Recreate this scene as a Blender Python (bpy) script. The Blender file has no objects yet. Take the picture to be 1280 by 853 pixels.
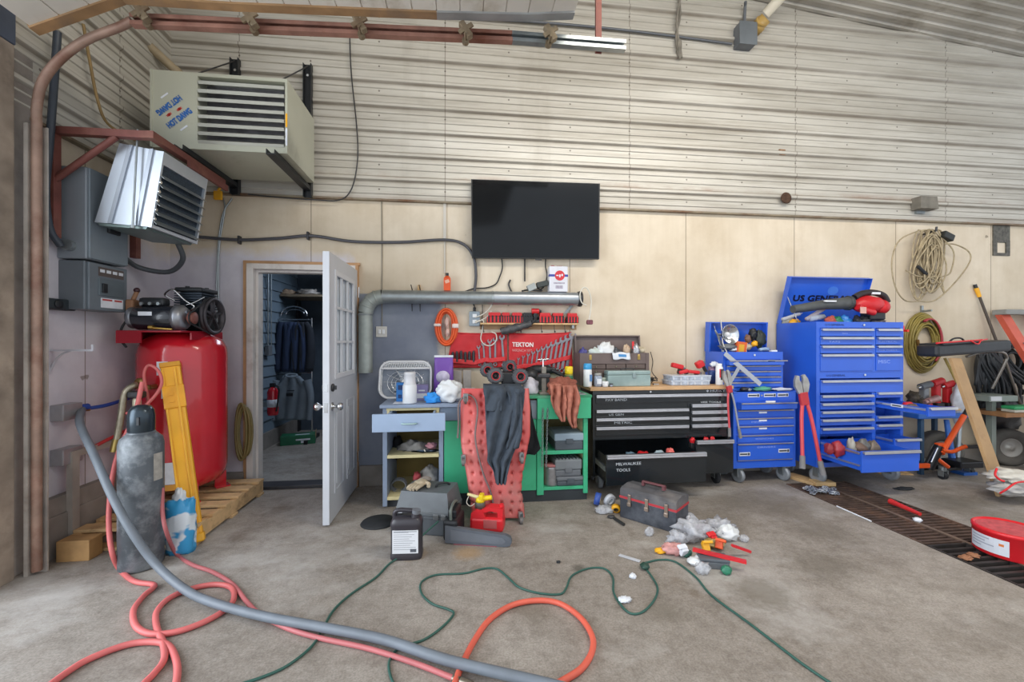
import bpy, bmesh, math, random
from mathutils import Vector, Matrix, noise
V = Vector
sc = bpy.context.scene
COL = sc.collection
# ---------------------------------------------------------------- camera
YAW = math.radians(7.0); FPX = 530.0; CX, CY, EYE = 640.0, 426.5, 1.35
cd = bpy.data.cameras.new('camera'); cam = bpy.data.objects.new('camera', cd); COL.objects.link(cam)
cd.sensor_width = 36.0; cd.lens = FPX / 1280.0 * 36.0; cd.clip_start = 0.05
cam.location = (0, 0, EYE); cam.rotation_euler = (math.pi / 2, 0, -YAW)
sc.camera = cam
W = 4.10        # face of the back wall
LW = -2.55      # face of the wall at the compressor
def ray(u, v): return V((FPX*math.sin(YAW)+(u-CX)*math.cos(YAW), FPX*math.cos(YAW)-(u-CX)*math.sin(YAW), CY-v))
def onY(u, v, Y):
    r = ray(u, v); return V((0, 0, EYE)) + r*(Y/r.y)
def onX(u, v, X):
    r = ray(u, v); return V((0, 0, EYE)) + r*(X/r.x)
def onF(u, v, z=0.0):
    r = ray(u, v); return V((0, 0, EYE)) + r*((z-EYE)/r.z)
def atD(u, v, d): return V((0, 0, EYE)) + ray(u, v)*(d/FPX)
def depth(p): return p[0]*math.sin(YAW)+p[1]*math.cos(YAW)
# ---------------------------------------------------------------- materials
def lin(h):
    h = h.lstrip('#'); o = []
    for i in (0, 2, 4):
        c = int(h[i:i+2], 16)/255.0
        o.append(c/12.92 if c <= 0.04045 else ((c+0.055)/1.055)**2.4)
    return o
MATS = {}
def mat(key, h, rough=.5, metal=0.0, var=.12, scale=6.0, bump=0.0, dirt=None, damt=.5, dscale=3.0, spec=.5, coat=0.0, alpha=1.0):
    """plain coloured surface with some wear: two noises, optional dirt colour and bump"""
    if key in MATS: return MATS[key]
    m = bpy.data.materials.new(key); m.use_nodes = True
    nt = m.node_tree; nd = nt.nodes; L = nt.links
    b = nd['Principled BSDF']
    b.inputs['Roughness'].default_value = rough; b.inputs['Metallic'].default_value = metal
    b.inputs['Specular IOR Level'].default_value = spec
    b.inputs['Coat Weight'].default_value = coat
    b.inputs['Alpha'].default_value = alpha
    c = lin(h)
    tc = nd.new('ShaderNodeTexCoord')
    n = nd.new('ShaderNodeTexNoise'); n.inputs['Scale'].default_value = scale; n.inputs['Detail'].default_value = 6
    L.new(tc.outputs['Object'], n.inputs['Vector'])
    mx = nd.new('ShaderNodeMix'); mx.data_type = 'RGBA'
    mx.inputs['A'].default_value = [x*(1-var) for x in c]+[1]; mx.inputs['B'].default_value = [min(1, x*(1+var)) for x in c]+[1]
    mr = nd.new('ShaderNodeMapRange'); mr.inputs['From Min'].default_value = .3; mr.inputs['From Max'].default_value = .7
    L.new(n.outputs['Fac'], mr.inputs['Value']); L.new(mr.outputs['Result'], mx.inputs['Factor'])
    out = mx.outputs['Result']
    if dirt:
        n2 = nd.new('ShaderNodeTexNoise'); n2.inputs['Scale'].default_value = dscale; n2.inputs['Detail'].default_value = 8; n2.inputs['Roughness'].default_value = .65
        L.new(tc.outputs['Object'], n2.inputs['Vector'])
        r2 = nd.new('ShaderNodeMapRange'); r2.inputs['From Min'].default_value = .62-.25*damt; r2.inputs['From Max'].default_value = .85-.25*damt
        L.new(n2.outputs['Fac'], r2.inputs['Value'])
        m2 = nd.new('ShaderNodeMix'); m2.data_type = 'RGBA'; m2.inputs['B'].default_value = lin(dirt)+[1]
        L.new(r2.outputs['Result'], m2.inputs['Factor']); L.new(out, m2.inputs['A']); out = m2.outputs['Result']
    L.new(out, b.inputs['Base Color'])
    if bump:
        bp = nd.new('ShaderNodeBump'); bp.inputs['Strength'].default_value = bump; bp.inputs['Distance'].default_value = .01
        L.new(n.outputs['Fac'], bp.inputs['Height']); L.new(bp.outputs['Normal'], b.inputs['Normal'])
    MATS[key] = m
    return m
# ---------------------------------------------------------------- lettering (made first, in an empty scene)
TXT = {}
for s_ in ('HOT DAWG', 'TEKTON', 'PAV BAND', 'US GEN', 'METRIC', 'MILWAUKEE', 'TOOLS', 'HUSKY', 'U.S.GENERAL', 'US GENERAL', 'MISC', 'VISE TOOLS', 'ELECTRICAL', 'TAPS', 'STEEL',
           'OFF', 'ABC', 'IMPACT', 'WRENCHES', 'DRIVERS', '1/4 3/8 1/2', 'WRENCH SET', 'EXTRACTOR', 'BEER', 'DANGER'):
    cu = bpy.data.curves.new('t', 'FONT'); cu.body = s_; cu.size = 1.0; cu.resolution_u = 2
    o_ = bpy.data.objects.new('t', cu); COL.objects.link(o_)
    me_ = o_.to_mesh(); vs_ = [v.co.copy() for v in me_.vertices]; fs_ = [tuple(p.vertices) for p in me_.polygons]
    TXT[s_] = (vs_, fs_, max(v.x for v in vs_))
    o_.to_mesh_clear(); bpy.data.objects.remove(o_); bpy.data.curves.remove(cu)
# ---------------------------------------------------------------- mesh builder
def smoothpts(pts, k=6, closed=False):
    pts = [V(p) for p in pts]; n = len(pts)
    if n < 3: return pts
    out = []
    rng = range(n) if closed else range(n-1)
    for i in rng:
        p1, p2 = pts[i], pts[(i+1) % n]
        p0 = pts[i-1] if (i > 0 or closed) else p1*2-p2
        p3 = pts[(i+2) % n] if (i+2 < n or closed) else p2*2-p1
        for j in range(k):
            t = j/k
            out.append(.5*((2*p1)+(p2-p0)*t+(2*p0-5*p1+4*p2-p3)*t*t+(3*p1-p0-3*p2+p3)*t*t*t))
    if not closed: out.append(pts[-1])
    return out
def frame(p, z, x=None):
    """matrix with origin p, z axis along z"""
    z = V(z).normalized(); x = V(x) if x is not None else (V((1, 0, 0)) if abs(z.x) < .9 else V((0, 1, 0)))
    y = z.cross(x).normalized(); x = y.cross(z).normalized()
    m = Matrix((x, y, z)).transposed().to_4x4(); m.translation = V(p)
    return m
def face_mx(p, xd=(1, 0, 0), up=(0, 0, 1)):
    """matrix whose x runs along xd and y along up (for lettering and flat labels)"""
    x = V(xd).normalized(); y = V(up); y = (y-x*y.dot(x)).normalized(); z = x.cross(y)
    m = Matrix((x, y, z)).transposed().to_4x4(); m.translation = V(p)
    return m
ID = Matrix.Identity(4)
class MB:
    k = 0
    def __init__(s, mx=None): s.v = []; s.f = []; s.s = []; s.mi = []; s.mx = mx or ID; s.cur = 0
    def add(s, vs, fs, smooth=False, mx=None):
        b = len(s.v); m = s.mx @ mx if mx is not None else s.mx
        s.v += [m @ V(p) for p in vs]
        for f in fs:
            s.f.append(tuple(i+b for i in f)); s.s.append(smooth); s.mi.append(s.cur)
        return s
    def box(s, x0, x1, y0, y1, z0, z1, b=0.0, mx=None):
        if x0 > x1: x0, x1 = x1, x0
        if y0 > y1: y0, y1 = y1, y0
        if z0 > z1: z0, z1 = z1, z0
        MB.k = (MB.k+1) % 7; e = .0002*MB.k   # keeps touching boxes from sharing a plane
        if min(x1-x0, y1-y0, z1-z0) > .0035: x0 -= e; x1 += e; y0 -= e; y1 += e; z0 -= e*.5; z1 += e
        b = min(b, (x1-x0)*.45, (y1-y0)*.45, (z1-z0)*.45)
        if b <= 0:
            vs = [(x, y, z) for x in (x0, x1) for y in (y0, y1) for z in (z0, z1)]
            return s.add(vs, [(0, 1, 3, 2), (4, 6, 7, 5), (0, 4, 5, 1), (2, 3, 7, 6), (0, 2, 6, 4), (1, 5, 7, 3)], False, mx)
        bm = bmesh.new(); bmesh.ops.create_cube(bm, size=1)
        for v in bm.verts: v.co = V(((x0+x1)/2+v.co.x*(x1-x0), (y0+y1)/2+v.co.y*(y1-y0), (z0+z1)/2+v.co.z*(z1-z0)))
        bmesh.ops.bevel(bm, geom=bm.edges[:], offset=b, segments=2, profile=.5, affect='EDGES')
        bm.verts.index_update()
        s.add([v.co for v in bm.verts], [tuple(v.index for v in f.verts) for f in bm.faces], False, mx); bm.free()
        return s
    def cyl(s, p0, p1, r0, r1=None, n=16, cap=True):
        p0, p1 = V(p0), V(p1); r1 = r0 if r1 is None else r1
        m = frame(p0, p1-p0); h = (p1-p0).length
        vs = []; fs = []
        for i in range(n):
            a = 2*math.pi*i/n; vs += [(r0*math.cos(a), r0*math.sin(a), 0), (r1*math.cos(a), r1*math.sin(a), h)]
        for i in range(n):
            j = (i+1) % n; fs.append((2*i, 2*j, 2*j+1, 2*i+1))
        s.add(vs, fs, True, m)
        if cap:
            if r0 > 1e-5: s.add([(r0*math.cos(2*math.pi*i/n), r0*math.sin(2*math.pi*i/n), 0) for i in range(n)], [tuple(range(n-1, -1, -1))], False, m)
            if r1 > 1e-5: s.add([(r1*math.cos(2*math.pi*i/n), r1*math.sin(2*math.pi*i/n), h) for i in range(n)], [tuple(range(n))], False, m)
        return s
    def lathe(s, prof, n=24, mx=None, sm=True):
        """prof: (r, z) pairs"""
        vs = []; fs = []; k = len(prof)
        for i in range(n):
            a = 2*math.pi*i/n
            for r, z in prof: vs.append((r*math.cos(a), r*math.sin(a), z))
        for i in range(n):
            j = (i+1) % n
            for q in range(k-1):
                if prof[q][0] < 1e-6 and prof[q+1][0] < 1e-6: continue
                if prof[q][0] < 1e-6: fs.append((i*k+q, j*k+q+1, i*k+q+1))
                elif prof[q+1][0] < 1e-6: fs.append((i*k+q, j*k+q, i*k+q+1))
                else: fs.append((i*k+q, j*k+q, j*k+q+1, i*k+q+1))
        return s.add(vs, fs, sm, mx)
    def tube(s, pts, r, n=8, closed=False, rf=None):
        pts = [V(p) for p in pts]; k = len(pts); vs = []; fs = []
        t = [(pts[(i+1) % k]-pts[i-1]) if closed else (pts[min(i+1, k-1)]-pts[max(i-1, 0)]) for i in range(k)]
        t = [x.normalized() if x.length > 1e-9 else V((0, 0, 1)) for x in t]
        up = V((0, 0, 1)) if abs(t[0].z) < .9 else V((1, 0, 0))
        a = t[0].cross(up).normalized()
        for i in range(k):
            a = (a-t[i]*a.dot(t[i]))
            a = a.normalized() if a.length > 1e-6 else t[i].orthogonal().normalized()
            b = t[i].cross(a); rr = r if rf is None else r*rf(i/max(1, k-1))
            for j in range(n):
                q = 2*math.pi*j/n; vs.append(pts[i]+a*(rr*math.cos(q))+b*(rr*math.sin(q)))
        for i in range(k if closed else k-1):
            i2 = (i+1) % k
            for j in range(n):
                j2 = (j+1) % n; fs.append((i*n+j, i2*n+j, i2*n+j2, i*n+j2))
        s.add(vs, fs, True)
        if not closed:
            s.add(vs[:n], [tuple(range(n))], False); s.add(vs[-n:], [tuple(range(n-1, -1, -1))], False)
        return s
    def prism(s, poly, d0, d1, mx):
        """poly in the local xy plane of mx, extruded from z=d0 to z=d1"""
        n = len(poly); vs = [(p[0], p[1], d0) for p in poly]+[(p[0], p[1], d1) for p in poly]
        fs = [tuple(range(n-1, -1, -1)), tuple(range(n, 2*n))]+[(i, (i+1) % n, n+(i+1) % n, n+i) for i in range(n)]
        return s.add(vs, fs, False, mx)
    def ball(s, c, r, nu=16, nv=10, mx=None, fn=None):
        rx, ry, rz = (r, r, r) if not hasattr(r, '__len__') else r
        c = V(c); vs = [c+V((0, 0, -rz))]; fs = []
        for j in range(1, nv):
            th = math.pi*j/nv-math.pi/2
            for i in range(nu):
                a = 2*math.pi*i/nu; d = V((math.cos(th)*math.cos(a), math.cos(th)*math.sin(a), math.sin(th)))
                k = fn(d) if fn else 1.0
                vs.append(c+V((d.x*rx*k, d.y*ry*k, d.z*rz*k)))
        vs.append(c+V((0, 0, rz)))
        for i in range(nu): fs.append((0, 1+(i+1) % nu, 1+i))
        for j in range(nv-2):
            for i in range(nu):
                a = 1+j*nu+i; b = 1+j*nu+(i+1) % nu; fs.append((a, b, b+nu, a+nu))
        t = len(vs)-1; q = 1+(nv-2)*nu
        for i in range(nu): fs.append((q+i, q+(i+1) % nu, t))
        return s.add(vs, fs, True, mx)
    def lump(s, c, r, seed=1, amp=.3, freq=2.0, nu=22, nv=14, flat=None, mx=None, sm=True):
        """crumpled soft lump; flat = world z it rests on"""
        rx, ry, rz = r; c = V(c); o = V((seed*7.3, seed*3.1, seed*1.7)); st = len(s.v)
        def fn(d): return 1+amp*(noise.noise(d*freq+o)*1.2+.5*abs(noise.noise(d*freq*3+o))-.2)
        s.ball(c, r, nu, nv, mx, fn)
        if flat is not None:
            for i in range(st, len(s.v)):
                if s.v[i].z < flat: s.v[i].z = flat
        return s
    def sheet(s, rows, th=.004, sm=True):
        """rows: grid of points; closed thin shell"""
        nr, nc = len(rows), len(rows[0]); g = [[V(p) for p in r] for r in rows]; vs = []; nn = []
        for i in range(nr):
            for j in range(nc):
                du = g[i][min(j+1, nc-1)]-g[i][max(j-1, 0)]; dv = g[min(i+1, nr-1)][j]-g[max(i-1, 0)][j]
                x = du.cross(dv); x = x.normalized() if x.length > 1e-12 else V((0, -1, 0)); nn.append(x)
                vs.append(g[i][j]+x*(th/2))
        N = nr*nc
        vs += [vs[k]-nn[k]*th for k in range(N)]
        fs = []
        for i in range(nr-1):
            for j in range(nc-1):
                a = i*nc+j; fs.append((a, a+1, a+nc+1, a+nc)); fs.append((N+a, N+a+nc, N+a+nc+1, N+a+1))
        for i in range(nr-1):
            a = i*nc; fs.append((a, a+nc, N+a+nc, N+a)); a = i*nc+nc-1; fs.append((a, N+a, N+a+nc, a+nc))
        for j in range(nc-1):
            a = j; fs.append((a, N+a, N+a+1, a+1)); a = (nr-1)*nc+j; fs.append((a, a+1, N+a+1, N+a))
        return s.add(vs, fs, sm)
    def text(s, body, size, mx, w=None, th=.0008, bold=0.0):
        vs, fs, wd = TXT[body]; k = size; kx = k if w is None else w/wd
        for i, (a, b) in enumerate(((0, 0), (1, 0), (0, 1), (1, 1)) if bold else ((0, 0),)): s.add([(p.x*kx+a*bold, p.y*k+b*bold, th+i*.0001) for p in vs], fs, False, mx)
        return s
    def disc(s, p, nrm, r, n=20, th=.001):
        p = V(p); nrm = V(nrm).normalized(); return s.cyl(p, p+nrm*th, r, r, n)
OFF = {}
def _mesh(name, mb, m, off):
    me = bpy.data.meshes.new(name)
    me.from_pydata([tuple(p-off) for p in mb.v], [], mb.f)
    for x in (m if isinstance(m, (list, tuple)) else [m]): me.materials.append(x)
    me.polygons.foreach_set('use_smooth', mb.s); me.polygons.foreach_set('material_index', mb.mi)
    me.update()
    return me
def T(name, label, cat, loc=(0, 0, 0), group=None, kind=None):
    """an Empty at a thing's base"""
    o = bpy.data.objects.new(name, None); COL.objects.link(o); o.location = loc; o.empty_display_size = .05
    o['label'] = label; o['category'] = cat
    if group: o['group'] = group
    if kind: o['kind'] = kind
    OFF[o.name] = V(loc)
    return o
def P(par, name, mb, m, label=None, kind=None):
    """a part (or sub-part) of a thing, given in world coordinates"""
    off = OFF[par.name]
    o = bpy.data.objects.new(name, _mesh(name, mb, m, off)); COL.objects.link(o); o.parent = par
    if label: o['label'] = label
    if kind: o['kind'] = kind
    OFF[o.name] = off
    return o
def S(name, mb, m, label=None, cat=None, group=None, kind=None):
    """a thing that is one mesh"""
    lo = V((min(p.x for p in mb.v), min(p.y for p in mb.v), min(p.z for p in mb.v))); hi = V((max(p.x for p in mb.v), max(p.y for p in mb.v), max(p.z for p in mb.v)))
    off = V(((lo.x+hi.x)/2, (lo.y+hi.y)/2, lo.z))
    o = bpy.data.objects.new(name, _mesh(name, mb, m, off)); COL.objects.link(o); o.location = off
    if label: o['label'] = label
    if cat: o['category'] = cat
    if group: o['group'] = group
    if kind: o['kind'] = kind
    OFF[o.name] = off
    return o
def copy_thing(r, loc, label, rot=None, scale=None):
    c = r.copy(); COL.objects.link(c); c.location = loc; c['label'] = label
    if rot is not None: c.rotation_euler = rot
    if scale is not None: c.scale = scale
    for ch in list(r.children):
        d = ch.copy(); COL.objects.link(d); d.parent = c
        for g in list(ch.children):
            e = g.copy(); COL.objects.link(e); e.parent = d
    return c
def B(*a, **k): return MB().box(*a, **k)
def arc(c, r, a0, a1, n, ax, ay):
    c, ax, ay = V(c), V(ax), V(ay)
    return [c+ax*(r*math.cos(a0+(a1-a0)*i/n))+ay*(r*math.sin(a0+(a1-a0)*i/n)) for i in range(n+1)]
XA, YA, ZA = V((1, 0, 0)), V((0, 1, 0)), V((0, 0, 1))
# ================================================================= common materials
steel = mat('galvanised steel', '#9fa6a8', .38, .75, .15, 14)
chrome = mat('bright chrome', '#d0d2d4', .18, 1.0, .05)
darksteel = mat('dark steel', '#4a4a4c', .45, .7, .2, 20)
blackp = mat('black plastic', '#1d2024', .45, 0, .2)
blackr = mat('black rubber', '#26282b', .75, 0, .2)
greyp = mat('grey plastic', '#6a6e73', .5, 0, .12, 10)
whitep = mat('white plastic', '#e4e6e8', .35, 0, .04)
red = mat('red plastic', '#d8262c', .4, 0, .1)
redmetal = mat('red enamel', '#c81e2c', .22, 0, .08, 4, coat=.6)
rustred = mat('red oxide steel', '#7d4a42', .6, .1, .2, 9, dirt='#9a6a58', damt=.5)
blue = mat('blue tool chest enamel', '#2a5fcf', .3, 0, .06, 4, coat=.3)
bluein = mat('blue inner panel', '#1f479f', .4, 0, .06, 4)
chromestrip = mat('brushed drawer pull', '#c4c6cc', .3, .85, .08, 12)
cabblack = mat('black enamel', '#1b2024', .25, 0, .15, 5, coat=.4)
woodlt = mat('pine wood', '#d0ad7e', .6, 0, .15, 12, dirt='#8a6a48', damt=.35, dscale=9)
woodbr = mat('brown wood', '#8a623e', .65, 0, .25, 10)
pinkhose = mat('pink red rubber hose', '#d06a68', .5, 0, .12, 5)
greyhose = mat('grey rubber hose', '#6f7780', .5, 0, .12, 8)
greencord = mat('green cord', '#2f5a50', .5, 0, .1)
blackcord = mat('black cord', '#2c2d30', .6, 0, .1)
tancord = mat('tan rope', '#a8997c', .85, 0, .25, 20)
whitecord = mat('white cord', '#d8d4c8', .6, 0, .08)
paper = mat('white paper', '#dfe3ea', .7, 0, .08, 20)
orange = mat('orange plastic', '#e2571f', .4, 0, .1)
yellow = mat('yellow plastic', '#efae22', .4, 0, .08, 5)
yellow2 = mat('bright yellow plastic', '#f0d21c', .4, 0, .06)
plasticbag = mat('white plastic bag', '#dfe2e4', .35, 0, .08, 9, bump=.3)
handwrite = mat('white marker writing', '#c8ccd0', .6, 0, .05)
ink = mat('dark print', '#3a3e48', .6, 0, .2, 40)

# ================================================================= setting
def node_mat(key):
    m = bpy.data.materials.new(key); m.use_nodes = True
    return m, m.node_tree.nodes, m.node_tree.links, m.node_tree.nodes['Principled BSDF']
def nmix(nd, L, fac, a, b):
    x = nd.new('ShaderNodeMix'); x.data_type = 'RGBA'
    for k, s_ in (('A', a), ('B', b)):
        if isinstance(s_, str): x.inputs[k].default_value = lin(s_)+[1]
        else: L.new(s_, x.inputs[k])
    if isinstance(fac, (int, float)): x.inputs['Factor'].default_value = fac
    else: L.new(fac, x.inputs['Factor'])
    return x.outputs['Result']
def nnoise(nd, L, vec, scale, det=6, rough=.55, sx=(1, 1, 1), lo=.35, hi=.65, off=(0, 0, 0)):
    mp = nd.new('ShaderNodeMapping'); mp.inputs['Scale'].default_value = sx; mp.inputs['Location'].default_value = off
    L.new(vec, mp.inputs['Vector'])
    n = nd.new('ShaderNodeTexNoise'); n.inputs['Scale'].default_value = scale; n.inputs['Detail'].default_value = det; n.inputs['Roughness'].default_value = rough
    L.new(mp.outputs['Vector'], n.inputs['Vector'])
    r = nd.new('ShaderNodeMapRange'); r.inputs['From Min'].default_value = lo; r.inputs['From Max'].default_value = hi
    L.new(n.outputs['Fac'], r.inputs['Value'])
    return r.outputs['Result'], n.outputs['Fac']
def nmath(nd, L, op, a, b=0.0, c=None):
    x = nd.new('ShaderNodeMath'); x.operation = op
    for i, q in enumerate((a, b) if c is None else (a, b, c)):
        if isinstance(q, (int, float)): x.inputs[i].default_value = q
        else: L.new(q, x.inputs[i])
    return x.outputs[0]
def nstep(nd, L, val, lo, hi):
    r = nd.new('ShaderNodeMapRange'); r.inputs['From Min'].default_value = lo; r.inputs['From Max'].default_value = hi
    L.new(val, r.inputs['Value']); return r.outputs['Result']
def geo(nd, L):
    g = nd.new('ShaderNodeNewGeometry'); s_ = nd.new('ShaderNodeSeparateXYZ'); L.new(g.outputs['Position'], s_.inputs[0])
    return g.outputs['Position'], s_.outputs[0], s_.outputs[1], s_.outputs[2]

# floor: worn concrete
m, nd, L, b = node_mat('worn concrete')
pos, px, py, pz = geo(nd, L)
f1, h1 = nnoise(nd, L, pos, .8, 8, .6)
c = nmix(nd, L, f1, '#857b71', '#aaa299')
f2, _ = nnoise(nd, L, pos, 2.2, 9, .7, lo=.5, hi=.72)
c = nmix(nd, L, nmath(nd, L, 'MULTIPLY', f2, .55), c, '#6b5f52')
f3, h3 = nnoise(nd, L, pos, 38, 6, .7, lo=.3, hi=.75)
c = nmix(nd, L, nmath(nd, L, 'MULTIPLY', f3, .38), c, '#c6c0b9')
f7, _ = nnoise(nd, L, pos, 9, 8, .75, lo=.45, hi=.75, off=(1, 8, 0))
c = nmix(nd, L, nmath(nd, L, 'MULTIPLY', f7, .6), c, '#574e44')
f8, _ = nnoise(nd, L, pos, 1.1, 7, .65, sx=(.7, 1, 1), lo=.52, hi=.68, off=(4, 4, 0))
f9, _ = nnoise(nd, L, pos, 110, 4, .7, lo=.42, hi=.62)
c = nmix(nd, L, nmath(nd, L, 'MULTIPLY', f9, .35), c, '#4f473e')
c = nmix(nd, L, nmath(nd, L, 'MULTIPLY', f8, .65), c, '#c4c1bd')
f4, _ = nnoise(nd, L, pos, .9, 8, .65, lo=.50, hi=.66, off=(3.1, 7.7, 0))
f4b = nmath(nd, L, 'MULTIPLY', f4, nstep(nd, L, px, .9, 2.4))
c = nmix(nd, L, nmath(nd, L, 'MULTIPLY', f4b, .6), c, '#6f6658')
f5, _ = nnoise(nd, L, pos, 1.3, 8, .6, sx=(.35, 1, 1), lo=.5, hi=.7, off=(9, 2, 0))
c = nmix(nd, L, nmath(nd, L, 'MULTIPLY', nmath(nd, L, 'MULTIPLY', f5, nstep(nd, L, px, 1.6, 3.0)), .5), c, '#5c564e')
f6, _ = nnoise(nd, L, pos, 3.0, 5, .5, lo=.66, hi=.72, off=(5, 5, 0))
c = nmix(nd, L, nmath(nd, L, 'MULTIPLY', f6, .4), c, '#6a5a48')
# a few oil and rust stains with a shape of their own
for (sx_, sy_, r_, h_, k_) in [(-1.42, 3.62, .14, '#6e6152', .55), (-1.52, 3.14, .17, '#70604f', .6), (.34, 2.1, .13, '#6c6457', .6), (1.0, 2.0, .12, '#6c6457', .5), (-.3, 2.75, .10, '#b08a55', .5), (.05, 2.72, .1, '#ad8650', .5),
                              (1.62, 2.1, .16, '#6c6457', .6), (2.2, 2.3, .3, '#625a4e', .6), (2.55, 2.7, .3, '#625a4e', .5), (1.95, 2.95, .3, '#6b6152', .6), (2.6, 3.35, .35, '#6d6559', .5), (4.1, 3.1, .35, '#5f594f', .6),
                              (-1.0, 3.85, .15, '#7c6f5e', .6), (.7, 2.45, .05, '#4a443c', .7), (3.6, 3.75, .3, '#5a5147', .7), (2.3, 3.35, .3, '#6d6559', .5)]:
    d = nd.new('ShaderNodeVectorMath'); d.operation = 'DISTANCE'; L.new(pos, d.inputs[0]); d.inputs[1].default_value = (sx_, sy_, 0)
    dd = nmath(nd, L, 'ADD', d.outputs['Value'], nmath(nd, L, 'MULTIPLY', nmath(nd, L, 'SUBTRACT', h3, .5), r_*.9))
    dd = nmath(nd, L, 'ADD', dd, nmath(nd, L, 'MULTIPLY', nmath(nd, L, 'SUBTRACT', h1, .5), r_*2.5))
    c = nmix(nd, L, nmath(nd, L, 'MULTIPLY', nstep(nd, L, dd, r_, r_*.3), k_), c, h_)
L.new(c, b.inputs['Base Color']); b.inputs['Roughness'].default_value = .75
bp = nd.new('ShaderNodeBump'); bp.inputs['Strength'].default_value = .25; bp.inputs['Distance'].default_value = .004
L.new(h3, bp.inputs['Height']); L.new(bp.outputs['Normal'], b.inputs['Normal'])
M_floor = m
DX0, DX1, DY0, DY1 = 3.05, 3.67, .9, 3.66
fb = MB()
for (x0, x1, y0, y1) in [(-6, DX0, -3, W+.15), (DX1, 9, -3, W+.15), (DX0, DX1, DY1, W+.15), (DX0, DX1, -3, DY0)]:
    fb.box(x0, x1, y0, y1, -.12, 0)
fb.box(DX0, DX1, DY0, DY1, -.14, -.12)
fb.box(-3.2, 1.5, W+.15, 7.2, -.12, 0.0)
S('floor', fb, M_floor, 'worn stained grey concrete workshop floor', 'floor', kind='structure')

# ribbed steel cladding
def rib_profile(z0, z1):
    pr = []; z = z0
    while z < z1:
        pr += [(0, z), (0, z+.052), (.011, z+.058), (.011, z+.068), (0, z+.074), (0, z+.118), (.011, z+.124), (.011, z+.134), (0, z+.14), (0, z+.17), (.024, z+.186), (.024, z+.212), (0, z+.228)]
        z += .23
    return pr
def steel_mat(key, axis):
    m, nd, L, b = node_mat(key)
    pos, px, py, pz = geo(nd, L)
    al = px if axis == 'x' else py
    f1, _ = nnoise(nd, L, pos, 1.0, 7, .6, sx=(.5, .5, 3))
    c = nmix(nd, L, f1, '#b6b1a6', '#d2cec4')
    f2, _ = nnoise(nd, L, pos, 1.6, 8, .7, sx=(.4, .4, 9), lo=.5, hi=.75)
    c = nmix(nd, L, nmath(nd, L, 'MULTIPLY', f2, .55), c, '#7d725f')
    # grime lies along the lower edge of each big rib
    ph = nmath(nd, L, 'MODULO', nmath(nd, L, 'SUBTRACT', pz, 2.67), .23)
    g = nmath(nd, L, 'MULTIPLY', nstep(nd, L, ph, .15, .17), nstep(nd, L, ph, .19, .178))
    g2 = nmath(nd, L, 'MULTIPLY', nstep(nd, L, ph, .205, .213), nstep(nd, L, ph, .23, .224))
    f3, _ = nnoise(nd, L, pos, 2.0, 6, .6, sx=(.6, .6, 1), lo=.3, hi=.65)
    gg = nmath(nd, L, 'MULTIPLY', nmath(nd, L, 'ADD', g, g2), nmath(nd, L, 'MULTIPLY_ADD', f3, .5, .2))
    c = nmix(nd, L, gg, c, '#6e6150')
    # rust close to the lower lip
    f4, _ = nnoise(nd, L, pos, 2.5, 8, .7, sx=(.6, .6, 1), lo=.45, hi=.7)
    band = nmath(nd, L, 'MULTIPLY', nstep(nd, L, pz, 2.86, 2.90), nstep(nd, L, pz, 2.95, 2.90))
    low = nstep(nd, L, pz, 2.74, 2.67)
    c = nmix(nd, L, nmath(nd, L, 'MULTIPLY', nmath(nd, L, 'MAXIMUM', band, nmath(nd, L, 'MULTIPLY', low, .6)), nmath(nd, L, 'MULTIPLY', f4, .75)), c, '#8a5a3c')
    # lapped sheet edges and screw heads
    sp = nmath(nd, L, 'PINGPONG', nmath(nd, L, 'ADD', al, .14), .915)
    ln = nstep(nd, L, sp, .006, .002)
    c = nmix(nd, L, nmath(nd, L, 'MULTIPLY', ln, .6), c, '#5e5140')
    sx_ = nmath(nd, L, 'PINGPONG', nmath(nd, L, 'ADD', al, .14), .305); sz_ = nmath(nd, L, 'ABSOLUTE', nmath(nd, L, 'SUBTRACT', ph, .10))
    dot = nmath(nd, L, 'LESS_THAN', nmath(nd, L, 'ADD', nmath(nd, L, 'MULTIPLY', sx_, sx_), nmath(nd, L, 'MULTIPLY', sz_, sz_)), .00007)
    c = nmix(nd, L, nmath(nd, L, 'MULTIPLY', dot, .75), c, '#4d4237')
    if axis == 'x':
        f5, _ = nnoise(nd, L, pos, 1.4, 6, .6, sx=(1, 1, .12), lo=.56, hi=.75, off=(2.2, 0, 0))
        c = nmix(nd, L, nmath(nd, L, 'MULTIPLY', f5, .5), c, '#827866')
    L.new(c, b.inputs['Base Color']); b.inputs['Roughness'].default_value = .42; b.inputs['Metallic'].default_value = .1
    return m
ZS = 2.67
M_steelx = steel_mat('ribbed white steel', 'x'); M_steely = steel_mat('ribbed white steel side', 'y')
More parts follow.
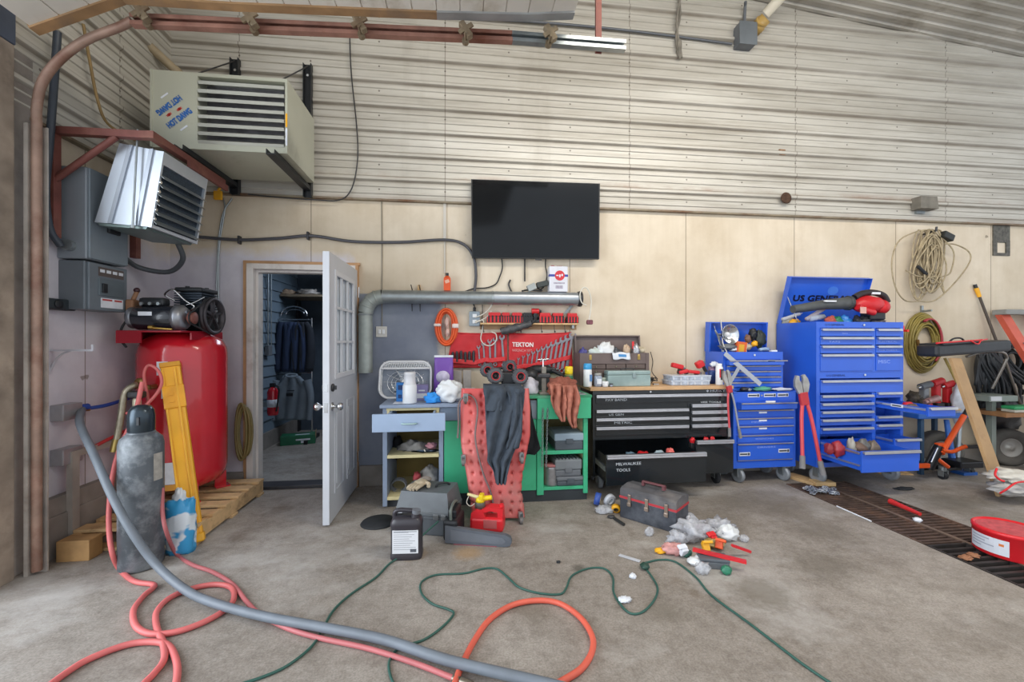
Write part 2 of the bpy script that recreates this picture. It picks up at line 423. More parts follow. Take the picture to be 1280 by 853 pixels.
def boards(key, side):
    m, nd, L, b = node_mat(key)
    pos, px, py, pz = geo(nd, L)
    f1, _ = nnoise(nd, L, pos, 1.1, 7, .6)
    c = nmix(nd, L, f1, '#cfc0a8', '#e4d7c2')
    f2, h2 = nnoise(nd, L, pos, 3.0, 8, .7, lo=.5, hi=.8)
    c = nmix(nd, L, nmath(nd, L, 'MULTIPLY', f2, .35), c, '#b59f7e')
    fg, _ = nnoise(nd, L, pos, 14, 5, .6, sx=(1, 1, .08), lo=.4, hi=.7)
    c = nmix(nd, L, nmath(nd, L, 'MULTIPLY', fg, .15), c, '#b9a584')
    if side == 'x':
        al = nmath(nd, L, 'ADD', px, .14)
        sm_ = nstep(nd, L, nmath(nd, L, 'ADD', px, nmath(nd, L, 'MULTIPLY', nmath(nd, L, 'SUBTRACT', h2, .5), .5)), -.92, -1.0)
        zz = nmath(nd, L, 'ADD', pz, nmath(nd, L, 'MULTIPLY', nmath(nd, L, 'SUBTRACT', h2, .5), .25))
        lil = nmath(nd, L, 'MULTIPLY', sm_, nstep(nd, L, zz, 2.2, 2.1))
    else:
        al = nmath(nd, L, 'ADD', py, .42)
        zz = nmath(nd, L, 'ADD', pz, nmath(nd, L, 'MULTIPLY', nmath(nd, L, 'SUBTRACT', h2, .5), .4))
        lil = nstep(nd, L, zz, 2.25, 2.02)
    f3, _ = nnoise(nd, L, pos, 1.8, 7, .6)
    c = nmix(nd, L, lil, c, nmix(nd, L, f3, '#c2bdc6', '#dcd9df'))
    if side == 'x':
        xr = nmath(nd, L, 'ADD', px, nmath(nd, L, 'MULTIPLY', nmath(nd, L, 'SUBTRACT', h2, .5), .35))
        pt = nmath(nd, L, 'MULTIPLY', nmath(nd, L, 'MULTIPLY', nstep(nd, L, px, -.95, -.94), nstep(nd, L, xr, -.12, -.2)), nstep(nd, L, pz, 1.80, 1.785))
        c = nmix(nd, L, pt, c, nmix(nd, L, f3, '#747b8c', '#8d94a1'))
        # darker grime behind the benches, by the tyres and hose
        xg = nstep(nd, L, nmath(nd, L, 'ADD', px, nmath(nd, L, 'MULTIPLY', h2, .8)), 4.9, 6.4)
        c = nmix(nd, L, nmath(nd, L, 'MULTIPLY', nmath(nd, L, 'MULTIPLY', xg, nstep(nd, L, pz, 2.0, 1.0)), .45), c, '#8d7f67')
    sp = nmath(nd, L, 'PINGPONG', al, .61)
    ln = nstep(nd, L, sp, .005, .0025)
    c = nmix(nd, L, nmath(nd, L, 'MULTIPLY', ln, .75), c, '#6d5c48')
    # stray knots and nail holes
    fk, _ = nnoise(nd, L, pos, 6.0, 2, .5, lo=.775, hi=.79)
    c = nmix(nd, L, nmath(nd, L, 'MULTIPLY', fk, .6), c, '#5e4e3a')
    L.new(c, b.inputs['Base Color']); b.inputs['Roughness'].default_value = .7
    return m
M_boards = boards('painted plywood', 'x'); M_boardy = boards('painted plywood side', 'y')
M_conc = mat('foundation concrete', '#8d867f', .85, 0, .2, 6, bump=.2, dirt='#6c665e', damt=.4)
OX0, OX1, OZ = -1.85, -.985, 2.0        # doorway
XR = 8.5
wb = MB()
wb.box(LW-.1, OX0, W, W+.12, 0, ZS); wb.box(OX0, OX1, W, W+.12, OZ, ZS); wb.box(OX1, XR, W, W+.12, 0, ZS)
wb.cur = 1
pr = rib_profile(ZS, 4.95)
g = [[V((x, W-.015-d, z)) for x in (LW-.03, XR)] for d, z in pr]
vs = [p for r in g for p in r]; wb.add(vs, [(2*i, 2*i+1, 2*i+3, 2*i+2) for i in range(len(g)-1)])
wb.box(LW-.1, XR, W+.02, W+.12, ZS, 5.0)
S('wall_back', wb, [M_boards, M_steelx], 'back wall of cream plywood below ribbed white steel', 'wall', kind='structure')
lb = MB()
lb.box(LW-.12, LW, 2.84, W+.12, 0, ZS)
lb.cur = 1
g = [[V((LW+.015+d, y, z)) for y in (2.69, W+.02)] for d, z in rib_profile(ZS, 4.95)]
vs = [p for r in g for p in r]; lb.add(vs, [(2*i, 2*i+2, 2*i+3, 2*i+1) for i in range(len(g)-1)])
lb.box(LW-.12, LW-.02, 2.69, W+.12, ZS, 5.0); lb.box(LW-.12, LW-.02, -1.0, 2.69, 3.36, 5.0)
S('wall_side', lb, [M_boardy, M_steely], 'side wall with grey plywood below ribbed steel', 'wall', kind='structure')
# rusty lower lip of the cladding
tb = MB().box(LW, XR, W-.045, W, ZS-.012, ZS+.004).box(LW, LW+.045, 2.84, W, ZS-.012, ZS+.004)
S('trim_1', tb, mat('rusty lip', '#8f8471', .6, .3, .3, 5, dirt='#6e4830', damt=.6), 'rusty steel lip under the ribbed cladding', 'trim', kind='structure')
# foundation curb
cb = MB().box(LW, OX0-.08, W-.03, W, 0, .17).box(OX1+.06, XR, W-.035, W, 0, .19, b=.006).box(LW, LW+.06, 2.86, W, 0, .26, b=.006).box(LW, LW+.05, 2.86, W, .26, .37, b=.004)
S('baseboard_back', cb, M_conc, 'low concrete footing along the foot of the walls', 'footing', kind='structure')
# ceiling: ribbed steel, falling a little towards the far side
def cz(x): return 4.93-.098*(x-3.0)
cb = MB(); pr = []
for i in range(60):
    y = -1.2+i*.23/2.0*1.0
    if y > W: break
    pr += [(y, 0), (y+.05, 0), (y+.06, -.02), (y+.095, -.02), (y+.105, 0)]
vs = []
for y, dz in pr: vs += [(LW-.12, min(y, W), cz(LW)+dz), (XR, min(y, W), cz(XR)+dz)]
cb.add(vs, [(2*i, 2*i+1, 2*i+3, 2*i+2) for i in range(len(pr)-1)])
cb.add([(LW-.12, -1.2, cz(LW)+.06), (XR, -1.2, cz(XR)+.06), (XR, W+.1, cz(XR)+.06), (LW-.12, W+.1, cz(LW)+.06)], [(0, 1, 2, 3)])
S('ceiling', cb, mat('ribbed ceiling steel', '#b9b4aa', .4, .2, .2, 2, dirt='#8a8172', damt=.4), 'ribbed pale steel ceiling high above the workshop', 'ceiling', kind='structure')

# door frame (white jambs with a bare timber edge)
M_jamb = mat('white painted jamb', '#dcd6d0', .5, 0, .06, 7, dirt='#a89a8c', damt=.3)
tb = MB()
tb.box(OX0-.055, OX0, W-.03, W+.14, 0, OZ+.05, b=.004).box(OX1, OX1+.03, W-.02, W+.14, 0, OZ+.05, b=.004).box(OX0-.055, OX1+.03, W-.03, W+.14, OZ, OZ+.05, b=.004)
tb.box(OX0, OX0+.02, W+.03, W+.12, 0, OZ).box(OX0, OX1, W+.03, W+.12, OZ-.02, OZ)
tb.cur = 1
tb.box(OX0-.085, OX0-.055, W-.02, W, 0, OZ+.075).box(OX0-.085, OX1+.06, W-.02, W, OZ+.05, OZ+.075).box(OX1+.03, OX1+.05, W-.045, W, 0, OZ+.05)
tb.cur = 2
tb.box(OX0, OX1, W-.02, W+.14, 0, .03, b=.004)
S('trim_2', tb, [M_jamb, mat('bare timber edge', '#b98f66', .7, 0, .2, 8), mat('dark threshold', '#4e4e52', .5, .5, .2)], 'white door jambs with bare timber edge and dark threshold', 'door frame', kind='structure')

# the open door leaf (hinged at the far jamb, swung at a right angle into the room)
M_door = mat('white painted door', '#c9ccd2', .35, 0, .04, 5)
dx0, dx1, dy0, dy1 = -.985, -.94, 3.21, 4.065
dr = T('door_1', 'white half-glazed door standing open against the cream wall', 'door', (dx1, dy1, 0), kind='structure')
db = MB(); zl0, zl1 = 1.08, 1.87; yl0, yl1 = dy0+.15, dy1-.15
db.box(dx0, dx1, dy0, yl0, .015, 2.0).box(dx0, dx1, yl1, dy1, .015, 2.0).box(dx0, dx1, yl0, yl1, .015, zl0).box(dx0, dx1, yl0, yl1, zl1, 2.0)
P(dr, 'leaf_slab', db, M_door)
lf = MB(); xm = (dx0+dx1)/2
for xs in (dx1, dx0):
    for (a0, a1, c0, c1) in [(yl0-.02, yl0+.02, zl0-.02, zl1+.02), (yl1-.02, yl1+.02, zl0-.02, zl1+.02), (yl0, yl1, zl0-.02, zl0+.02), (yl0, yl1, zl1-.02, zl1+.02)]:
        lf.box(xs-.008, xs+.008, a0, a1, c0, c1, b=.004)
    for i in (1, 2):
        y = yl0+(yl1-yl0)*i/3; lf.box(xs-.012, xs+.004, y-.009, y+.009, zl0, zl1); z = zl0+(zl1-zl0)*i/3; lf.box(xs-.012, xs+.004, yl0, yl1, z-.009, z+.009)
P(dr, 'muntin_frame', lf, mat('white muntins', '#d8dade', .4, 0, .03))
mg, nd, L, bb = node_mat('door glass')
bb.inputs['Base Color'].default_value = (.72, .78, .84, 1); bb.inputs['Roughness'].default_value = .08; bb.inputs['Specular IOR Level'].default_value = .8  # pale blue base colour stands in for a bright reflection in the panes
bb.inputs['Alpha'].default_value = .7
P(dr, 'glass_pane', MB().box(xm-.003, xm+.003, yl0, yl1, zl0, zl1), mg)
for (y0, y1) in [(yl0-.02, (yl0+yl1)/2-.05), ((yl0+yl1)/2+.05, yl1+.02)]:
    pb = MB()
    for xs, sg in ((dx1, 1), (dx0, -1)):
        for (a0, a1, c0, c1) in [(y0, y0+.02, .2, .86), (y1-.02, y1, .2, .86), (y0, y1, .2, .22), (y0, y1, .84, .86)]:
            pb.box(xs-.004, xs+sg*.006, a0, a1, c0, c1)
        pb.box(xs-.003, xs+sg*.004, y0+.05, y1-.05, .26, .80, b=.003)
    P(dr, 'raised_panel', pb, M_door)
ky = dy0+.065
for xs, sg in ((dx1, 1), (dx0, -1)):
    k = MB().lathe([(0, 0), (.032, 0), (.032, .006), (.012, .01), (.012, .035), (.026, .045), (.031, .06), (.024, .075), (0, .08)], 20, frame((xs, ky, .865), (sg, 0, 0)))
    P(dr, 'door_knob', k, chrome)
    P(dr, 'deadbolt', MB().lathe([(0, 0), (.028, 0), (.03, .012), (.02, .018), (0, .018)], 18, frame((xs, ky, 1.005), (sg, 0, 0))).box(xs+sg*.02-.006, xs+sg*.02+.014*1, ky-.004, ky+.004, .99, 1.02), darksteel)
P(dr, 'latch_plate', MB().box(dx0+.01, dx1-.01, dy0-.002, dy0+.002, .83, .90).box(dx0+.01, dx1-.01, dy0-.002, dy0+.002, .98, 1.035), chrome)
for z in (.28, 1.1, 1.8):
    P(dr, 'door_hinge', MB().cyl((dx1+.008, dy1+.012, z-.05), (dx1+.008, dy1+.012, z+.05), .008, n=10).box(dx1-.002, dx1+.002, dy1-.03, dy1+.012, z-.045, z+.045), chrome)

# the room beyond the doorway
M_side2 = mat('blue grey lap siding', '#6d7d8a', .6, 0, .1, 5)
xb0, xb1, yb1 = -2.45, .4, 6.75
sb = MB()
for i in range(16):
    z = .2+i*.14; sb.add([(xb0+.02, W+.13, z), (xb0+.02, yb1, z), (xb0, yb1, z+.14), (xb0, W+.13, z+.14)], [(0, 1, 2, 3)]); sb.add([(xb0, W+.13, z), (xb0, yb1, z), (xb0+.02, yb1, z), (xb0+.02, W+.13, z)], [(0, 1, 2, 3)])
sb.box(xb0-.1, xb0, W+.12, yb1, 0, 2.5)
S('wall_store_side', sb, M_side2, 'blue-grey lap siding seen through the open doorway', 'wall', kind='structure')
S('baseboard_store', MB().box(xb0, xb0+.05, W+.13, yb1, 0, .2), M_conc, 'pale concrete footing in the room beyond the doorway', 'footing', kind='structure')
S('wall_store_back', MB().box(xb0-.1, xb1, yb1, yb1+.1, 0, 2.5).box(xb1, xb1+.1, W+.12, yb1+.1, 0, 2.5), mat('dark store wall', '#4f5a66', .8, 0, .15), 'dark blue-grey wall of the room beyond the doorway', 'wall', kind='structure')
S('ceiling_store', MB().box(xb0-.1, xb1+.1, W+.12, yb1+.1, 2.5, 2.56), mat('store ceiling', '#8a8f92', .8), 'low ceiling of the room beyond the doorway', 'ceiling', kind='structure')

# garage-door jamb: timber posts and steel track angle at the near end of the side wall
tb = MB()
tb.box(LW-.12, LW+.02, 2.72, 2.86, 0, 3.02, b=.004)
tb.cur = 1; tb.box(LW-.02, LW+.05, 2.58, 2.72, 0, 3.02, b=.004)
tb.cur = 2; tb.box(LW-.05, LW+.02, 2.48, 2.585, 0, 3.02, b=.004)
S('trim_3', tb, [mat('weathered jamb timber', '#a19992', .75, 0, .25, 6, dirt='#6f665e', damt=.5), mat('brown jamb timber', '#9d8f80', .75, 0, .3, 7, dirt='#74675a', damt=.4), mat('white jamb board', '#c9cacd', .6, 0, .1, 5, dirt='#8f857c', damt=.4)],
  'weathered timber door posts beside the big door opening', 'door post', kind='structure')
S('trim_4', MB().box(LW-.02, LW+.06, -1.0, 2.72, 3.02, 3.36, b=.004), mat('dark blue steel header', '#555e70', .5, .3, .15, 5), 'dark blue-grey steel header over the big door opening', 'header', kind='structure')
# ================================================================= overhead door, track, conduits up high
GY = 2.66
pl = [(-2.32, 3.06), (-1.88, 3.275), (-1.30, 3.29), (-.72, 3.32), (-.14, 3.35), (.42, 3.39), (.72, 3.43)]
gd = T('overhead_door', 'white overhead garage door raised flat under the ceiling above its track', 'garage door', (-.9, GY, 3.2))
M_gd = mat('white door section', '#d3cdc2', .5, 0, .06, 4, dirt='#a79a86', damt=.35)
M_gdedge = mat('tan timber door edge', '#9c7a55', .6, 0, .25, 7, dirt='#7d6a58', damt=.5)
M_gdsteel = mat('grey door edge', '#a0a1a0', .5, .4, .15, 6)
def slab(x0, z0, x1, z1, th, y0, y1):
    d = V((x1-x0, 0, z1-z0)); n = V((-d.z, 0, d.x)).normalized()*th
    a = V((x0, 0, z0)); b_ = V((x1, 0, z1)); vs = []
    for y in (y0, y1):
        for p in (a, b_, b_+n, a+n): vs.append((p.x, y, p.z))
    return vs, [(0, 1, 2, 3), (7, 6, 5, 4), (0, 4, 5, 1), (1, 5, 6, 2), (2, 6, 7, 3), (3, 7, 4, 0)]
for i in range(len(pl)-1):
    (x0, z0), (x1, z1) = pl[i], pl[i+1]
    sec = MB(); d = V((x1-x0, 0, z1-z0)); n = max(2, round(d.length/.14))
    for k in range(n):
        a = V((x0, 0, z0))+d*((k+.02)/n); b_ = V((x0, 0, z0))+d*((k+.98)/n)
        sec.add(*slab(a.x, a.z, b_.x, b_.z, .02, .5, GY-.02))
    sec.add(*slab(x0, z0+.006, x1, z1+.006, .03, .5, GY-.01))
    s_ = P(gd, 'door_section', sec, M_gd)
    P(s_, 'section_edge', MB().add(*slab(x0, z0-.012, x1, z1-.012, .06, GY-.06, GY)), M_gdsteel if i > 3 else M_gdedge)
for k, (u, v) in enumerate([(176, 14), (312, 22), (449, 28), (582, 36), (688, 40)]):
    p = onY(u, v, GY+.01); h = MB()
    mm = Matrix.Translation(p) @ Matrix.Rotation(math.radians(-35), 4, 'Y')
    h.box(-.05, .05, -.012, .0, -.015, .012, mx=mm).box(-.018, .018, -.012, .03, -.055, .05, b=.004, mx=mm).cyl(p+V((0, -.02, -.035)), p+V((0, .07, -.035)), .008, n=10).cyl(p+V((0, .045, -.035)), p+V((0, .075, -.035)), .022, n=14)
    P(gd, 'roller_hinge', h, mat('rusty hinge', '#8f8069', .55, .5, .25, 18, dirt='#6b4c35', damt=.5))
tr = T('door_track', 'rusty steel roller track under the raised overhead door', 'track', (-.4, 2.75, 3.2))
a, b_ = onY(165, 26, 2.74), onY(640, 47, 2.74); c_ = onY(781, 58, 2.74); n0 = b_
def rail(p, q, mx_h=.03):
    mb = MB()
    for (dy, dz, hy, hz) in [(.0, .028, .02, .004), (.0, -.028, .02, .004), (.02, 0, .003, .03), (-.018, .02, .003, .01), (-.018, -.02, .003, .01)]:
        d = (q-p); m_ = frame(p, d, YA)
        L_ = d.length; mb.box(dy-hy, dy+hy, dz-hz, dz+hz, 0, L_, mx=m_)
    return mb
P(tr, 'track_rail', rail(a, b_), mat('rusted track', '#9c7263', .6, .3, .25, 9, dirt='#7a4a3a', damt=.5))
P(tr, 'track_rail', rail(b_, c_), steel, label='bare steel end of the track')
cv = [V((-2.43, 2.77, 0.02)), V((-2.43, 2.77, 1.2)), V((-2.43, 2.77, 2.5)), V((-2.425, 2.765, 2.7)), V((-2.39, 2.76, 2.85)), V((-2.30, 2.755, 2.98)), V((-2.16, 2.75, 3.1)), V((-1.98, 2.745, 3.19)), a]
P(tr, 'curved_rail', MB().tube(smoothpts(cv, 6), .024, 10), mat('copper rust track', '#a08474', .5, .3, .25, 8, dirt='#7a4c3c', damt=.55))
P(tr, 'rail_angle', MB().box(-2.475, -2.455, 2.745, 2.805, 0, 2.6).box(-2.475, -2.40, 2.798, 2.806, 0, 2.6), mat('pale track angle', '#b9b2aa', .5, .3, .2, 8, dirt='#8a7466', damt=.4), label='pale steel angle behind the curved rail')
S('track_hanger', MB().box(*(lambda x: (x-.022, x+.022))(onY(748, 20, 2.78).x), 2.78, 2.785, 3.30, 4.9).box(*(lambda x: (x-.022, x-.018))(onY(748, 20, 2.78).x), 2.76, 2.785, 3.30, 4.9), rustred, 'brown steel angle hanging from the ceiling at the end of the door track', 'hanger')

def wtube(pts, r, Y, k=6, n=8): return MB().tube(smoothpts([onY(u, v, Y) for u, v in pts], k), r, n)
S('steel_conduit', wtube([(560, 20), (700, 30), (800, 40), (915, 55)], .012, W-.045), mat('grey conduit', '#6a6e74', .45, .5, .1), 'grey conduit running high across the ribbed steel to a junction box', 'conduit')
jb = T('junction_box', 'grey junction box high on the ribbed steel wall under the ceiling', 'junction box', tuple(onY(927, 62, W-.04)))
p = onY(927, 50, W-.02)
P(jb, 'box', MB().box(p.x-.09, p.x+.09, W-.12, W-.01, p.z-.11, p.z+.11, b=.008), greyp); P(jb, 'cover', MB().box(p.x-.095, p.x+.095, W-.128, W-.12, p.z-.115, p.z+.115, b=.003), mat('box cover', '#7b8288', .45, .4, .1))
P(jb, 'conduit_stub', MB().tube(smoothpts([V((p.x, W-.06, p.z+.1)), V((p.x+.01, W-.06, p.z+.3)), onY(932, 2, W-.1)], 5), .014), greyp)
S('cable_drop', MB().tube(smoothpts([onY(848, -12, W-.05), onY(850, 20, W-.05), onY(845, 45, W-.05), onY(849, 70, W-.05)], 5), .012).tube(smoothpts([onY(852, -12, W-.06), onY(846, 30, W-.06), onY(852, 72, W-.06)], 5), .012).lump(onY(849, 60, W-.06), (.025, .025, .1), 3),
  mat('dusty cable', '#857f74', .8, 0, .3, 15), 'dusty grey cable bundle hanging down the ribbed steel', 'cable')
pv = T('vent_pipe', 'white vent pipe with a yellowed elbow going through the ribbed steel wall', 'pipe', tuple(onY(950, 25, W-.1)))
p0 = onY(950, 26, W-.10); p1 = p0+V((.55, -.9, .62))
P(pv, 'pipe', MB().cyl(p0+V((.03, -.04, .04)), p1, .05, n=18), mat('yellowed pvc', '#d9d2c0', .4, 0, .08, 5))
P(pv, 'elbow', MB().lathe([(.0, 0), (.066, 0), (.07, .06), (.062, .07), (.062, .13), (.0, .13)], 18, frame(p0+V((-.02, .06, -.06)), p1-p0)).cyl(p0+V((0, .12, -.05)), p0+V((0, -.03, -.02)), .062, n=18), mat('amber pipe elbow', '#b39354', .4, 0, .25, 9))
# ribbed steel wall oddments
p = onY(982, 248, W-.05); S('vent_hole', MB().lathe([(0, 0), (.055, 0), (.06, .01), (.045, .016), (.03, .006), (0, .006)], 18, frame(p, (0, -1, 0))), mat('rusted hole', '#4a3324', .8, 0, .4, 30), 'dark rusted hole plate in the ribbed steel', 'plate')
p = onY(980, 189, W-.05); S('wall_patch', MB().box(p.x-.035, p.x+.035, W-.03, W-.012, p.z-.03, p.z+.03, b=.003), mat('rust patch', '#8a6a4e', .8, 0, .5, 40), 'small rusty square patch on the ribbed steel', 'patch')
fl = T('flood_light', 'grey flood light fixed low on the ribbed steel above the rope bundle', 'light', tuple(onY(1150, 262, W-.03)))
p = onY(1150, 256, W-.03)
P(fl, 'housing', MB().prism([(-.11, -.07), (.11, -.07), (.09, .06), (-.11, .06)], 0, .10, face_mx((p.x, W-.03, p.z), (1, 0, 0)) ), mat('dusty lamp housing', '#7d786e', .7, .2, .2, 12))
P(fl, 'bracket', MB().box(p.x-.05, p.x+.05, W-.04, W-.01, p.z-.10, p.z-.06), steel)
p = onY(1252, 301, W-.01)
pt = T('wall_plate', 'dark mottled metal plate with a square cut-out high on the cream wall', 'plate', (p.x, W-.01, p.z-.17))
h = .17; M_pl = mat('mottled plate', '#5f5c55', .6, .3, .45, 28)
P(pt, 'plate_face', MB().box(p.x-.11, p.x+.11, W-.012, W-.001, p.z, p.z+h, b=.002).box(p.x-.11, p.x-.06, W-.012, W-.001, p.z-h, p.z).box(p.x+.06, p.x+.11, W-.012, W-.001, p.z-h, p.z).box(p.x-.06, p.x+.06, W-.012, W-.001, p.z-h, p.z-h+.03).box(p.x-.06, p.x+.06, W-.013, W-.001, p.z-.02, p.z), M_pl)
# pipe stub and cable by the inner corner
p = onX(200, 72, LW+.06); S('pipe_stub', MB().cyl(p+V((-.05, -.05, .06)), p+V((.1, .06, -.08)), .035, n=16).cyl(p+V((.08, .045, -.062)), p+V((.12, .076, -.1)), .04, n=16), mat('old pipe', '#a8977a', .6, .1, .2), 'short tan pipe stub poking through the steel at the corner above the heater', 'pipe')
pts = [onX(104, 30, LW+.07), onX(112, 75, LW+.07), onX(122, 125, LW+.07), onX(135, 155, LW+.12), V((-2.2, 3.18, 2.72))]
S('tan_cable', MB().tube(smoothpts(pts, 6), .009), mat('tan cable', '#8d7448', .6, 0, .2), 'tan cable dropping down the ribbed side wall to the silver heater', 'cable')
pts = [onX(72, 40, LW+.1), onX(68, 100, LW+.08), onX(62, 180, LW+.05), onX(57, 240, LW+.05), onX(62, 285, LW+.04), onX(76, 308, LW+.06)]
S('black_conduit', MB().tube(smoothpts(pts, 6), .02, 10), mat('black conduit', '#3f4650', .45, .1, .15), 'thick black cable coming down the side wall into the tall grey switch box', 'cable')
# ================================================================= big beige gas heater
hx0, hx1, hy0, hy1, hz0, hz1 = -2.21, -1.285, 3.36, 3.95, 2.755, 3.315
ht = T('unit_heater', 'beige unit heater with chrome louvres on black brackets high by the corner', 'heater', ((hx0+hx1)/2, (hy0+hy1)/2, hz0))
M_ht = mat('beige heater steel', '#b8b9a8', .35, .1, .05, 3, dirt='#9a9a88', damt=.2)
ox0, ox1, oz0, oz1 = onY(247, 140, hy0).x, hx1-.015, hz0+.05, hz1-.025
bx = MB()
bx.box(hx0, ox0, hy0, hy1, hz0, hz1).box(ox1, hx1, hy0, hy1, hz0, hz1).box(ox0, ox1, hy0, hy1, hz0, oz0).box(ox0, ox1, hy0, hy1, oz1, hz1).box(ox0, ox1, hy0+.2, hy1, oz0, oz1)
bx.box(hx0-.008, hx0+.004, hy0-.006, hy0+.02, hz0, hz1)
P(ht, 'cabinet', bx, M_ht)
P(ht, 'heat_exchanger', MB().box(ox0, ox1, hy0+.12, hy0+.19, oz0, oz1), mat('dark heater inside', '#a3a1a8', .3, .6, .3, 10))
for i in range(8):
    z = oz0+.03+(oz1-oz0-.05)*i/7
    mm = Matrix.Translation((0, hy0+.03, z)) @ Matrix.Rotation(math.radians(28), 4, 'X')
    P(ht, 'louvre', MB().box(ox0+.006, ox1-.006, -.04, .05, -.003, .003, mx=mm).box(ox0+.006, ox1-.006, -.046, -.038, -.018, .004, mx=mm), mat('polished louvre', '#a3a296', .4, .2, .05))
lt = MB(); cx_, cz_ = onY(218, 140, hy0).x, onY(218, 140, hy0).z
for rot, dx, dz in ((40, .03, -.045), (220, -.03, .045)):
    a_ = math.radians(rot); xd = V((math.cos(a_), 0, math.sin(a_))); up = V((-math.sin(a_), 0, math.cos(a_)))
    o_ = V((cx_+dx, hy0-.002, cz_+dz))-xd*.10-up*.025
    P(ht, 'lettering', MB().text('HOT DAWG', .06, face_mx(o_, xd, up), w=.2, bold=.005), mat('blue lettering', '#2b62a8', .5))
lt = MB()
for rot, dx, dz in ((40, .0, .012), (220, .0, -.012)):
    a_ = math.radians(rot); xd = V((math.cos(a_), 0, math.sin(a_))); up = V((-math.sin(a_), 0, math.cos(a_))); s_ = 1 if rot == 40 else -1
    o_ = V((cx_+s_*.035, hy0-.002, cz_+s_*.022))
    m_ = face_mx(o_, xd, up); lt.box(-.02, .02, -.006, -.001, 0, .001, mx=m_).box(-.02, .02, .003, .008, 0, .001, mx=m_).cyl((m_ @ V((0, .001, 0))), (m_ @ V((0, .001, .001))), .011)
P(ht, 'red_emblem', lt, mat('red emblem', '#cf3b35', .5))
lt = MB()
for dx, dz, in ((-.085, .12), (.085, -.12)):
    a_ = math.radians(40); lt.box(-.03, .03, -.006, .006, 0, .001, mx=face_mx((cx_+dx-.02*(1 if dx > 0 else -1), hy0-.002, cz_+dz*.95), (math.cos(a_), 0, math.sin(a_)), (-math.sin(a_), 0, math.cos(a_))))
P(ht, 'white_sticker', lt, paper)
P(ht, 'side_sticker', MB().box(hx1-.012, hx1+.001, hy0-.002, hy0+.001, hz0+.2, hz0+.3), yellow)
P(ht, 'warning_label', MB().box(hx1-.012, hx1+.001, hy0-.002, hy0+.001, hz0+.06, hz0+.19), paper)
for x, nm in ((-1.985, 'a'), (-1.37, 'b')):
    bb_ = T('heater_bracket', 'black steel wall bracket under the corner end of the beige heater' if nm == 'a' else 'black steel wall bracket under the open end of the beige heater, by the ceiling rod', 'bracket', (x, W-.05, 2.66), 'black brackets of the beige heater')
    P(bb_, 'wall_rail', MB().box(x-.035, x+.035, W-.05, W-.03, 2.655, 3.86).box(x-.035, x-.03, W-.08, W-.03, 2.655, 3.86).box(x+.03, x+.035, W-.08, W-.03, 2.655, 3.86), blackp)
    P(bb_, 'arm', MB().box(x-.03, x+.03, 3.28, W-.05, 2.712, 2.718).box(x-.03, x-.026, 3.28, W-.05, 2.712, 2.75).box(x+.026, x+.03, 3.28, W-.05, 2.712, 2.75), blackp)
    P(bb_, 'stay_rod', MB().cyl((x, W-.06, 3.84), (x-.02, 3.42, hz1+.0), .006, n=8), darksteel)
    P(bb_, 'bolt_head', MB().cyl((x, W-.05, 3.76), (x, W-.062, 3.76), .012, n=6).cyl((x, W-.05, 2.95), (x, W-.062, 2.95), .012, n=6), chrome)
S('power_plug', MB().box(-2.16, -2.09, W-.07, W-.045, 2.60, 2.68, b=.008).cyl((-2.125, W-.06, 2.68), (-2.09, W-.055, 2.73), .012), yellow, 'yellow plug hanging on the wall under the beige heater', 'plug')
# ================================================================= silver electric heater on its red bracket
sh = T('electric_heater', 'silver louvred electric heater hung from a red steel bracket at the side wall', 'heater', (-2.15, 3.3, 2.1))
M_al = mat('bright aluminium', '#d4dce6', .42, .7, .05, 4)
poly = [(-2.345, 2.12), (-2.03, 2.10), (-1.955, 2.60), (-2.20, 2.64)]
Y0, Y1 = 3.05, 3.54
mm = Matrix(((1, 0, 0, 0), (0, 0, 1, 0), (0, 1, 0, 0), (0, 0, 0, 1)))   # local (x,z)->(x,z), extrude along y
P(sh, 'housing', MB().prism(poly, Y0, Y1, mm), M_al)
sd = MB()
def lerp2(a, b, t): return (a[0]+(b[0]-a[0])*t, a[1]+(b[1]-a[1])*t)
for t in (.30, .80):
    a_, b2 = lerp2(poly[0], poly[1], t), lerp2(poly[3], poly[2], t); w_ = .012
    sd.prism([(a_[0]-w_, a_[1]), (a_[0]+w_, a_[1]), (b2[0]+w_, b2[1]), (b2[0]-w_, b2[1])], Y0-.012, Y0, mm)
P(sh, 'side_rib', sd, mat('aluminium rib', '#a9afb8', .35, .85, .05))
fr = MB(); a_, b2 = V((-2.03, 0, 2.10)), V((-1.955, 0, 2.60)); up = (b2-a_).normalized(); out = V((up.z, 0, -up.x))
def hp(t, y, o): q = a_+(b2-a_)*t+out*o; return V((q.x, y, q.z))
hm = Matrix((V((0, 1, 0)), up, out)).transposed().to_4x4(); hm.translation = V((a_.x, Y0, a_.z)); HL = (b2-a_).length; HW = Y1-Y0
fr.box(0, HW, 0, .02, 0, .02, mx=hm).box(0, HW, HL-.08, HL, 0, .02, mx=hm).box(0, .015, 0, HL, 0, .02, mx=hm).box(HW-.015, HW, 0, HL, 0, .02, mx=hm)
P(sh, 'front_frame', fr, M_al)
P(sh, 'dark_grille', MB().box(.015, HW-.015, .02, HL-.08, .001, .004, mx=hm), mat('dark heater fins', '#33414f', .5, .3, .4, 60))
for i in range(6):
    y = .06+i*(HL-.14)/6
    P(sh, 'louvre', MB().box(.008, HW-.008, -.001, .001, -.01, .055, mx=hm @ Matrix.Translation((0, y, .0)) @ Matrix.Rotation(math.radians(38), 4, 'X')), mat('painted louvre', '#a8afb0', .35, .6, .08))
    if i < 5: P(sh, 'louvre_screw', MB().cyl(hm @ V((.012, y, .02)), hm @ V((.012, y, .028)), .01, n=8), chrome)
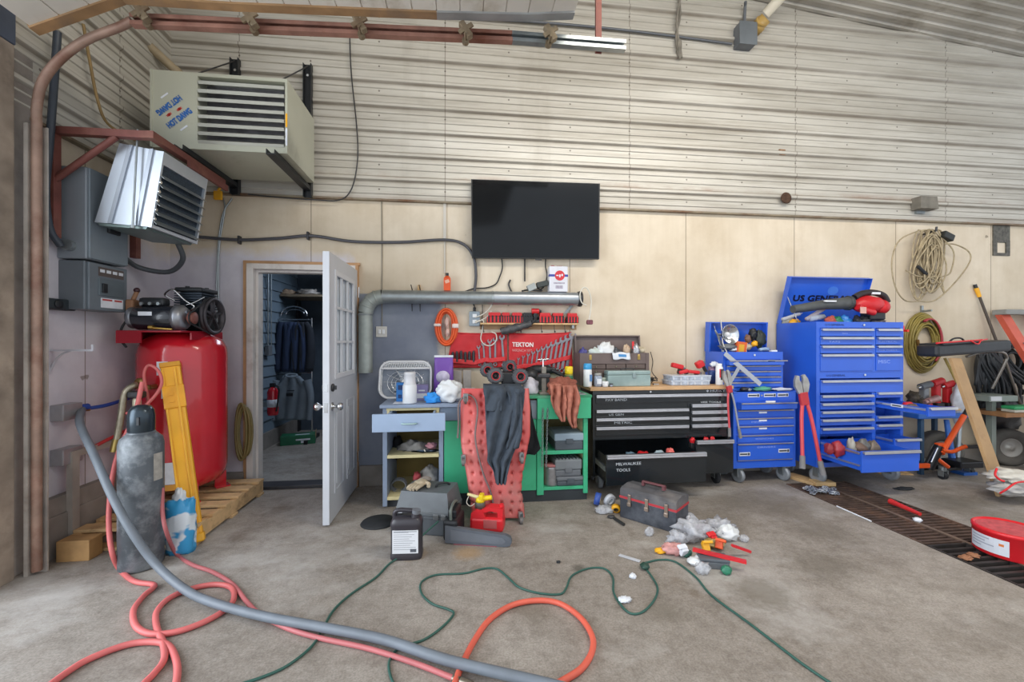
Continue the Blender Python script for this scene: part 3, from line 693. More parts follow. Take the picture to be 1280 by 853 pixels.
P(sh, 'bottom_cover', MB().prism([(-2.335, 2.118), (-2.04, 2.099), (-2.05, 2.085), (-2.32, 2.10)], Y0+.01, Y1-.01, mm), mat('heater base', '#7f8f8c', .4, .6, .1))
P(sh, 'hanger_rod', MB().cyl((-2.10, Y0-.03, 2.10), (-2.07, Y0-.03, 2.72), .006, n=8).cyl((-2.07, Y0-.03, 2.66), (-2.07, Y0-.03, 2.70), .016, n=6).cyl((-2.10, Y0-.03, 2.08), (-2.10, Y0-.03, 2.10), .014, n=6), steel)
br = T('steel_hanger', 'red oxide steel wall bracket carrying the silver electric heater', 'bracket', (-2.5, 3.2, 2.0))
for y in (2.985, 3.66):
    P(br, 'wall_post', MB().box(LW, LW+.045, y-.025, y+.025, 2.0, 2.68), rustred)
    P(br, 'arm', MB().box(LW, -1.95, y-.022, y+.022, 2.645, 2.69), rustred)
P(br, 'diagonal_brace', MB().cyl((LW+.03, 2.985, 2.36), (-2.17, 2.985, 2.65), .02, n=8), rustred)
P(br, 'cross_beam', MB().box(-1.985, -1.94, 2.96, 3.80, 2.645, 2.69), rustred)
P(br, 'flat_strap', MB().box(-1.94, -1.92, 3.3, 3.80, 2.60, 2.645), rustred)
pts = [V((-2.15, 3.54, 2.11)), V((-2.16, 3.62, 1.99)), V((-2.30, 3.68, 1.90)), V((-2.47, 3.62, 1.92)), V((-2.5, 3.5, 1.98)), V((-2.5, 3.37, 2.01))]
S('heater_conduit', MB().tube(smoothpts(pts, 6), .019, 10), mat('grey flexible conduit', '#565a5e', .5, .2, .15), 'thick grey flexible conduit looping from the silver heater to the switch box', 'conduit')
# ================================================================= switch gear on the side wall
sw = T('disconnect_switch', 'tall grey electrical switch box with a black lever on the side wall', 'switch box', (LW, 3.2, 1.87))
M_el = mat('grey electrical box', '#8c949c', .4, .2, .06, 5)
P(sw, 'box', MB().box(LW, LW+.17, 3.035, 3.36, 1.88, 2.47, b=.008), M_el)
P(sw, 'front_cover', MB().box(LW+.17, LW+.185, 3.04, 3.355, 1.885, 2.465, b=.004), mat('grey switch cover', '#818c95', .4, .2, .06))
P(sw, 'lever', MB().box(LW+.185, LW+.235, 3.19, 3.25, 2.10, 2.27, b=.02).box(LW+.185, LW+.205, 3.17, 3.27, 2.08, 2.29, b=.008), blackp)
P(sw, 'warning_label', MB().box(LW+.184, LW+.187, 3.16, 3.27, 2.34, 2.38), mat('red on grey label', '#a0787a', .6))
P(sw, 'hub', MB().cyl((LW+.08, 3.0, 1.96), (LW+.08, 3.04, 1.96), .035, n=14), steel)
pn = T('breaker_panel', 'small grey breaker panel below the tall switch box', 'breaker panel', (LW, 3.2, 1.55))
P(pn, 'box', MB().box(LW, LW+.15, 3.045, 3.37, 1.555, 1.87, b=.006), mat('dark grey panel', '#6f777e', .4, .2, .06))
P(pn, 'front_cover', MB().box(LW+.15, LW+.165, 3.06, 3.375, 1.555, 1.865, b=.004), mat('panel cover', '#767f87', .4, .2, .06))
P(pn, 'breaker_door', MB().box(LW+.165, LW+.172, 3.13, 3.345, 1.655, 1.77, b=.003), mat('panel door', '#68737a', .4, .2, .06))
P(pn, 'breaker', MB().box(LW+.172, LW+.182, 3.15, 3.185, 1.675, 1.735, b=.003), blackp)
P(pn, 'circuit_strip', MB().box(LW+.165, LW+.169, 3.13, 3.34, 1.785, 1.845), mat('brown strip', '#5d524e', .5))
for i in range(4): P(pn, 'circuit_tag', MB().box(LW+.169, LW+.172, 3.14+i*.052, 3.175+i*.052, 1.81, 1.83), paper)
lab = P(pn, 'warning_label', MB().box(LW+.165, LW+.168, 3.15, 3.335, 1.575, 1.64), paper)
P(lab, 'label_print', MB().box(LW+.1682, LW+.169, 3.16, 3.24, 1.622, 1.634).box(LW+.1682, LW+.169, 3.26, 3.325, 1.622, 1.634), mat('red print', '#b8494a', .6))
ot = T('range_outlet', 'black heavy-duty outlet box beside the breaker panel', 'outlet', (LW, 2.98, 1.55))
P(ot, 'box', MB().box(LW, LW+.06, 2.875, 3.10, 1.545, 1.615, b=.008), mat('black outlet', '#2b3338', .5)); P(ot, 'socket_face', MB().lathe([(0, 0), (.028, 0), (.028, .006), (.02, .008), (0, .008)], 16, frame((LW+.06, 2.975, 1.58), XA)), blackp)
p0 = onX(62, 437, LW+.01)
sb = T('shelf_bracket', 'white metal shelf bracket on the grey side wall below the breaker panel', 'bracket', tuple(p0))
M_wb = mat('white bracket', '#c9c9d0', .5, .2, .05)
q = onX(62, 437, LW); q2 = onX(62, 464, LW)
P(sb, 'arm', MB().box(LW, LW+.25, q.y-.008, q.y+.008, q.z-.012, q.z+.0).box(LW+.24, LW+.25, q.y-.008, q.y+.008, q.z, q.z+.03), M_wb); P(sb, 'upright', MB().box(LW, LW+.006, q.y-.012, q.y+.012, q2.z-.02, q.z), M_wb)
P(sb, 'brace', MB().tube(smoothpts([V((LW+.004, q.y, q2.z)), V((LW+.03, q.y, q2.z+.06)), V((LW+.07, q.y, q.z-.03)), V((LW+.12, q.y, q.z-.008))], 4), .006), M_wb)
for (v, lab_) in ((515, 'grey surface outlet box with blue and grey hoses plugged in, at knee height'), (570, 'grey surface outlet box with a red hose, lower on the side wall')):
    q = onX(75, v, LW)
    ob = T('air_outlet', lab_, 'outlet box', (LW, q.y, q.z-.05))
    P(ob, 'box', MB().box(LW, LW+.075, q.y-.07, q.y+.07, q.z-.05, q.z+.05, b=.006), mat('galvanised box', '#a7a7aa', .4, .5, .12, 12))
    P(ob, 'brass_fitting', MB().cyl((LW+.04, q.y+.06, q.z), (LW+.06, q.y+.14, q.z-.005), .014, n=10).cyl((LW+.045, q.y+.09, q.z), (LW+.05, q.y+.115, q.z), .022, n=8), mat('brass', '#a5814a', .35, .9, .15))
q = onX(75, 515, LW); S('blue_hose', MB().tube(smoothpts([V((LW+.06, q.y+.13, q.z)), V((-2.46, 3.3, .90)), V((-2.44, 3.5, .93)), V((-2.40, 3.62, .97))], 5), .013).tube([V((LW+.05, q.y+.08, q.z+.012)), V((LW+.06, q.y+.13, q.z+.012))], .022), mat('blue air hose', '#2a4c9c', .45), 'blue air hose from the upper outlet box to the red compressor', 'hose')
q = onX(75, 570, LW); S('red_hose', MB().tube(smoothpts([V((LW+.06, q.y+.13, q.z)), V((-2.46, 3.3, .655)), V((-2.44, 3.5, .70)), V((-2.40, 3.62, .74))], 5), .012), mat('red air hose', '#c23a3c', .45), 'short red air hose from the lower outlet box', 'hose')
# green-grey control box on the back wall above the motor
q = onY(181, 360, W)
gb = T('control_box', 'pale green control box on the wall above the compressor motor', 'control box', (q.x, W, q.z-.1))
P(gb, 'box', MB().box(q.x-.09, q.x+.09, W-.09, W, q.z-.10, q.z+.10, b=.006), mat('green grey box', '#8fa49c', .4, .2, .06)); P(gb, 'switch_plate', MB().box(q.x, q.x+.06, W-.096, W-.09, q.z-.05, q.z+.07), mat('green label', '#3f6f62', .5))
P(gb, 'conduit_nipple', MB().cyl((q.x+.02, W-.05, q.z+.1), (q.x+.02, W-.05, 2.05), .012, n=8), steel)
# conduits on the cream boards
S('wall_conduit', MB().tube(smoothpts([onY(u, v, W-.03) for u, v in [(245, 296), (300, 300), (350, 298), (390, 295), (440, 302), (500, 303), (556, 300), (580, 306), (592, 322), (595, 345), (593, 366)]], 6), .014, 10), mat('dark conduit', '#55555a', .45, .2, .1), 'dark conduit running along the cream boards and bending down under the TV', 'conduit')
for i, (u, v) in enumerate(((299, 300), (385, 295))):
    q = onY(u, v, W-.03); S('conduit_strap', MB().box(q.x-.008, q.x+.008, W-.048, W, q.z-.035, q.z+.035, b=.003), darksteel, 'small dark strap holding the conduit, %s' % ('by the heater end' if i == 0 else 'above the open door'), 'strap', 'conduit straps')
for k, pts in enumerate(([(290, 248), (278, 270), (272, 320), (271, 400), (276, 480), (278, 575)], [(279, 248), (281, 262), (275, 300), (273, 340), (274, 420)])):
    S('thin_conduit', wtube(pts, .007, W-.02), steel, ('thin grey conduit running down the wall behind the compressor flywheel', 'shorter thin conduit beside the long one behind the compressor')[k], 'conduit')
S('thermostat_wire', wtube([(437, 40), (439, 90), (446, 160), (447, 200), (440, 235), (425, 250), (395, 250), (350, 247), (310, 243)], .006, W-.05), darksteel, 'thin wire hanging down the ribbed steel and looping back to the heater bracket', 'wire')
S('white_stick', MB().box(onY(556, 250, W).x-.012, onY(556, 250, W).x+.012, W-.015, W-.001, 2.30, 2.66).box(onY(556, 250, W).x-.004, onY(556, 250, W).x+.004, W-.012, W-.001, 2.0, 2.30), M_gd, 'narrow white batten on the cream wall beside the TV', 'batten')
# ================================================================= compressor corner
# timber pallet
pal = T('pallet', 'pale timber pallet under the red air compressor', 'pallet', (-2.1, 3.6, 0))
px0, px1, py0, py1 = -2.46, -1.72, 3.02, 4.0
for i in range(6):
    y = py0+.02+i*(py1-py0-.13)/5
    P(pal, 'deck_board', MB().box(px0, px1, y, y+.10, .115, .135, b=.003), woodlt)
for x in (px0, (px0+px1)/2-.03, px1-.06): P(pal, 'stringer', MB().box(x, x+.05, py0, py1, .02, .114, b=.003), woodlt)
for y in (py0, (py0+py1)/2-.05, py1-.1): P(pal, 'bottom_board', MB().box(px0, px1, y, y+.09, 0, .019, b=.003), woodlt)
# vertical receiver with the pump on top
tx, ty, R_ = -2.175, 3.66, .29
ac = T('air_compressor', 'red upright air compressor with black motor and pump on top, on the pallet', 'air compressor', (tx, ty, .135))
prof = [(0, .20), (.10, .20), (.18, .215), (.25, .25), (.282, .30), (.29, .36), (.29, 1.25), (.283, 1.30), (.26, 1.355), (.2, 1.40), (.1, 1.425), (0, 1.43)]
P(ac, 'tank', MB().lathe(prof, 40, Matrix.Translation((tx, ty, 0))), redmetal)
for a in (-50, 40, 130, 220):
    ca, sa = math.cos(math.radians(a)), math.sin(math.radians(a)); fx = frame((tx+ca*.235, ty+sa*.235, .135), ZA, (ca, sa, 0))
    P(ac, 'foot', MB().box(-.03, .07, -.05, .05, 0, .01, mx=fx).prism([(-.04, -.045), (.04, -.045), (.03, .045), (-.03, .045)], .01, .14, fx), redmetal)
pf = MB().box(tx-.22, tx+.20, ty-.37, ty+.16, 1.412, 1.425, b=.004).box(tx-.22, tx-.06, ty-.37, ty-.36, 1.335, 1.42).box(tx-.22, tx-.21, ty-.37, ty+.16, 1.335, 1.42).box(tx+.19, tx+.20, ty-.25, ty+.16, 1.36, 1.42)
P(ac, 'pump_platform', pf, mat('dark red bracket', '#9c1a2a', .35, .1, .15))  # darker red than the tank: shade on the skirt put into the colour
for dx in (-.13, .13): P(ac, 'weld_saddle', MB().tube(arc((tx+dx, ty, 1.16), .262, math.radians(20), math.radians(160), 12, YA, ZA), .008, 6), mat('dark saddle', '#5e2a30', .5, .3))
my, mz = ty-.29, 1.518
P(ac, 'motor', MB().lathe([(0, 0), (.04, 0), (.075, .012), (.088, .03), (.088, .28), (.078, .30), (.03, .305), (0, .305)], 28, frame((-2.33, my, mz), XA)), mat('black motor paint', '#23262e', .25, .1, .1, coat=.4))
P(ac, 'motor_end_bell', MB().lathe([(0, -.03), (.05, -.028), (.078, -.01), (.08, .03), (.0, .03)], 24, frame((-2.335, my, mz), XA)), mat('silver end bell', '#8d9096', .35, .8, .1)); P(ac, 'motor_flange', MB().lathe([(0, 0), (.095, 0), (.095, .03), (.07, .06), (0, .06)], 24, frame((-2.045, my, mz), XA)), mat('silver flange', '#9a9ca2', .35, .8, .1))
P(ac, 'capacitor', MB().box(-2.29, -2.12, my-.03, my+.05, mz+.085, mz+.145, b=.02), blackp)
P(ac, 'terminal_bolts', MB().cyl((-2.26, my-.045, mz+.10), (-2.26, my-.03, mz+.10), .012, n=8).cyl((-2.205, my-.045, mz+.10), (-2.205, my-.03, mz+.10), .012, n=8).cyl((-2.15, my-.045, mz+.10), (-2.15, my-.03, mz+.10), .012, n=8), steel)
lb_ = MB(); 
for k in range(6):
    a0 = math.radians(-60+k*11); a1 = math.radians(-60+(k+1)*11)
    def q_(a, x): return (x, my-.089*math.cos(a), mz+.089*math.sin(a))
    lb_.add([q_(a0, -2.25), q_(a0, -2.16), q_(a1, -2.16), q_(a1, -2.25)], [(0, 1, 2, 3)])
P(ac, 'motor_label', MB().add([(p.x, p.y, p.z+.03) for p in lb_.v], lb_.f), paper)
P(ac, 'pressure_switch', MB().box(-2.38, -2.33, my-.02, my+.05, mz+.05, mz+.13, b=.01).cyl((-2.34, my, mz+.13), (-2.33, my+.02, mz+.19), .014), mat('brown switch', '#8a6448', .6)); P(ac, 'switch_knob', MB().ball((-2.33, my+.02, mz+.20), .02, 12, 8), mat('dark red knob', '#3a1a20', .4))
pump = MB().box(-2.17, -1.99, ty-.10, ty+.11, 1.43, 1.52, b=.02).box(-2.16, -2.0, ty-.09, ty+.10, 1.515, 1.60, b=.01)
P(ac, 'pump_block', pump, mat('black pump casting', '#1f2a2e', .4, .2, .2, 10))
fin = MB()
for i in range(7): fin.box(-2.18, -1.985, ty-.11, ty+.12, 1.605+i*.018, 1.613+i*.018)
fin.box(-2.155, -2.0, ty-.08, ty+.09, 1.60, 1.73)
P(ac, 'cooling_fins', fin, mat('blue black fins', '#2a3440', .4, .4, .2, 12)); P(ac, 'cylinder_head', MB().box(-2.18, -1.985, ty-.11, ty+.12, 1.732, 1.765, b=.01).cyl((-2.12, ty-.05, 1.765), (-2.12, ty-.05, 1.78), .015, n=8).cyl((-2.04, ty+.06, 1.765), (-2.04, ty+.06, 1.78), .015, n=8), blackp)
P(ac, 'discharge_tube', MB().tube(smoothpts([V((-2.17, ty-.12, 1.66)), V((-2.22, ty-.15, 1.70)), V((-2.16, ty-.16, 1.74)), V((-2.08, ty-.15, 1.66)), V((-2.02, ty-.14, 1.61)), V((-2.10, ty-.14, 1.56))], 6), .007).tube(smoothpts([V((-2.21, ty-.14, 1.60)), V((-2.05, ty-.15, 1.63)), V((-1.97, ty-.1, 1.69))], 6), .005), chrome)
fx, fy, fz, fr_ = -1.945, ty-.035, 1.548, .145
fw = MB().lathe([(fr_-.022, -.022), (fr_, -.022), (fr_-.006, -.005), (fr_-.012, 0), (fr_-.006, .005), (fr_, .022), (fr_-.022, .022), (fr_-.022, -.022)], 40, frame((fx, fy, fz), XA)).cyl((fx-.02, fy, fz), (fx+.02, fy, fz), .028, n=16)
for k in range(5):
    a = 2*math.pi*k/5+.3; d = V((0, math.cos(a), math.sin(a))); fw.box(-.011, .011, -.008, .008, .02, fr_-.015, mx=frame((fx, fy, fz), d, XA))
P(ac, 'flywheel', fw, mat('dusty cast iron', '#4a464a', .5, .5, .2, 12)); P(ac, 'crank_shaft', MB().cyl((-1.99, fy, fz), (fx+.03, fy, fz), .014, n=10), darksteel)
pyy, pr_ = my, .045
P(ac, 'motor_pulley', MB().lathe([(0, -.015), (pr_, -.015), (pr_-.012, 0), (pr_, .015), (.015, .015), (0, .015)], 20, frame((fx, pyy, mz), XA)).cyl((-1.985, pyy, mz), (fx, pyy, mz), .012, n=10), rustred)
d = V((0, fy-pyy, fz-mz)); L_ = d.length; th = math.atan2(d.z, d.y)
belt = []
phi = math.acos(max(-1, min(1, (pr_-fr_)/L_)))     # tangent angle from the motor pulley
for i in range(13): a = th+phi+(2*math.pi-2*phi)*i/12; belt.append(V((fx, pyy+pr_*math.cos(a), mz+pr_*math.sin(a))))
for i in range(25): a = th-phi+(2*phi)*i/24; belt.append(V((fx, fy+fr_*math.cos(a), fz+fr_*math.sin(a))))
P(ac, 'drive_belt', MB().tube(belt, .006, 6, closed=True), blackr)
P(ac, 'relief_valve', MB().cyl((-2.16, my-.1, mz-.075), (-2.02, my-.1, mz-.085), .008).cyl((-2.17, my-.1, mz-.07), (-2.14, my-.1, mz-.072), .014), mat('brass valve', '#b8954e', .3, .9))
P(ac, 'power_lead', MB().tube(smoothpts([V((-2.36, my, mz+.02)), V((-2.41, my-.01, mz-.08)), V((-2.39, my-.04, mz-.16)), V((-2.33, my-.08, mz-.21))], 5), .008), blackcord)
def tank_patch(a0, a1, z0, z1, r=.2925, n=8):
    mb = MB(); vs = []
    for i in range(n+1):
        a = math.radians(a0+(a1-a0)*i/n); vs += [(tx+r*math.cos(a), ty+r*math.sin(a), z0), (tx+r*math.cos(a), ty+r*math.sin(a), z1)]
    return mb.add(vs, [(2*i, 2*i+2, 2*i+3, 2*i+1) for i in range(n)])
P(ac, 'round_decal', tank_patch(-92, -78, 1.10, 1.20), paper, label='white label high on the tank')
P(ac, 'data_plate', tank_patch(-86, -66, .93, 1.02), paper, label='white data plate behind the yellow case'); P(ac, 'instruction_label', tank_patch(-86, -62, .30, .46), paper, label='white instruction label low on the tank')
P(ac, 'orange_label', tank_patch(-86, -62, .255, .298), mat('orange label', '#d89a3c', .5)); 
P(ac, 'outlet_valve', MB().cyl((tx-.02, ty-.29, 1.02), (tx-.02, ty-.36, 1.02), .018).cyl((tx-.02, ty-.35, 1.02), (tx-.10, ty-.38, 1.03), .016).lathe([(0, 0), (.03, 0), (.03, .02), (0, .02)], 14, frame((tx-.06, ty-.37, 1.06), (0, -1, 0))), mat('brass fitting', '#a08250', .35, .85, .15))
# air filter and regulator bundle hanging off the tank
fb_ = T('air_filter', 'metal air filter and regulator hanging beside the red tank above the gas cylinder', 'air filter', (-2.32, 3.2, .95))
P(fb_, 'pipe', MB().tube(smoothpts([V((tx-.10, ty-.38, 1.03)), V((-2.20, 3.18, 1.05)), V((-2.23, 3.14, 1.0)), V((-2.24, 3.12, .85)), V((-2.25, 3.10, .70))], 6), .02, 10), mat('worn brass pipe', '#a29a86', .4, .7, .3, 20))
P(fb_, 'bowl', MB().lathe([(0, 0), (.018, 0), (.024, .03), (.024, .09), (.018, .11), (0, .11)], 16, Matrix.Translation((-2.165, 3.15, .86))), mat('filter bowl', '#c8c2a8', .3, .2, .1)); P(fb_, 'cap', MB().box(-2.21, -2.12, 3.12, 3.18, .965, 1.01, b=.012), darksteel)
P(fb_, 'lower_fitting', MB().cyl((-2.25, 3.10, .70), (-2.26, 3.09, .62), .024, n=8), mat('brass nut', '#b09a5c', .35, .9))
# yellow case leaning on the tank
yb = MB(); b0 = V((-1.755, 3.06, .0)); b1 = V((-2.06, 3.315, 1.185)); d = b1-b0
xd = V((.82, .38, 0)).normalized()
yx = frame(b0, d, xd); L_ = d.length
yc = T('tool_case', 'tall narrow yellow plastic case leaning against the red compressor tank', 'case', tuple(b0))
P(yc, 'body', MB(yx).box(-.055, .055, -.04, .035, .012, L_, b=.012), yellow)
P(yc, 'raised_rib', MB(yx).box(.018, .03, -.052, -.036, .05, L_-.04, b=.004).box(-.05, -.04, -.046, -.036, .05, L_-.04, b=.003), yellow); P(yc, 'latch', MB(yx).box(-.06, .062, -.05, -.034, L_-.33, L_-.17, b=.006).box(-.03, .0, -.056, -.048, L_-.29, L_-.27).box(-.03, .0, -.056, -.048, L_-.24, L_-.22), mat('yellow latch', '#e8a21c', .4)); P(yc, 'end_cap', MB(yx).box(-.058, .058, -.05, .037, L_-.03, L_+.004, b=.004), mat('dark yellow end', '#d7961c', .45))
P(yc, 'foot_cap', MB(yx).box(-.062, .062, -.058, .04, .004, .06, b=.01), yellow)
# gas cylinder
gx, gy = -1.90, 2.80; gr = .109
gc = T('gas_cylinder', 'scuffed dark grey gas cylinder with a domed cap standing on the floor', 'gas cylinder', (gx, gy, 0))
M_gc = mat('scuffed grey cylinder', '#5a6066', .45, .2, .35, 5, dirt='#9aa0a4', damt=.6, dscale=7)
P(gc, 'shell', MB().lathe([(0, 0), (gr-.01, 0), (gr, .012), (gr, .735), (gr-.008, .768), (gr-.03, .79), (.07, .80), (0, .80)], 32, Matrix.Translation((gx, gy, 0))), M_gc)
P(gc, 'collar', MB().lathe([(.062, .78), (.07, .785), (.07, .80), (.066, .808), (0, .808)], 28, Matrix.Translation((gx, gy, 0))), M_gc)
P(gc, 'valve_cap', MB().lathe([(.06, .80), (.066, .815), (.066, .90), (.061, .935), (.047, .958), (.02, .967), (0, .968)], 28, Matrix.Translation((gx, gy, 0))), mat('dark shiny cap', '#3c464e', .25, .6, .2, 6))
P(gc, 'cap_slot', MB().box(gx+.02, gx+.032, gy-.068, gy-.06, .855, .90), blackp)
q = []
lb_ = MB(); vs = []
for i in range(9):
    a = math.radians(-26+i*4); vs += [(gx+(gr+.001)*math.cos(a), gy+(gr+.001)*math.sin(a), .52), (gx+(gr+.001)*math.cos(a), gy+(gr+.001)*math.sin(a), .68)]
P(gc, 'paper_label', lb_.add(vs, [(2*i, 2*i+2, 2*i+3, 2*i+1) for i in range(8)]), mat('worn label', '#a8a49c', .7, 0, .2, 30))
# blue and white bag of absorbent behind the cylinder
bg_ = T('sack', 'blue and white sack standing between the gas cylinder and the yellow case', 'sack', (-1.79, 2.94, 0))
bm_ = MB(); rows = []
bx_, by_ = -1.775, 2.955
sk = MB(); sk.ball((bx_, by_, .14), (.085, .055, .20), 26, 18, None, lambda d: (1/max(abs(d.x), abs(d.y)*.8, abs(d.z)*.9))**.55*(.95+.2*noise.noise(d*3.5)))
for p in sk.v: p.z = max(p.z, 0)
m, nd, L, b = node_mat('sack print')
pos, px_, py_, pz_ = geo(nd, L); f1, _ = nnoise(nd, L, pos, 7, 2, .4, sx=(1, 1, 1.6), lo=.46, hi=.5)
L.new(nmix(nd, L, f1, '#3f9fd4', '#dfe8ee'), b.inputs['Base Color']); b.inputs['Roughness'].default_value = .35
P(bg_, 'body', sk, m); P(bg_, 'gathered_neck', MB().lump((bx_-.01, by_, .34), (.035, .025, .07), 5, .4), plasticbag)
# timber leaning by the wall and board offcut
S('timber_block', MB().box(-2.44, -2.26, 2.90, 3.0, .0, .125, b=.004), mat('raw timber', '#b58d5c', .7, 0, .2, 10), 'short raw timber block on the floor behind the gas cylinder', 'timber')
S('batten_frame', MB().box(LW+.052, LW+.085, 3.04, 3.09, .0, .62).box(LW+.052, LW+.085, 3.04, 3.40, .60, .64), mat('grey batten', '#a39b92', .7, 0, .15), 'grey batten frame leaning low against the side wall', 'frame')
# yellow-green hose coil behind the tank
hc = MB()
for i in range(4): hc.tube([V((-1.91+.01*i, 3.99+.015*(i % 2), .55))+V((.045*math.cos(a)*(1+.08*i), 0, .25*math.sin(a)*(1-.05*i))) for a in [2*math.pi*k/24 for k in range(24)]], .011, 8, closed=True)
S('hose_coil', hc, mat('yellow hose', '#7c6e42', .5, 0, .15), 'yellowish hose coil hung behind the red tank beside the doorway', 'hose')
rl = MB()
for i in range(9):
    random.seed(i); rl.lump((-1.93+.03*i % .16-.02, 4.0-.04*(i % 3), .03), (.05, .04, .04), i, .5, flat=0)
S('rag_heap', rl, mat('black rags', '#3b3a3c', .9, 0, .3), 'small heap of black rags on the floor by the door jamb', 'rags')
# ================================================================= grey cabinet and green bench
gx0, gx1, gy0, gy1 = -.615, -.135, 3.50, 4.04
cabn = T('storage_cabinet', 'blue-grey cabinet with its top drawer open, end of the bench nearest the door', 'cabinet', ((gx0+gx1)/2, 3.75, 0))
M_bg = mat('blue grey paint', '#8e9cb2', .5, 0, .08, 5, dirt='#7b8596', damt=.3)
M_cream = mat('cream painted timber', '#d9cc9c', .55, 0, .1, 8, dirt='#a08a58', damt=.3)
P(cabn, 'side_panel', MB().box(gx0, gx0+.035, gy0, gy1, .02, .81, b=.003), M_bg); P(cabn, 'side_panel', MB().box(gx1-.035, gx1, gy0+.01, gy1, .02, .81, b=.003), M_bg)
P(cabn, 'back_panel', MB().box(gx0+.035, gx1-.035, gy1-.02, gy1, .02, .81), mat('bare plywood back', '#8d7a44', .7, 0, .2, 6))
P(cabn, 'shelf', MB().box(gx0+.035, gx1-.035, gy0, gy1-.02, .405, .43, b=.003), M_cream); P(cabn, 'shelf', MB().box(gx0+.035, gx1-.035, gy0, gy1-.02, .07, .095, b=.003), M_cream)
P(cabn, 'kick_board', MB().box(gx0+.035, gx1-.035, gy0+.05, gy0+.07, 0, .07), mat('dark kick', '#3f4248', .6))
P(cabn, 'drawer_frame', MB().box(gx0+.03, gx1-.03, gy0-.004, gy0+.02, .79, .815).box(gx0+.035, gx0+.055, gy0-.004, gy0+.02, .68, .8).box(gx1-.055, gx1-.035, gy0-.004, gy0+.02, .68, .8), M_cream)
drw = P(cabn, 'drawer', MB().box(gx0-.03, gx1+.025, 3.235, 3.26, .672, .805, b=.004).box(gx0+.06, gx0+.075, 3.26, 3.74, .69, .785).box(gx1-.075, gx1-.06, 3.26, 3.74, .69, .785).box(gx0+.06, gx1-.06, 3.26, 3.74, .685, .695), mat('pale blue drawer', '#96a9c3', .45, 0, .06, 5))
P(drw, 'drawer_handle', MB().tube(smoothpts([V((-.43, 3.235, .733)), V((-.42, 3.212, .735)), V((-.375, 3.207, .735)), V((-.33, 3.212, .735)), V((-.32, 3.235, .733))], 5), .006), mat('pale green pull', '#a9c6c4', .4, .2))
P(cabn, 'countertop', MB().box(gx0-.02, .36, gy0-.025, gy1+.03, .812, .838, b=.003), M_bg)
P(cabn, 'grey_apron', MB().box(gx1, .40, gy0-.005, gy0+.02, .70, .81, b=.002), mat('grey apron', '#76869a', .5, 0, .1, 5))
# green bench
ex0, ex1 = gx1+.004, 1.075
gbn = T('green_workbench', 'bright green workbench with an open shelf bay, between the grey cabinet and the black chest', 'workbench', (.45, 3.77, 0))
M_gr = mat('bright green paint', '#43b586', .45, 0, .08, 5, dirt='#2f8f62', damt=.25)
bx0 = .665
P(gbn, 'front_panel', MB().box(ex0+.004, .24, gy0, gy0+.02, .10, .695, b=.003), M_gr); P(gbn, 'front_panel', MB().box(.245, bx0-.03, gy0, gy0+.02, .10, .695, b=.003), M_gr)
P(gbn, 'stile', MB().box(bx0-.025, bx0+.03, gy0-.01, gy0+.02, .06, .86, b=.003), M_gr); P(gbn, 'stile', MB().box(ex1-.035, ex1, gy0-.01, gy0+.02, .06, .86, b=.003), M_gr)
P(gbn, 'side_panel', MB().box(ex1-.02, ex1, gy0+.02, gy1, .06, .86), M_cream); P(gbn, 'side_panel', MB().box(bx0-.01, bx0+.01, gy0+.02, gy1, .06, .86), M_cream)
P(gbn, 'back_panel', MB().box(bx0, ex1, gy1-.02, gy1, .06, .86), mat('bench back', '#a09468', .7, 0, .2)); P(gbn, 'grey_rail', MB().box(.40, bx0-.028, gy0-.005, gy0+.02, .70, .855, b=.002), mat('grey rail', '#86919c', .5))
P(gbn, 'apron', MB().box(bx0-.027, ex1+.02, gy0-.04, gy0-.012, .70, .872, b=.003), M_gr)
P(gbn, 'worktop', MB().box(.365, ex1+.03, gy0-.035, gy1+.03, .872, .895, b=.003), mat('green worktop', '#3a9c70', .5, 0, .2, 8, dirt='#8f9a94', damt=.5))
P(gbn, 'shelf', MB().box(bx0+.01, ex1-.02, gy0, gy1-.02, .395, .425, b=.003), M_gr); P(gbn, 'shelf', MB().box(bx0+.01, ex1-.02, gy0, gy1-.02, .095, .12, b=.003), M_gr)
P(gbn, 'kick_board', MB().box(ex0, ex1, gy0+.01, gy0+.04, 0, .098), mat('dark kick board', '#32383c', .6, 0, .2))
# things in the cabinets
def px_lump(name, u0, u1, v0, v1, Y, m, label, cat, seed=1, amp=.3, thick=.05, group=None, flat=None, freq=2.2):
    a, b_ = onY(u0, v1, Y), onY(u1, v0, Y); c = (a+b_)/2
    return S(name, MB().lump(c, ((b_.x-a.x)/2, thick, (b_.z-a.z)/2), seed, amp, freq, flat=flat), m, label, cat, group)
grag = mat('grey rags', '#8f8c88', .9, 0, .25, 12); brag = mat('blue grey rag', '#5f6f80', .9, 0, .2, 10); tanr = mat('tan cloth', '#b3a48c', .9, 0, .2, 14); pinkr = mat('pink cloth', '#c28a92', .9, 0, .15)
px_lump('work_glove', 486, 514, 566, 580, 3.58, tanr, 'tan knitted glove hanging over the front edge of the cabinet shelf', 'glove', 2, .5, .05, flat=.40)
px_lump('rag', 498, 536, 550, 580, 3.68, grag, 'grey rag heaped in the middle of the cabinet shelf', 'rag', 3, .6, .07, flat=.432)
px_lump('rag', 516, 549, 562, 579, 3.60, brag, 'blue-grey rag at the front of the cabinet shelf beside the tan glove', 'rag', 4, .5, .05, flat=.432)
px_lump('rag', 532, 546, 553, 562, 3.66, pinkr, 'small pink cloth on top of the cabinet rags', 'rag', 5, .4, .04)
px_lump('black_bag', 487, 505, 545, 575, 3.85, blackr, 'dark bag at the back of the cabinet shelf', 'bag', 6, .3, .1)
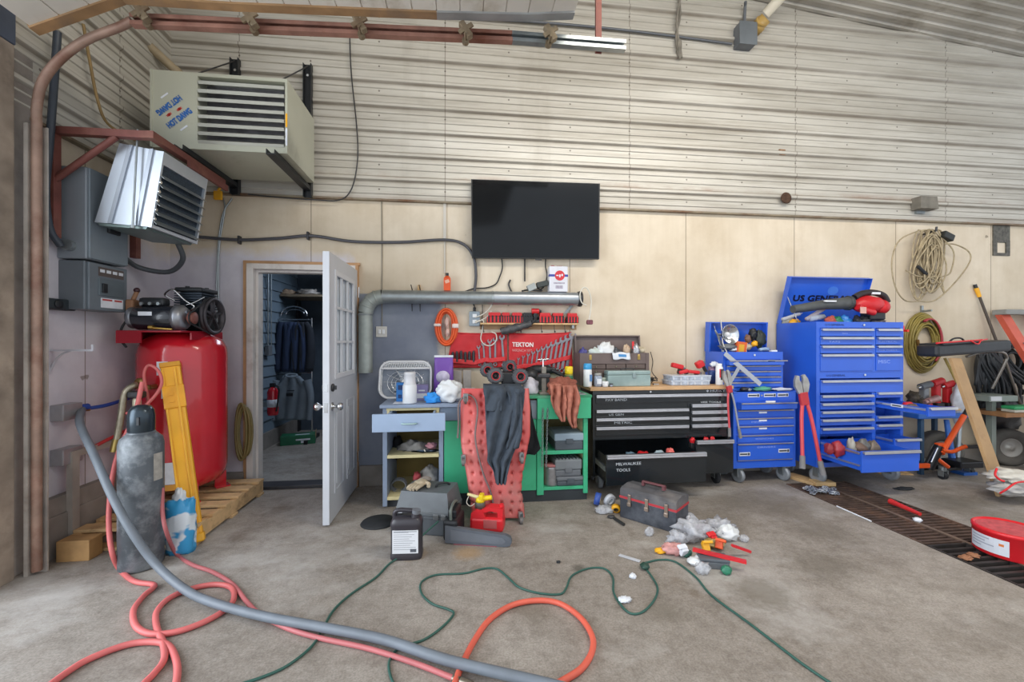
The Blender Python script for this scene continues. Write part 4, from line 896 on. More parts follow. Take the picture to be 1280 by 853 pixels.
S('cord_tangle', MB().tube(smoothpts([onY(u, v, 3.58) for u, v in [(530, 562), (534, 568), (540, 566), (548, 565), (545, 568), (538, 567)]], 5), .006), whitecord, 'white cord lying over the cabinet rags', 'cord')
px_lump('grey_sack', 525, 550, 582, 612, 3.7, grag, 'grey sack on the lower cabinet shelf', 'sack', 7, .25, .1, flat=.096)
px_lump('red_bundle', 516, 526, 590, 603, 3.62, mat('red white bundle', '#b4484e', .7, 0, .4, 16), 'small red bundle beside the grey sack', 'bundle', 8, .3, .05)
hc = MB()
for k in range(3): hc.tube([onY(498, 608, 3.62)+V((math.cos(a)*.06, .03*k, math.sin(a)*.05)) for a in [2*math.pi*i/16 for i in range(16)]], .006, 6, closed=True)
S('wire_loop', hc, greyp, 'looped grey wire on the lower cabinet shelf', 'wire')
def case(name, label, cat, x0, x1, y0, y1, z0, z1, m, m2, t=.55, b=.012):
    r = T(name, label, cat, ((x0+x1)/2, (y0+y1)/2, z0)); zz = z0+(z1-z0)*t
    P(r, 'base', MB().box(x0+.006, x1-.006, y0+.006, y1, z0, zz, b=b), m2); P(r, 'lid', MB().box(x0, x1, y0, y1, zz, z1, b=b), m)
    P(r, 'latch', MB().box((x0+x1)/2-.03, (x0+x1)/2+.03, y0-.006, y0+.004, zz-.02, zz+.02, b=.003), m2)
    return r
case('plastic_case', 'light grey plastic case on the upper shelf of the green bench', 'case', .79, 1.045, 3.49, 3.80, .426, .57, mat('light grey case', '#8fa0ac', .4, 0, .06), mat('dark grey case', '#4d555c', .5))
case('plastic_case', 'lowest grey case on the bottom shelf of the green bench', 'case', .81, 1.05, 3.50, 3.75, .121, .20, greyp, mat('dark grey case', '#4d555c', .5))
rib = case('plastic_case', 'ribbed grey case stacked on another on the bottom shelf of the green bench', 'case', .795, 1.03, 3.50, 3.80, .201, .345, mat('ribbed grey', '#777c80', .5), greyp, .4)
rb = MB()
for i in range(7): rb.box(.81+i*.03, .82+i*.03, 3.51, 3.79, .345, .353)
P(rib, 'lid_rib', rb, mat('ribbed grey', '#777c80', .5))
q = onY(689, 615, 3.56)
sp = T('wire_spool', 'silver spool with a pink top on the bottom shelf of the green bench', 'spool', (q.x, 3.57, .121))
P(sp, 'wound_wire', MB().lathe([(.0, .121), (.062, .121)]+[(.062+.003*(i % 2), .13+i*.009) for i in range(17)]+[(.062, .285), (0, .285)], 28, Matrix.Translation((q.x, 3.57, 0))), mat('silver wire', '#a5a4a6', .35, .7, .15, 30)); P(sp, 'flange', MB().lathe([(0, .285), (.07, .285), (.07, .30), (0, .30)], 28, Matrix.Translation((q.x, 3.57, 0))), mat('pink flange', '#b06c6c', .5))
# hanging chains at the bay
ch = MB()
for u in (678.5, 684.5):
    a, b_ = onY(u, 512, gy0-.05), onY(u-1 if u < 680 else u-2, 585, gy0-.05); n = 26
    for i in range(n):
        p = a+(b_-a)*(i/n); ax = XA if i % 2 else YA
        ch.tube([p+ax*(.007*math.cos(t))+ZA*(.013*math.sin(t)) for t in [2*math.pi*k/10 for k in range(10)]], .0025, 5, closed=True)
S('hanging_chain', ch, steel, 'doubled steel chain hanging down the front of the green bench bay', 'chain')
# dark stuff in bay
px_lump('oily_rag', 685, 700, 535, 560, 3.85, mat('oily rag', '#57504a', .9), 'dark oily rag at the back of the upper bay', 'rag', 9)

# ---------------------------------------------------------------- on the bench top
# white plastic seat-like wire fan guard
z0 = .84
fn = T('box_fan', 'white wire-guarded fan leaning on the grey cabinet top against the wall', 'fan', (-.47, 3.86, z0))
c = onY(507, 478, 3.90)
def rrect(w, h, r, n=8):
    pts = []
    for (cx0, cy0, a0) in ((w-r, h-r, 0), (-w+r, h-r, 90), (-w+r, -h+r, 180), (w-r, -h+r, 270)):
        for i in range(n+1):
            a = math.radians(a0+90*i/n); pts.append((cx0+r*math.cos(a), cy0+r*math.sin(a)))
    return pts
W2, H2 = .225, .165
tilt = math.radians(16)
fm = Matrix.Translation((c.x, 3.89, z0+H2+.0)) @ Matrix.Rotation(-tilt, 4, 'X') @ Matrix.Rotation(math.pi/2, 4, 'X')
rr_ = rrect(W2, H2, .09)
def f3(p, z=0): return fm @ V((p[0], p[1], z))
P(fn, 'outer_frame', MB().tube([f3(p) for p in rr_], .010, 8, closed=True).tube([f3((p[0]*.97, p[1]*.97), -.05) for p in rr_], .008, 8, closed=True), whitep)
gd_ = MB()
for k in range(26):
    x = -W2+.03+k*(2*W2-.06)/25
    gd_.tube([f3((x, H2-.004, 0)), f3((x+.02, H2*.55, .012))], .004, 6)
for k in range(10): 
    y = -H2+.05+k*.03
gd_.tube([f3((p[0]*.93, .6*H2+p[1]*.02), .013) for p in rr_], .006, 6, closed=True)
P(fn, 'wire_guard', gd_, whitep)
gr_ = MB()
for rad in (.13, .10, .07, .04): gr_.tube([f3((rad*1.2*math.cos(a), rad*.9*math.sin(a)-.03), .0) for a in [2*math.pi*i/28 for i in range(28)]], .0028, 5, closed=True)
for k in range(12):
    a = 2*math.pi*k/12; gr_.tube([f3((.03*math.cos(a), .03*math.sin(a)-.03)), f3((.19*math.cos(a), .135*math.sin(a)-.02))], .0028, 5)
P(fn, 'spiral_grille', gr_, chrome)
bl = MB()
for k in range(4):
    a = math.pi/2*k+.4; m_ = fm @ Matrix.Translation((0, -.03, -.03)) @ Matrix.Rotation(a, 4, 'Z') @ Matrix.Rotation(.5, 4, 'X'); bl.box(.02, .125, -.035, .035, -.002, .002, b=.001, mx=m_)
P(fn, 'fan_blade', bl, mat('smoky blade', '#a8b4c2', .3)); P(fn, 'motor_hub', MB().cyl(f3((0, -.03), -.05), f3((0, -.03), .004), .035), whitep)
P(fn, 'back_panel', MB().add([f3((p[0]*.95, p[1]*.95), -.06) for p in rr_]+[f3((p[0]*.95, p[1]*.95), -.062) for p in rr_], [tuple(range(len(rr_))), tuple(range(2*len(rr_)-1, len(rr_)-1, -1))]), mat('grey fan back', '#8f98a6', .5))
q = onY(512, 486, 3.56)
wbt = T('spray_canister', 'tall white canister with a ribbed neck on the grey cabinet top', 'canister', (q.x, 3.57, z0))
P(wbt, 'body', MB().lathe([(0, 0), (.055, 0), (.058, .006), (.058, .14), (.052, .15), (.052, .155), (0, .155)], 24, Matrix.Translation((q.x, 3.57, z0))), whitep); P(wbt, 'cap', MB().lathe([(.053, .155), (.048, .16), (.045, .23), (.047, .235), (.047, .25), (.03, .256), (0, .256)], 24, Matrix.Translation((q.x, 3.57, z0))), mat('white cap', '#d9dade', .35))
q = onY(501, 490, 3.66); bc = T('blue_carton', 'small blue carton with a dark emblem behind the white canister', 'carton', (q.x, 3.66, z0))
P(bc, 'body', MB().box(q.x-.035, q.x+.035, 3.64, 3.69, z0, z0+.16, b=.004), mat('blue carton', '#2a7cc8', .5)); P(bc, 'print_panel', MB().box(q.x-.02, q.x+.02, 3.638, 3.641, z0+.10, z0+.14).box(q.x-.02, q.x+.01, 3.638, 3.641, z0+.03, z0+.06), mat('navy print', '#1a3c70', .5))
S('paper_sheet', MB().box(-.54, -.40, 3.52, 3.66, z0+.001, z0+.003), paper, 'white paper lying at the front of the grey cabinet top', 'paper')
q = onY(524, 492, 3.74); tb_ = T('parts_box', 'lilac and white printed box beside the white canister', 'box', (q.x, 3.74, z0))
P(tb_, 'body', MB().box(q.x-.075, q.x+.075, 3.70, 3.80, z0, z0+.13, b=.003), mat('lilac box', '#8b85b4', .5, 0, .1)); P(tb_, 'print_panel', MB().box(q.x-.03, q.x+.07, 3.697, 3.701, z0+.02, z0+.06).box(q.x+.0, q.x+.05, 3.697, 3.701, z0+.08, z0+.09), paper)
S('blue_rag', MB().lump(onY(541, 497, 3.56)+V((0, 0, -.01)), (.065, .05, .05), 11, .35, 3, flat=z0+.001), mat('bright blue paper towel', '#2f8fe0', .8, 0, .12), 'crumpled bright blue shop towel on the bench', 'towel')
# purple bag
q0, q1 = onY(543, 482, 3.86), onY(566, 446, 3.86)
pb_ = T('purple_bag', 'purple bag with a white printed panel standing on the bench against the wall', 'bag', ((q0.x+q1.x)/2, 3.88, z0))
rows = []
for i in range(12):
    t = i/11; z = z0+t*(q1.z-z0); th = .05*math.sin(math.pi*min(1, t*1.05+.1))+.004
    rows.append([(t, z, th)])
bgm = MB(); vs = []; n = 20
for i, r in enumerate(rows):
    t, z, th = r[0]
    for j in range(n):
        a = 2*math.pi*j/n; w = (q1.x-q0.x)/2+.012*(1-t)
        vs.append(((q0.x+q1.x)/2+w*math.copysign(abs(math.cos(a))**.6, math.cos(a))+.004*noise.noise(V((j, i, 1))), 3.88+th*math.copysign(abs(math.sin(a))**.7, math.sin(a))+.006*noise.noise(V((j*.7, i*.8, 2))), z))
bgm.add(vs, [(i*n+j, i*n+(j+1) % n, (i+1)*n+(j+1) % n, (i+1)*n+j) for i in range(11) for j in range(n)]+[tuple(range(n-1, -1, -1)), tuple(range(11*n, 12*n))], True)
P(pb_, 'body', bgm, mat('purple film', '#7a4fae', .35, 0, .1, 5, bump=.2)); cxm = (q0.x+q1.x)/2
P(pb_, 'printed_panel', MB().lathe([(0, .002), (.055, .0), (.0551, -.002)], 20, frame((cxm-.005, 3.822, z0+.19), (0, -1, 0)) @ Matrix.Diagonal((1.1, 1, 1, 1))), mat('white print', '#cfc8e0', .5, 0, .15, 40)); P(pb_, 'sealed_edge', MB().box(cxm-.085, cxm+.085, 3.872, 3.886, q1.z-.008, q1.z+.012, b=.002), paper)
S('white_bag', MB().lump(onY(562, 490, 3.58), (.115, .07, .095), 21, .28, 2.4, 30, 20, flat=z0+.002), plasticbag, 'crumpled white plastic bag on the bench beside the blue towel', 'bag')
for k, (u, lab_) in enumerate(((572, 'grey concrete block on the bench beside the purple bag'), (584, 'second grey concrete block nearer the toy truck'))):
    q = onY(u, 470, 3.95); S('concrete_block', MB().box(q.x-.037, q.x+.037, 3.93, 4.02, z0, z0+.24, b=.006), mat('block concrete', '#a39d96', .85, 0, .12, 20, bump=.3), lab_, 'block', 'grey blocks on the bench')
S('white_carton', MB().box(onY(581, 480, 3.66).x, onY(594, 480, 3.66).x, 3.66, 3.72, z0, z0+.10, b=.003), paper, 'small white carton behind the red creeper top', 'carton')
# toy truck on its tail: four fat wheels
tk = T('toy_truck', 'black toy monster truck with four knobbly wheels on the bench', 'toy truck', (.3, 3.6, .9))
zt = .9
wc = [(619, 470, 3.50, 1), (650, 471, 3.50, 1), (609, 463, 3.72, .9), (637, 459, 3.72, .9)]
M_ty = mat('toy tyre', '#55565a', .85, 0, .2, 20, bump=.4)
for u, v, Y, k in wc:
    q = onY(u, v, Y); r = .056*k
    w_ = P(tk, 'wheel', MB().lathe([(r*.6, -.035), (r*.93, -.04), (r+.006, -.028), (r+.009, 0), (r+.006, .028), (r*.93, .04), (r*.6, .035), (r*.6, -.035)], 30, frame(q, (0.08, -1, .05))), M_ty)
    tn = MB()
    for i in range(20):
        a = 2*math.pi*i/20; m_ = frame(q, (.08, -1, .05)) @ Matrix.Rotation(a, 4, 'Z'); tn.box(r+.003, r+.011, -.006, .006, -.026, .026, mx=m_)
    P(w_, 'tread', tn, M_ty)
    P(w_, 'rim', MB().lathe([(0, .01), (r*.2, .022), (r*.25, .012), (r*.5, .006), (r*.57, .036), (r*.63, .034), (r*.63, -.02), (0, -.02)], 24, frame(q, (.08, -1, .05))), mat('black red rim', '#2a1c20', .35)); P(w_, 'rim_ring', MB().tube([frame(q, (.08, -1, .05)) @ V((r*.6*math.cos(a), r*.6*math.sin(a), .036)) for a in [2*math.pi*i/24 for i in range(24)]], .003, 6, closed=True), red)
qa, qb = onY(619, 470, 3.55), onY(650, 471, 3.55)
P(tk, 'chassis', MB().box(qa.x-.0, qb.x+.0, 3.53, 3.78, qa.z-.035, qa.z+.015, b=.012).box(qa.x+.05, qb.x-.04, 3.5, 3.74, qa.z-.07, qa.z+.03, b=.012), blackp)
ax_ = MB()
for (i, j) in ((0, 1), (2, 3)): ax_.cyl(onY(wc[i][0], wc[i][1], wc[i][2]+.03), onY(wc[j][0], wc[j][1], wc[j][2]+.03), .012)
for (i, j) in ((0, 2), (1, 3)): ax_.cyl(onY(wc[i][0], wc[i][1], wc[i][2]+.03), onY(wc[j][0], wc[j][1], wc[j][2]+.03), .008)
P(tk, 'axle', ax_, darksteel)
# black grinder / tool clutter behind
an = T('angle_grinder', 'black angle grinder lying at the back of the green bench under the wrench roll', 'grinder', (.72, 3.85, .9))
q = onY(676, 463, 3.85)
P(an, 'body', MB().ball(q, (.13, .05, .05), 18, 10, None, lambda d: 1+.1*noise.noise(d*3)).box(q.x-.02, q.x+.14, 3.82, 3.88, q.z-.03, q.z+.025, b=.015), blackp); P(an, 'disc', MB().lathe([(0, 0), (.06, 0), (.06, .006), (0, .012)], 24, frame(q+V((-.1, -.05, -.02)), (0, -1, .6))), darksteel); P(an, 'side_handle', MB().cyl(q+V((.1, -.03, .0)), q+V((.2, -.08, -.05)), .018), blackp)
P(an, 'support_foot', MB().box(q.x-.06, q.x+.08, 3.83, 3.88, .896, q.z-.02, b=.006), darksteel)
S('white_bag', MB().lump(onY(663, 486, 3.60), (.075, .06, .095), 33, .2, 2.0, 24, 16, flat=.897), mat('printed bag', '#d9d6e0', .5, 0, .15, 25, bump=.2), 'white printed bag standing on the green bench behind the dark jacket', 'bag')
q = onY(679, 500, 3.56)
vs_ = T('bench_stand', 'grey steel bench stand with a T handle on the green bench', 'stand', (q.x, 3.56, .896))
P(vs_, 'column', MB().box(q.x-.012, q.x+.022, 3.54, 3.58, .896, 1.13, b=.004).box(q.x-.035, q.x+.045, 3.52, 3.60, .896, .915, b=.004), mat('grey cast stand', '#8b857c', .5, .4, .2, 14)); P(vs_, 'crank', MB().cyl((q.x, 3.56, 1.13), (q.x, 3.56, 1.19), .006).cyl((q.x-.05, 3.56, 1.19), (q.x+.05, 3.56, 1.195), .006), chrome); P(vs_, 'jaw', MB().box(q.x-.05, q.x+.05, 3.5, 3.56, 1.04, 1.075, b=.008), darksteel)
# yellow can
q = onY(711, 475, 3.72)
ycn = T('yellow_can', 'yellow-capped can with a green and yellow label on the green bench', 'can', (q.x, 3.72, .896))
P(ycn, 'body', MB().lathe([(0, 0), (.034, 0), (.036, .006), (.036, .15), (.03, .16), (0, .16)], 20, Matrix.Translation((q.x, 3.72, .896))), mat('can green yellow', '#8f8a3a', .4, 0, .3, 14)); P(ycn, 'cap', MB().lathe([(.034, .16), (.036, .165), (.036, .22), (.03, .226), (0, .226)], 20, Matrix.Translation((q.x, 3.72, .896))), yellow2); P(ycn, 'label_band', MB().lathe([(.0365, .10), (.0368, .10), (.0368, .145), (.0365, .145)], 20, Matrix.Translation((q.x, 3.72, .896))), mat('green band', '#2e6b4a', .5))
S('steel_scrap', MB().box(.98, 1.06, 3.47, 3.62, .896, .904, b=.002).box(.96, 1.03, 3.55, 3.70, .905, .912), steel, 'loose steel plates at the corner of the green bench', 'scrap')
# ---------------------------------------------------------------- red creeper leaning on the bench
def bench_sheet(rows, nu, fold, amp, Yof, th=.006, phase=0.0, tight=None):
    """rows of (v, u0, u1, Y): cloth hanging at those places with vertical folds"""
    g = []
    for i, (v, u0, u1, Y) in enumerate(rows):
        r = []
        for j in range(nu):
            s_ = j/(nu-1); p = onY(u0+(u1-u0)*s_, v, Y)
            a = amp*(.35+.65*min(1, i/3))
            d = a*math.sin(fold*2*math.pi*s_+phase+.25*i)+a*.6*noise.noise(V((s_*5+phase, i*.35, 3)))
            r.append(p+V((0, -abs(a)*.9-d, 0)))
        g.append(r)
    return g
def interp(keys, n):
    """keys rows (v,u0,u1,Y) resampled to n rows"""
    out = []; v0, v1 = keys[0][0], keys[-1][0]
    for i in range(n):
        v = v0+(v1-v0)*i/(n-1)
        for k in range(len(keys)-1):
            if v <= keys[k+1][0]+1e-6:
                t = (v-keys[k][0])/(keys[k+1][0]-keys[k][0]); out.append(tuple(keys[k][q]+(keys[k+1][q]-keys[k][q])*t for q in range(4))); break
    return out
def crY(v): return 3.40-(v-486)/(650-486)*.24
keys = [(486, 578, 660), (510, 577, 662), (545, 577, 662), (560, 578, 659), (580, 582, 655), (598, 585, 652), (615, 587, 651), (632, 589, 654), (648, 592, 655)]
keys = [(v, a_, b2, crY(v)) for v, a_, b2 in keys]
rs = interp(keys, 110); g = []
dimp = []
for v in (495, 506, 517, 529, 541, 553, 565, 579, 592, 605, 617, 629, 640):
    us = (590, 601, 613, 626, 639, 650) if v > 570 else (587, 601, 633, 648) if v < 500 else (588, 603, 635, 652)
    for k, u in enumerate(us):
        dimp.append((u+((v//11) % 2)*2-1, v, 3.4))
for (v, u0, u1, Y) in rs:
    r = []
    for j in range(90):
        u = u0+(u1-u0)*j/89; p = onY(u, v, Y); e = min(u-u0, u1-u)
        dy = .02*max(0, 1-e/3.0)**2
        for (du, dv, rr) in dimp:
            q2 = ((u-du)/3.0)**2+((v-dv)/3.2)**2
            if q2 < 1: dy += .024*(1-q2)**.6
        if abs(v-557) < 2: dy += .008
        r.append(p+V((0, dy, 0)))
    g.append(r)
cr = T('mechanic_creeper', 'red dimpled mechanics creeper leaning upright against the green bench', 'creeper', (.3, 3.2, 0))
m, nd, L, b = node_mat('creeper red')
pos, px_, py_, pz_ = geo(nd, L); f1, hh = nnoise(nd, L, pos, 3.5, 8, .65, lo=.42, hi=.7)
f2 = nmath(nd, L, 'MULTIPLY', f1, nstep(nd, L, pz_, .75, .05))
L.new(nmix(nd, L, nmath(nd, L, 'MULTIPLY', f2, .95), nmix(nd, L, nnoise(nd, L, pos, 2, 4)[0], '#cc5250', '#de7470'), '#8f6a62'), b.inputs['Base Color']); b.inputs['Roughness'].default_value = .45
P(cr, 'body', MB().sheet(g, .02), m)
for (u, v, Y) in ((579, 571, 3.27), (651, 568, 3.27), (650, 642, 3.155), (582, 495, 3.38)):
    q = onY(u, v, Y); mm_ = Matrix.Translation(q+V((0, -.035, 0)))
    cs = P(cr, 'caster', MB(mm_).box(-.018, .018, -.005, .03, -.02, .02, b=.005).box(-.016, -.012, -.03, .0, -.035, .02).box(.012, .016, -.03, 0, -.035, .02), steel)
    P(cs, 'caster_wheel', MB(mm_).cyl((-.010, -.022, -.03), (.010, -.022, -.03), .028, n=18), mat('caster wheel', '#6e6a68', .5, .2, .2))
S('creeper_cord', MB().tube(smoothpts([onY(u, v, crY(v)-.03) for u, v in [(572, 548), (573, 530), (573, 508), (578, 498), (586, 494), (594, 500), (597, 515), (594, 545), (598, 570), (605, 595), (612, 612), (616, 628), (615, 645), (613, 660)]], 6), .007), mat('grey lead', '#7a6a68', .6), 'grey cord draped over the red creeper', 'cord')
# ---------------------------------------------------------------- dark jacket hanging over the creeper
jk = T('work_jacket', 'dark slate work jacket hanging over the red creeper and bench edge', 'jacket', (.3, 3.3, .5))
M_jk = mat('slate cloth', '#3f4853', .9, 0, .15, 14, bump=.1); M_bk = mat('black cloth', '#17191d', .95, 0, .2)
k1 = [(480, 604, 650, 3.44), (488, 604, 656, 3.36), (500, 606, 655, 3.35), (516, 607, 652, 3.31), (540, 608, 650, 3.25), (560, 609, 645, 3.22), (575, 609, 638, 3.19), (588, 617, 634, 3.16), (604, 620, 631, 3.13)]
P(jk, 'body', MB().sheet(bench_sheet(interp(k1, 46), 44, 2.6, .024, None), .008), M_jk)
k2 = [(482, 606, 630, 3.40), (495, 606, 628, 3.33), (514, 607, 627, 3.29)]
P(jk, 'collar_flap', MB().sheet(bench_sheet(interp(k2, 16), 22, 1.2, .012, None, phase=1), .01), M_jk)
k3 = [(482, 630, 650, 3.41), (495, 636, 651, 3.33), (520, 640, 652, 3.27), (545, 636, 651, 3.23), (560, 632, 648, 3.21)]
P(jk, 'sleeve', MB().sheet(bench_sheet(interp(k3, 26), 22, 1.4, .018, None, phase=2), .012), M_jk)
S('black_cloth', MB().sheet(bench_sheet(interp([(486, 650, 656, 3.40), (500, 654, 662, 3.44), (520, 655, 665, 3.42), (545, 655, 671, 3.42), (560, 655, 675, 3.42), (568, 655, 668, 3.42)], 30), 20, 1.2, .012, None, phase=.6), .008), M_bk, 'black cloth hanging down the green bench behind the creeper', 'cloth')
# ---------------------------------------------------------------- brown towel over the green bench edge
M_tw = mat('dusty pink towel', '#a86a58', .95, 0, .25, 18, bump=.25)
tw = T('shop_towel', 'dusty red-brown towel bunched over the edge of the green bench', 'towel', (.86, 3.4, .6))
P(tw, 'bunched_top', MB().lump(onY(703, 486, 3.50), (.125, .085, .095), 44, .4, 2.6, 36, 24), mat('brown towel', '#8d5242', .95, 0, .25, 16, bump=.25))
for k, key in enumerate(([(480, 686, 704, 3.44), (500, 688, 706, 3.42), (515, 694, 706, 3.41), (526, 701, 705, 3.41)], [(482, 702, 720, 3.43), (500, 704, 723, 3.41), (515, 706, 722, 3.40), (527, 710, 720, 3.40), (534, 714, 719, 3.41)])):
    P(tw, 'hanging_fold', MB().sheet(bench_sheet(interp(key, 26), 24, 1.8, .03, None, phase=k*1.4), .012), M_tw)
# ================================================================= things on the back wall over the benches
# TV
q0, q1, q2, q3 = onY(589, 224, W-.09), onY(750, 229.5, W-.09), onY(749, 324, W-.09), onY(590, 322.5, W-.09)
tv = T('wall_tv', 'large black flat-screen TV hung on the wall above the duct', 'TV', ((q0.x+q1.x)/2, W-.05, q3.z))
def quad_slab(qs, y0, y1, ins=0.0):
    c = sum((V(q) for q in qs), V())/4; qq = [V(q)+(c-V(q)).normalized()*ins for q in qs]
    vs = [V((q.x, y0, q.z)) for q in qq]+[V((q.x, y1, q.z)) for q in qq]
    return vs, [(0, 3, 2, 1), (4, 5, 6, 7), (0, 1, 5, 4), (1, 2, 6, 5), (2, 3, 7, 6), (3, 0, 4, 7)]
P(tv, 'cabinet', MB().add(*quad_slab((q0, q1, q2, q3), W-.09, W-.055)), blackp)
P(tv, 'screen', MB().add(*quad_slab((q0, q1, q2, q3), W-.0915, W-.0895, .012)), mat('dark glossy screen', '#0a0e12', .1, 0, .3, 3, spec=.35))
P(tv, 'wall_mount', MB().box((q0.x+q1.x)/2-.2, (q0.x+q1.x)/2+.2, W-.055, W, 2.45, 2.7), darksteel); P(tv, 'sensor', MB().box(.72, .78, W-.092, W-.08, q3.z-.008, q3.z+.004), darksteel)
# duct
du = T('exhaust_duct', 'galvanised round duct running along the wall and elbowing down beside the door', 'duct', (.1, W-.08, 1.7))
dy = W-.085; dr_ = .062
h0, h1 = onY(470, 372.5, dy), onY(724, 372.5, dy); zc = (h0.z+h1.z)/2; vx = onY(457, 420, dy).x; vz = onY(457, 466, dy).z
def lathe_tube(p0, p1, r, segs):
    return MB().cyl(p0, p1, r, r, 28)
P(du, 'horizontal_pipe', MB().cyl((vx+.15, dy, zc), (.35, dy, zc), dr_, n=28), steel); P(du, 'horizontal_pipe', MB().cyl((.30, dy, zc), (h1.x, dy, zc), dr_+.002, n=28), mat('newer duct', '#b4bac0', .35, .75, .1, 10))
P(du, 'down_pipe', MB().cyl((vx, dy, zc-.15), (vx, dy, vz), dr_, n=28), mat('dusty duct', '#a4aba6', .5, .5, .12, 14))
el = [V((vx+.15, dy, zc))+V((-.15*math.sin(math.radians(a)), 0, -.15*(1-math.cos(math.radians(a))))) for a in (0, 22.5, 45, 67.5, 90)]
eb = MB()
for i in range(4): eb.cyl(el[i], el[i+1], dr_+.003, dr_+.003, 28, cap=False)
for p_, d_ in ((el[1], el[2]-el[0]), (el[2], el[3]-el[1]), (el[3], el[4]-el[2])): eb.lathe([(dr_+.003, -.008), (dr_+.009, 0), (dr_+.003, .008)], 28, frame(p_, d_))
P(du, 'elbow', eb, mat('dusty duct', '#a4aba6', .5, .5, .12, 14))
P(du, 'joint_ring', MB().lathe([(dr_, 0), (dr_+.006, .004), (dr_+.006, .012), (dr_, .016)], 28, frame((.30, dy, zc), XA)), steel); P(du, 'joint_ring', MB().lathe([(dr_, 0), (dr_+.006, .004), (dr_+.006, .012), (dr_, .016)], 28, frame((vx, dy, zc-.16), (0, 0, -1))), steel); P(du, 'end_ring', MB().lathe([(dr_-.01, .02), (dr_+.012, .02), (dr_+.014, .0), (dr_+.006, -.02)], 28, frame((h1.x, dy, zc), XA)).cyl((h1.x+.002, dy, zc), (h1.x+.006, dy, zc), dr_-.01, n=24), darksteel)
for u in (515, 525): 
    q = onY(u, 370, W-.02); S('hanging_wire', MB().tube(smoothpts([V((q.x, dy-.02, zc+.11)), V((q.x+.005, dy+dr_+.004, zc+.05)), V((q.x, dy+dr_+.006, zc-.05)), V((q.x+.006, dy+.02, zc-.13))], 5), .0045), darksteel, 'thin dark wire hooked over the duct, %s' % ('the one by the elbow' if u == 515 else 'the one next to the timber chip'), 'wire', 'wires on the duct')
q = onY(524, 360, W-.02); S('timber_chip', MB().box(q.x-.015, q.x+.01, W-.03, W-.002, zc+.06, zc+.12), woodlt, 'small timber chip above the duct', 'timber')
# things standing on the duct
zt_ = zc+dr_+.001
q = onY(559, 355, dy)
ob = T('orange_bottle', 'orange hand cleaner bottle standing on top of the duct', 'bottle', (q.x, dy, zt_))
P(ob, 'body', MB().prism(rrect(.032, .062, .012, 4), -.02, .02, face_mx((q.x, dy, zt_+.062), (1, 0, 0))).lathe([(.028, .122), (.02, .135), (.012, .14), (0, .14)], 14, Matrix.Translation((q.x, dy, zt_))), orange); P(ob, 'cap', MB().cyl((q.x, dy, zt_+.138), (q.x, dy, zt_+.165), .014), blackp); P(ob, 'white_print', MB().box(q.x-.02, q.x+.02, dy-.0215, dy-.0195, zt_+.07, zt_+.10, mx=Matrix.Translation((q.x, 0, zt_+.085)) @ Matrix.Rotation(-.35, 4, 'Y') @ Matrix.Translation((-q.x, 0, -zt_-.085))), mat('faded print', '#e8b49c', .5))
q = onY(697, 349, dy); cnh = .245
cn = T('solvent_can', 'white rectangular can with a red round emblem and blue stripe on the duct', 'can', (q.x, dy, zt_))
P(cn, 'body', MB().box(q.x-.09, q.x+.09, dy-.045, dy+.05, zt_, zt_+cnh, b=.008), mat('white can', '#dcdde4', .35, .1, .06, 12)); P(cn, 'blue_stripe', MB().box(q.x-.0905, q.x+.0905, dy-.0465, dy, zt_+.145, zt_+.165), mat('blue stripe', '#3b4aa0', .45)); em = P(cn, 'red_emblem', MB().cyl((q.x+.01, dy-.0465, zt_+.155), (q.x+.01, dy-.0485, zt_+.155), .048, n=28), mat('emblem red', '#d5343c', .45))
P(em, 'white_mark', MB().box(q.x-.025, q.x-.002, dy-.0495, dy-.0485, zt_+.15, zt_+.16).box(q.x+.004, q.x+.018, dy-.0495, dy-.0485, zt_+.138, zt_+.165).box(q.x+.026, q.x+.04, dy-.0495, dy-.0485, zt_+.15, zt_+.17), paper)
P(cn, 'spout_cap', MB().cyl((q.x-.05, dy, zt_+cnh), (q.x-.05, dy, zt_+cnh+.012), .018).box(q.x-.01, q.x+.04, dy-.01, dy+.01, zt_+cnh, zt_+cnh+.008), mat('red cap', '#a03038', .4)); P(cn, 'small_print', MB().box(q.x-.05, q.x+.06, dy-.0465, dy-.045, zt_+.075, zt_+.09).box(q.x-.03, q.x+.04, dy-.0465, dy-.045, zt_+.03, zt_+.06), mat('grey print', '#a9a3b2', .5, 0, .2, 60))
q = onY(665, 358, dy)
pa = T('power_adapter', 'grey and black power adapters lying on the duct under the TV', 'adapter', (q.x, dy, zt_))
P(pa, 'adapter_block', MB(Matrix.Translation((q.x, dy, zt_+.045)) @ Matrix.Rotation(-.4, 4, 'Y')).box(-.045, .035, -.03, .03, -.03, .03, b=.006), mat('silver adapter', '#a8adab', .4, .2)); P(pa, 'second_block', MB(Matrix.Translation((q.x+.10, dy, zt_+.075)) @ Matrix.Rotation(-.25, 4, 'Y')).box(-.055, .055, -.03, .03, -.025, .025, b=.006), mat('dark adapter', '#3a403e', .5)); P(pa, 'coiled_lead', MB().tube(smoothpts([V((q.x-.10, dy-.02, zt_+.005)), V((q.x-.04, dy+.02, zt_+.02)), V((q.x+.03, dy-.03, zt_+.01)), V((q.x+.10, dy+.02, zt_+.015)), V((q.x+.05, dy, zt_+.04))], 5), .007), blackcord)
def wallcord(name, pts, r, m, lab, Y=W-.02): return S(name, wtube(pts, r, Y), m, lab, 'cord')
wallcord('tv_cord', [(627, 322), (628, 335), (625, 345), (620, 355), (608, 360), (592, 361), (578, 366)], .006, blackcord, 'thin black cord drooping from the TV to the duct, the one by the dark conduit')
wallcord('tv_cord', [(656, 322), (656, 335), (656, 352)], .007, blackcord, 'short black cord dropping straight from the TV to the adapters')
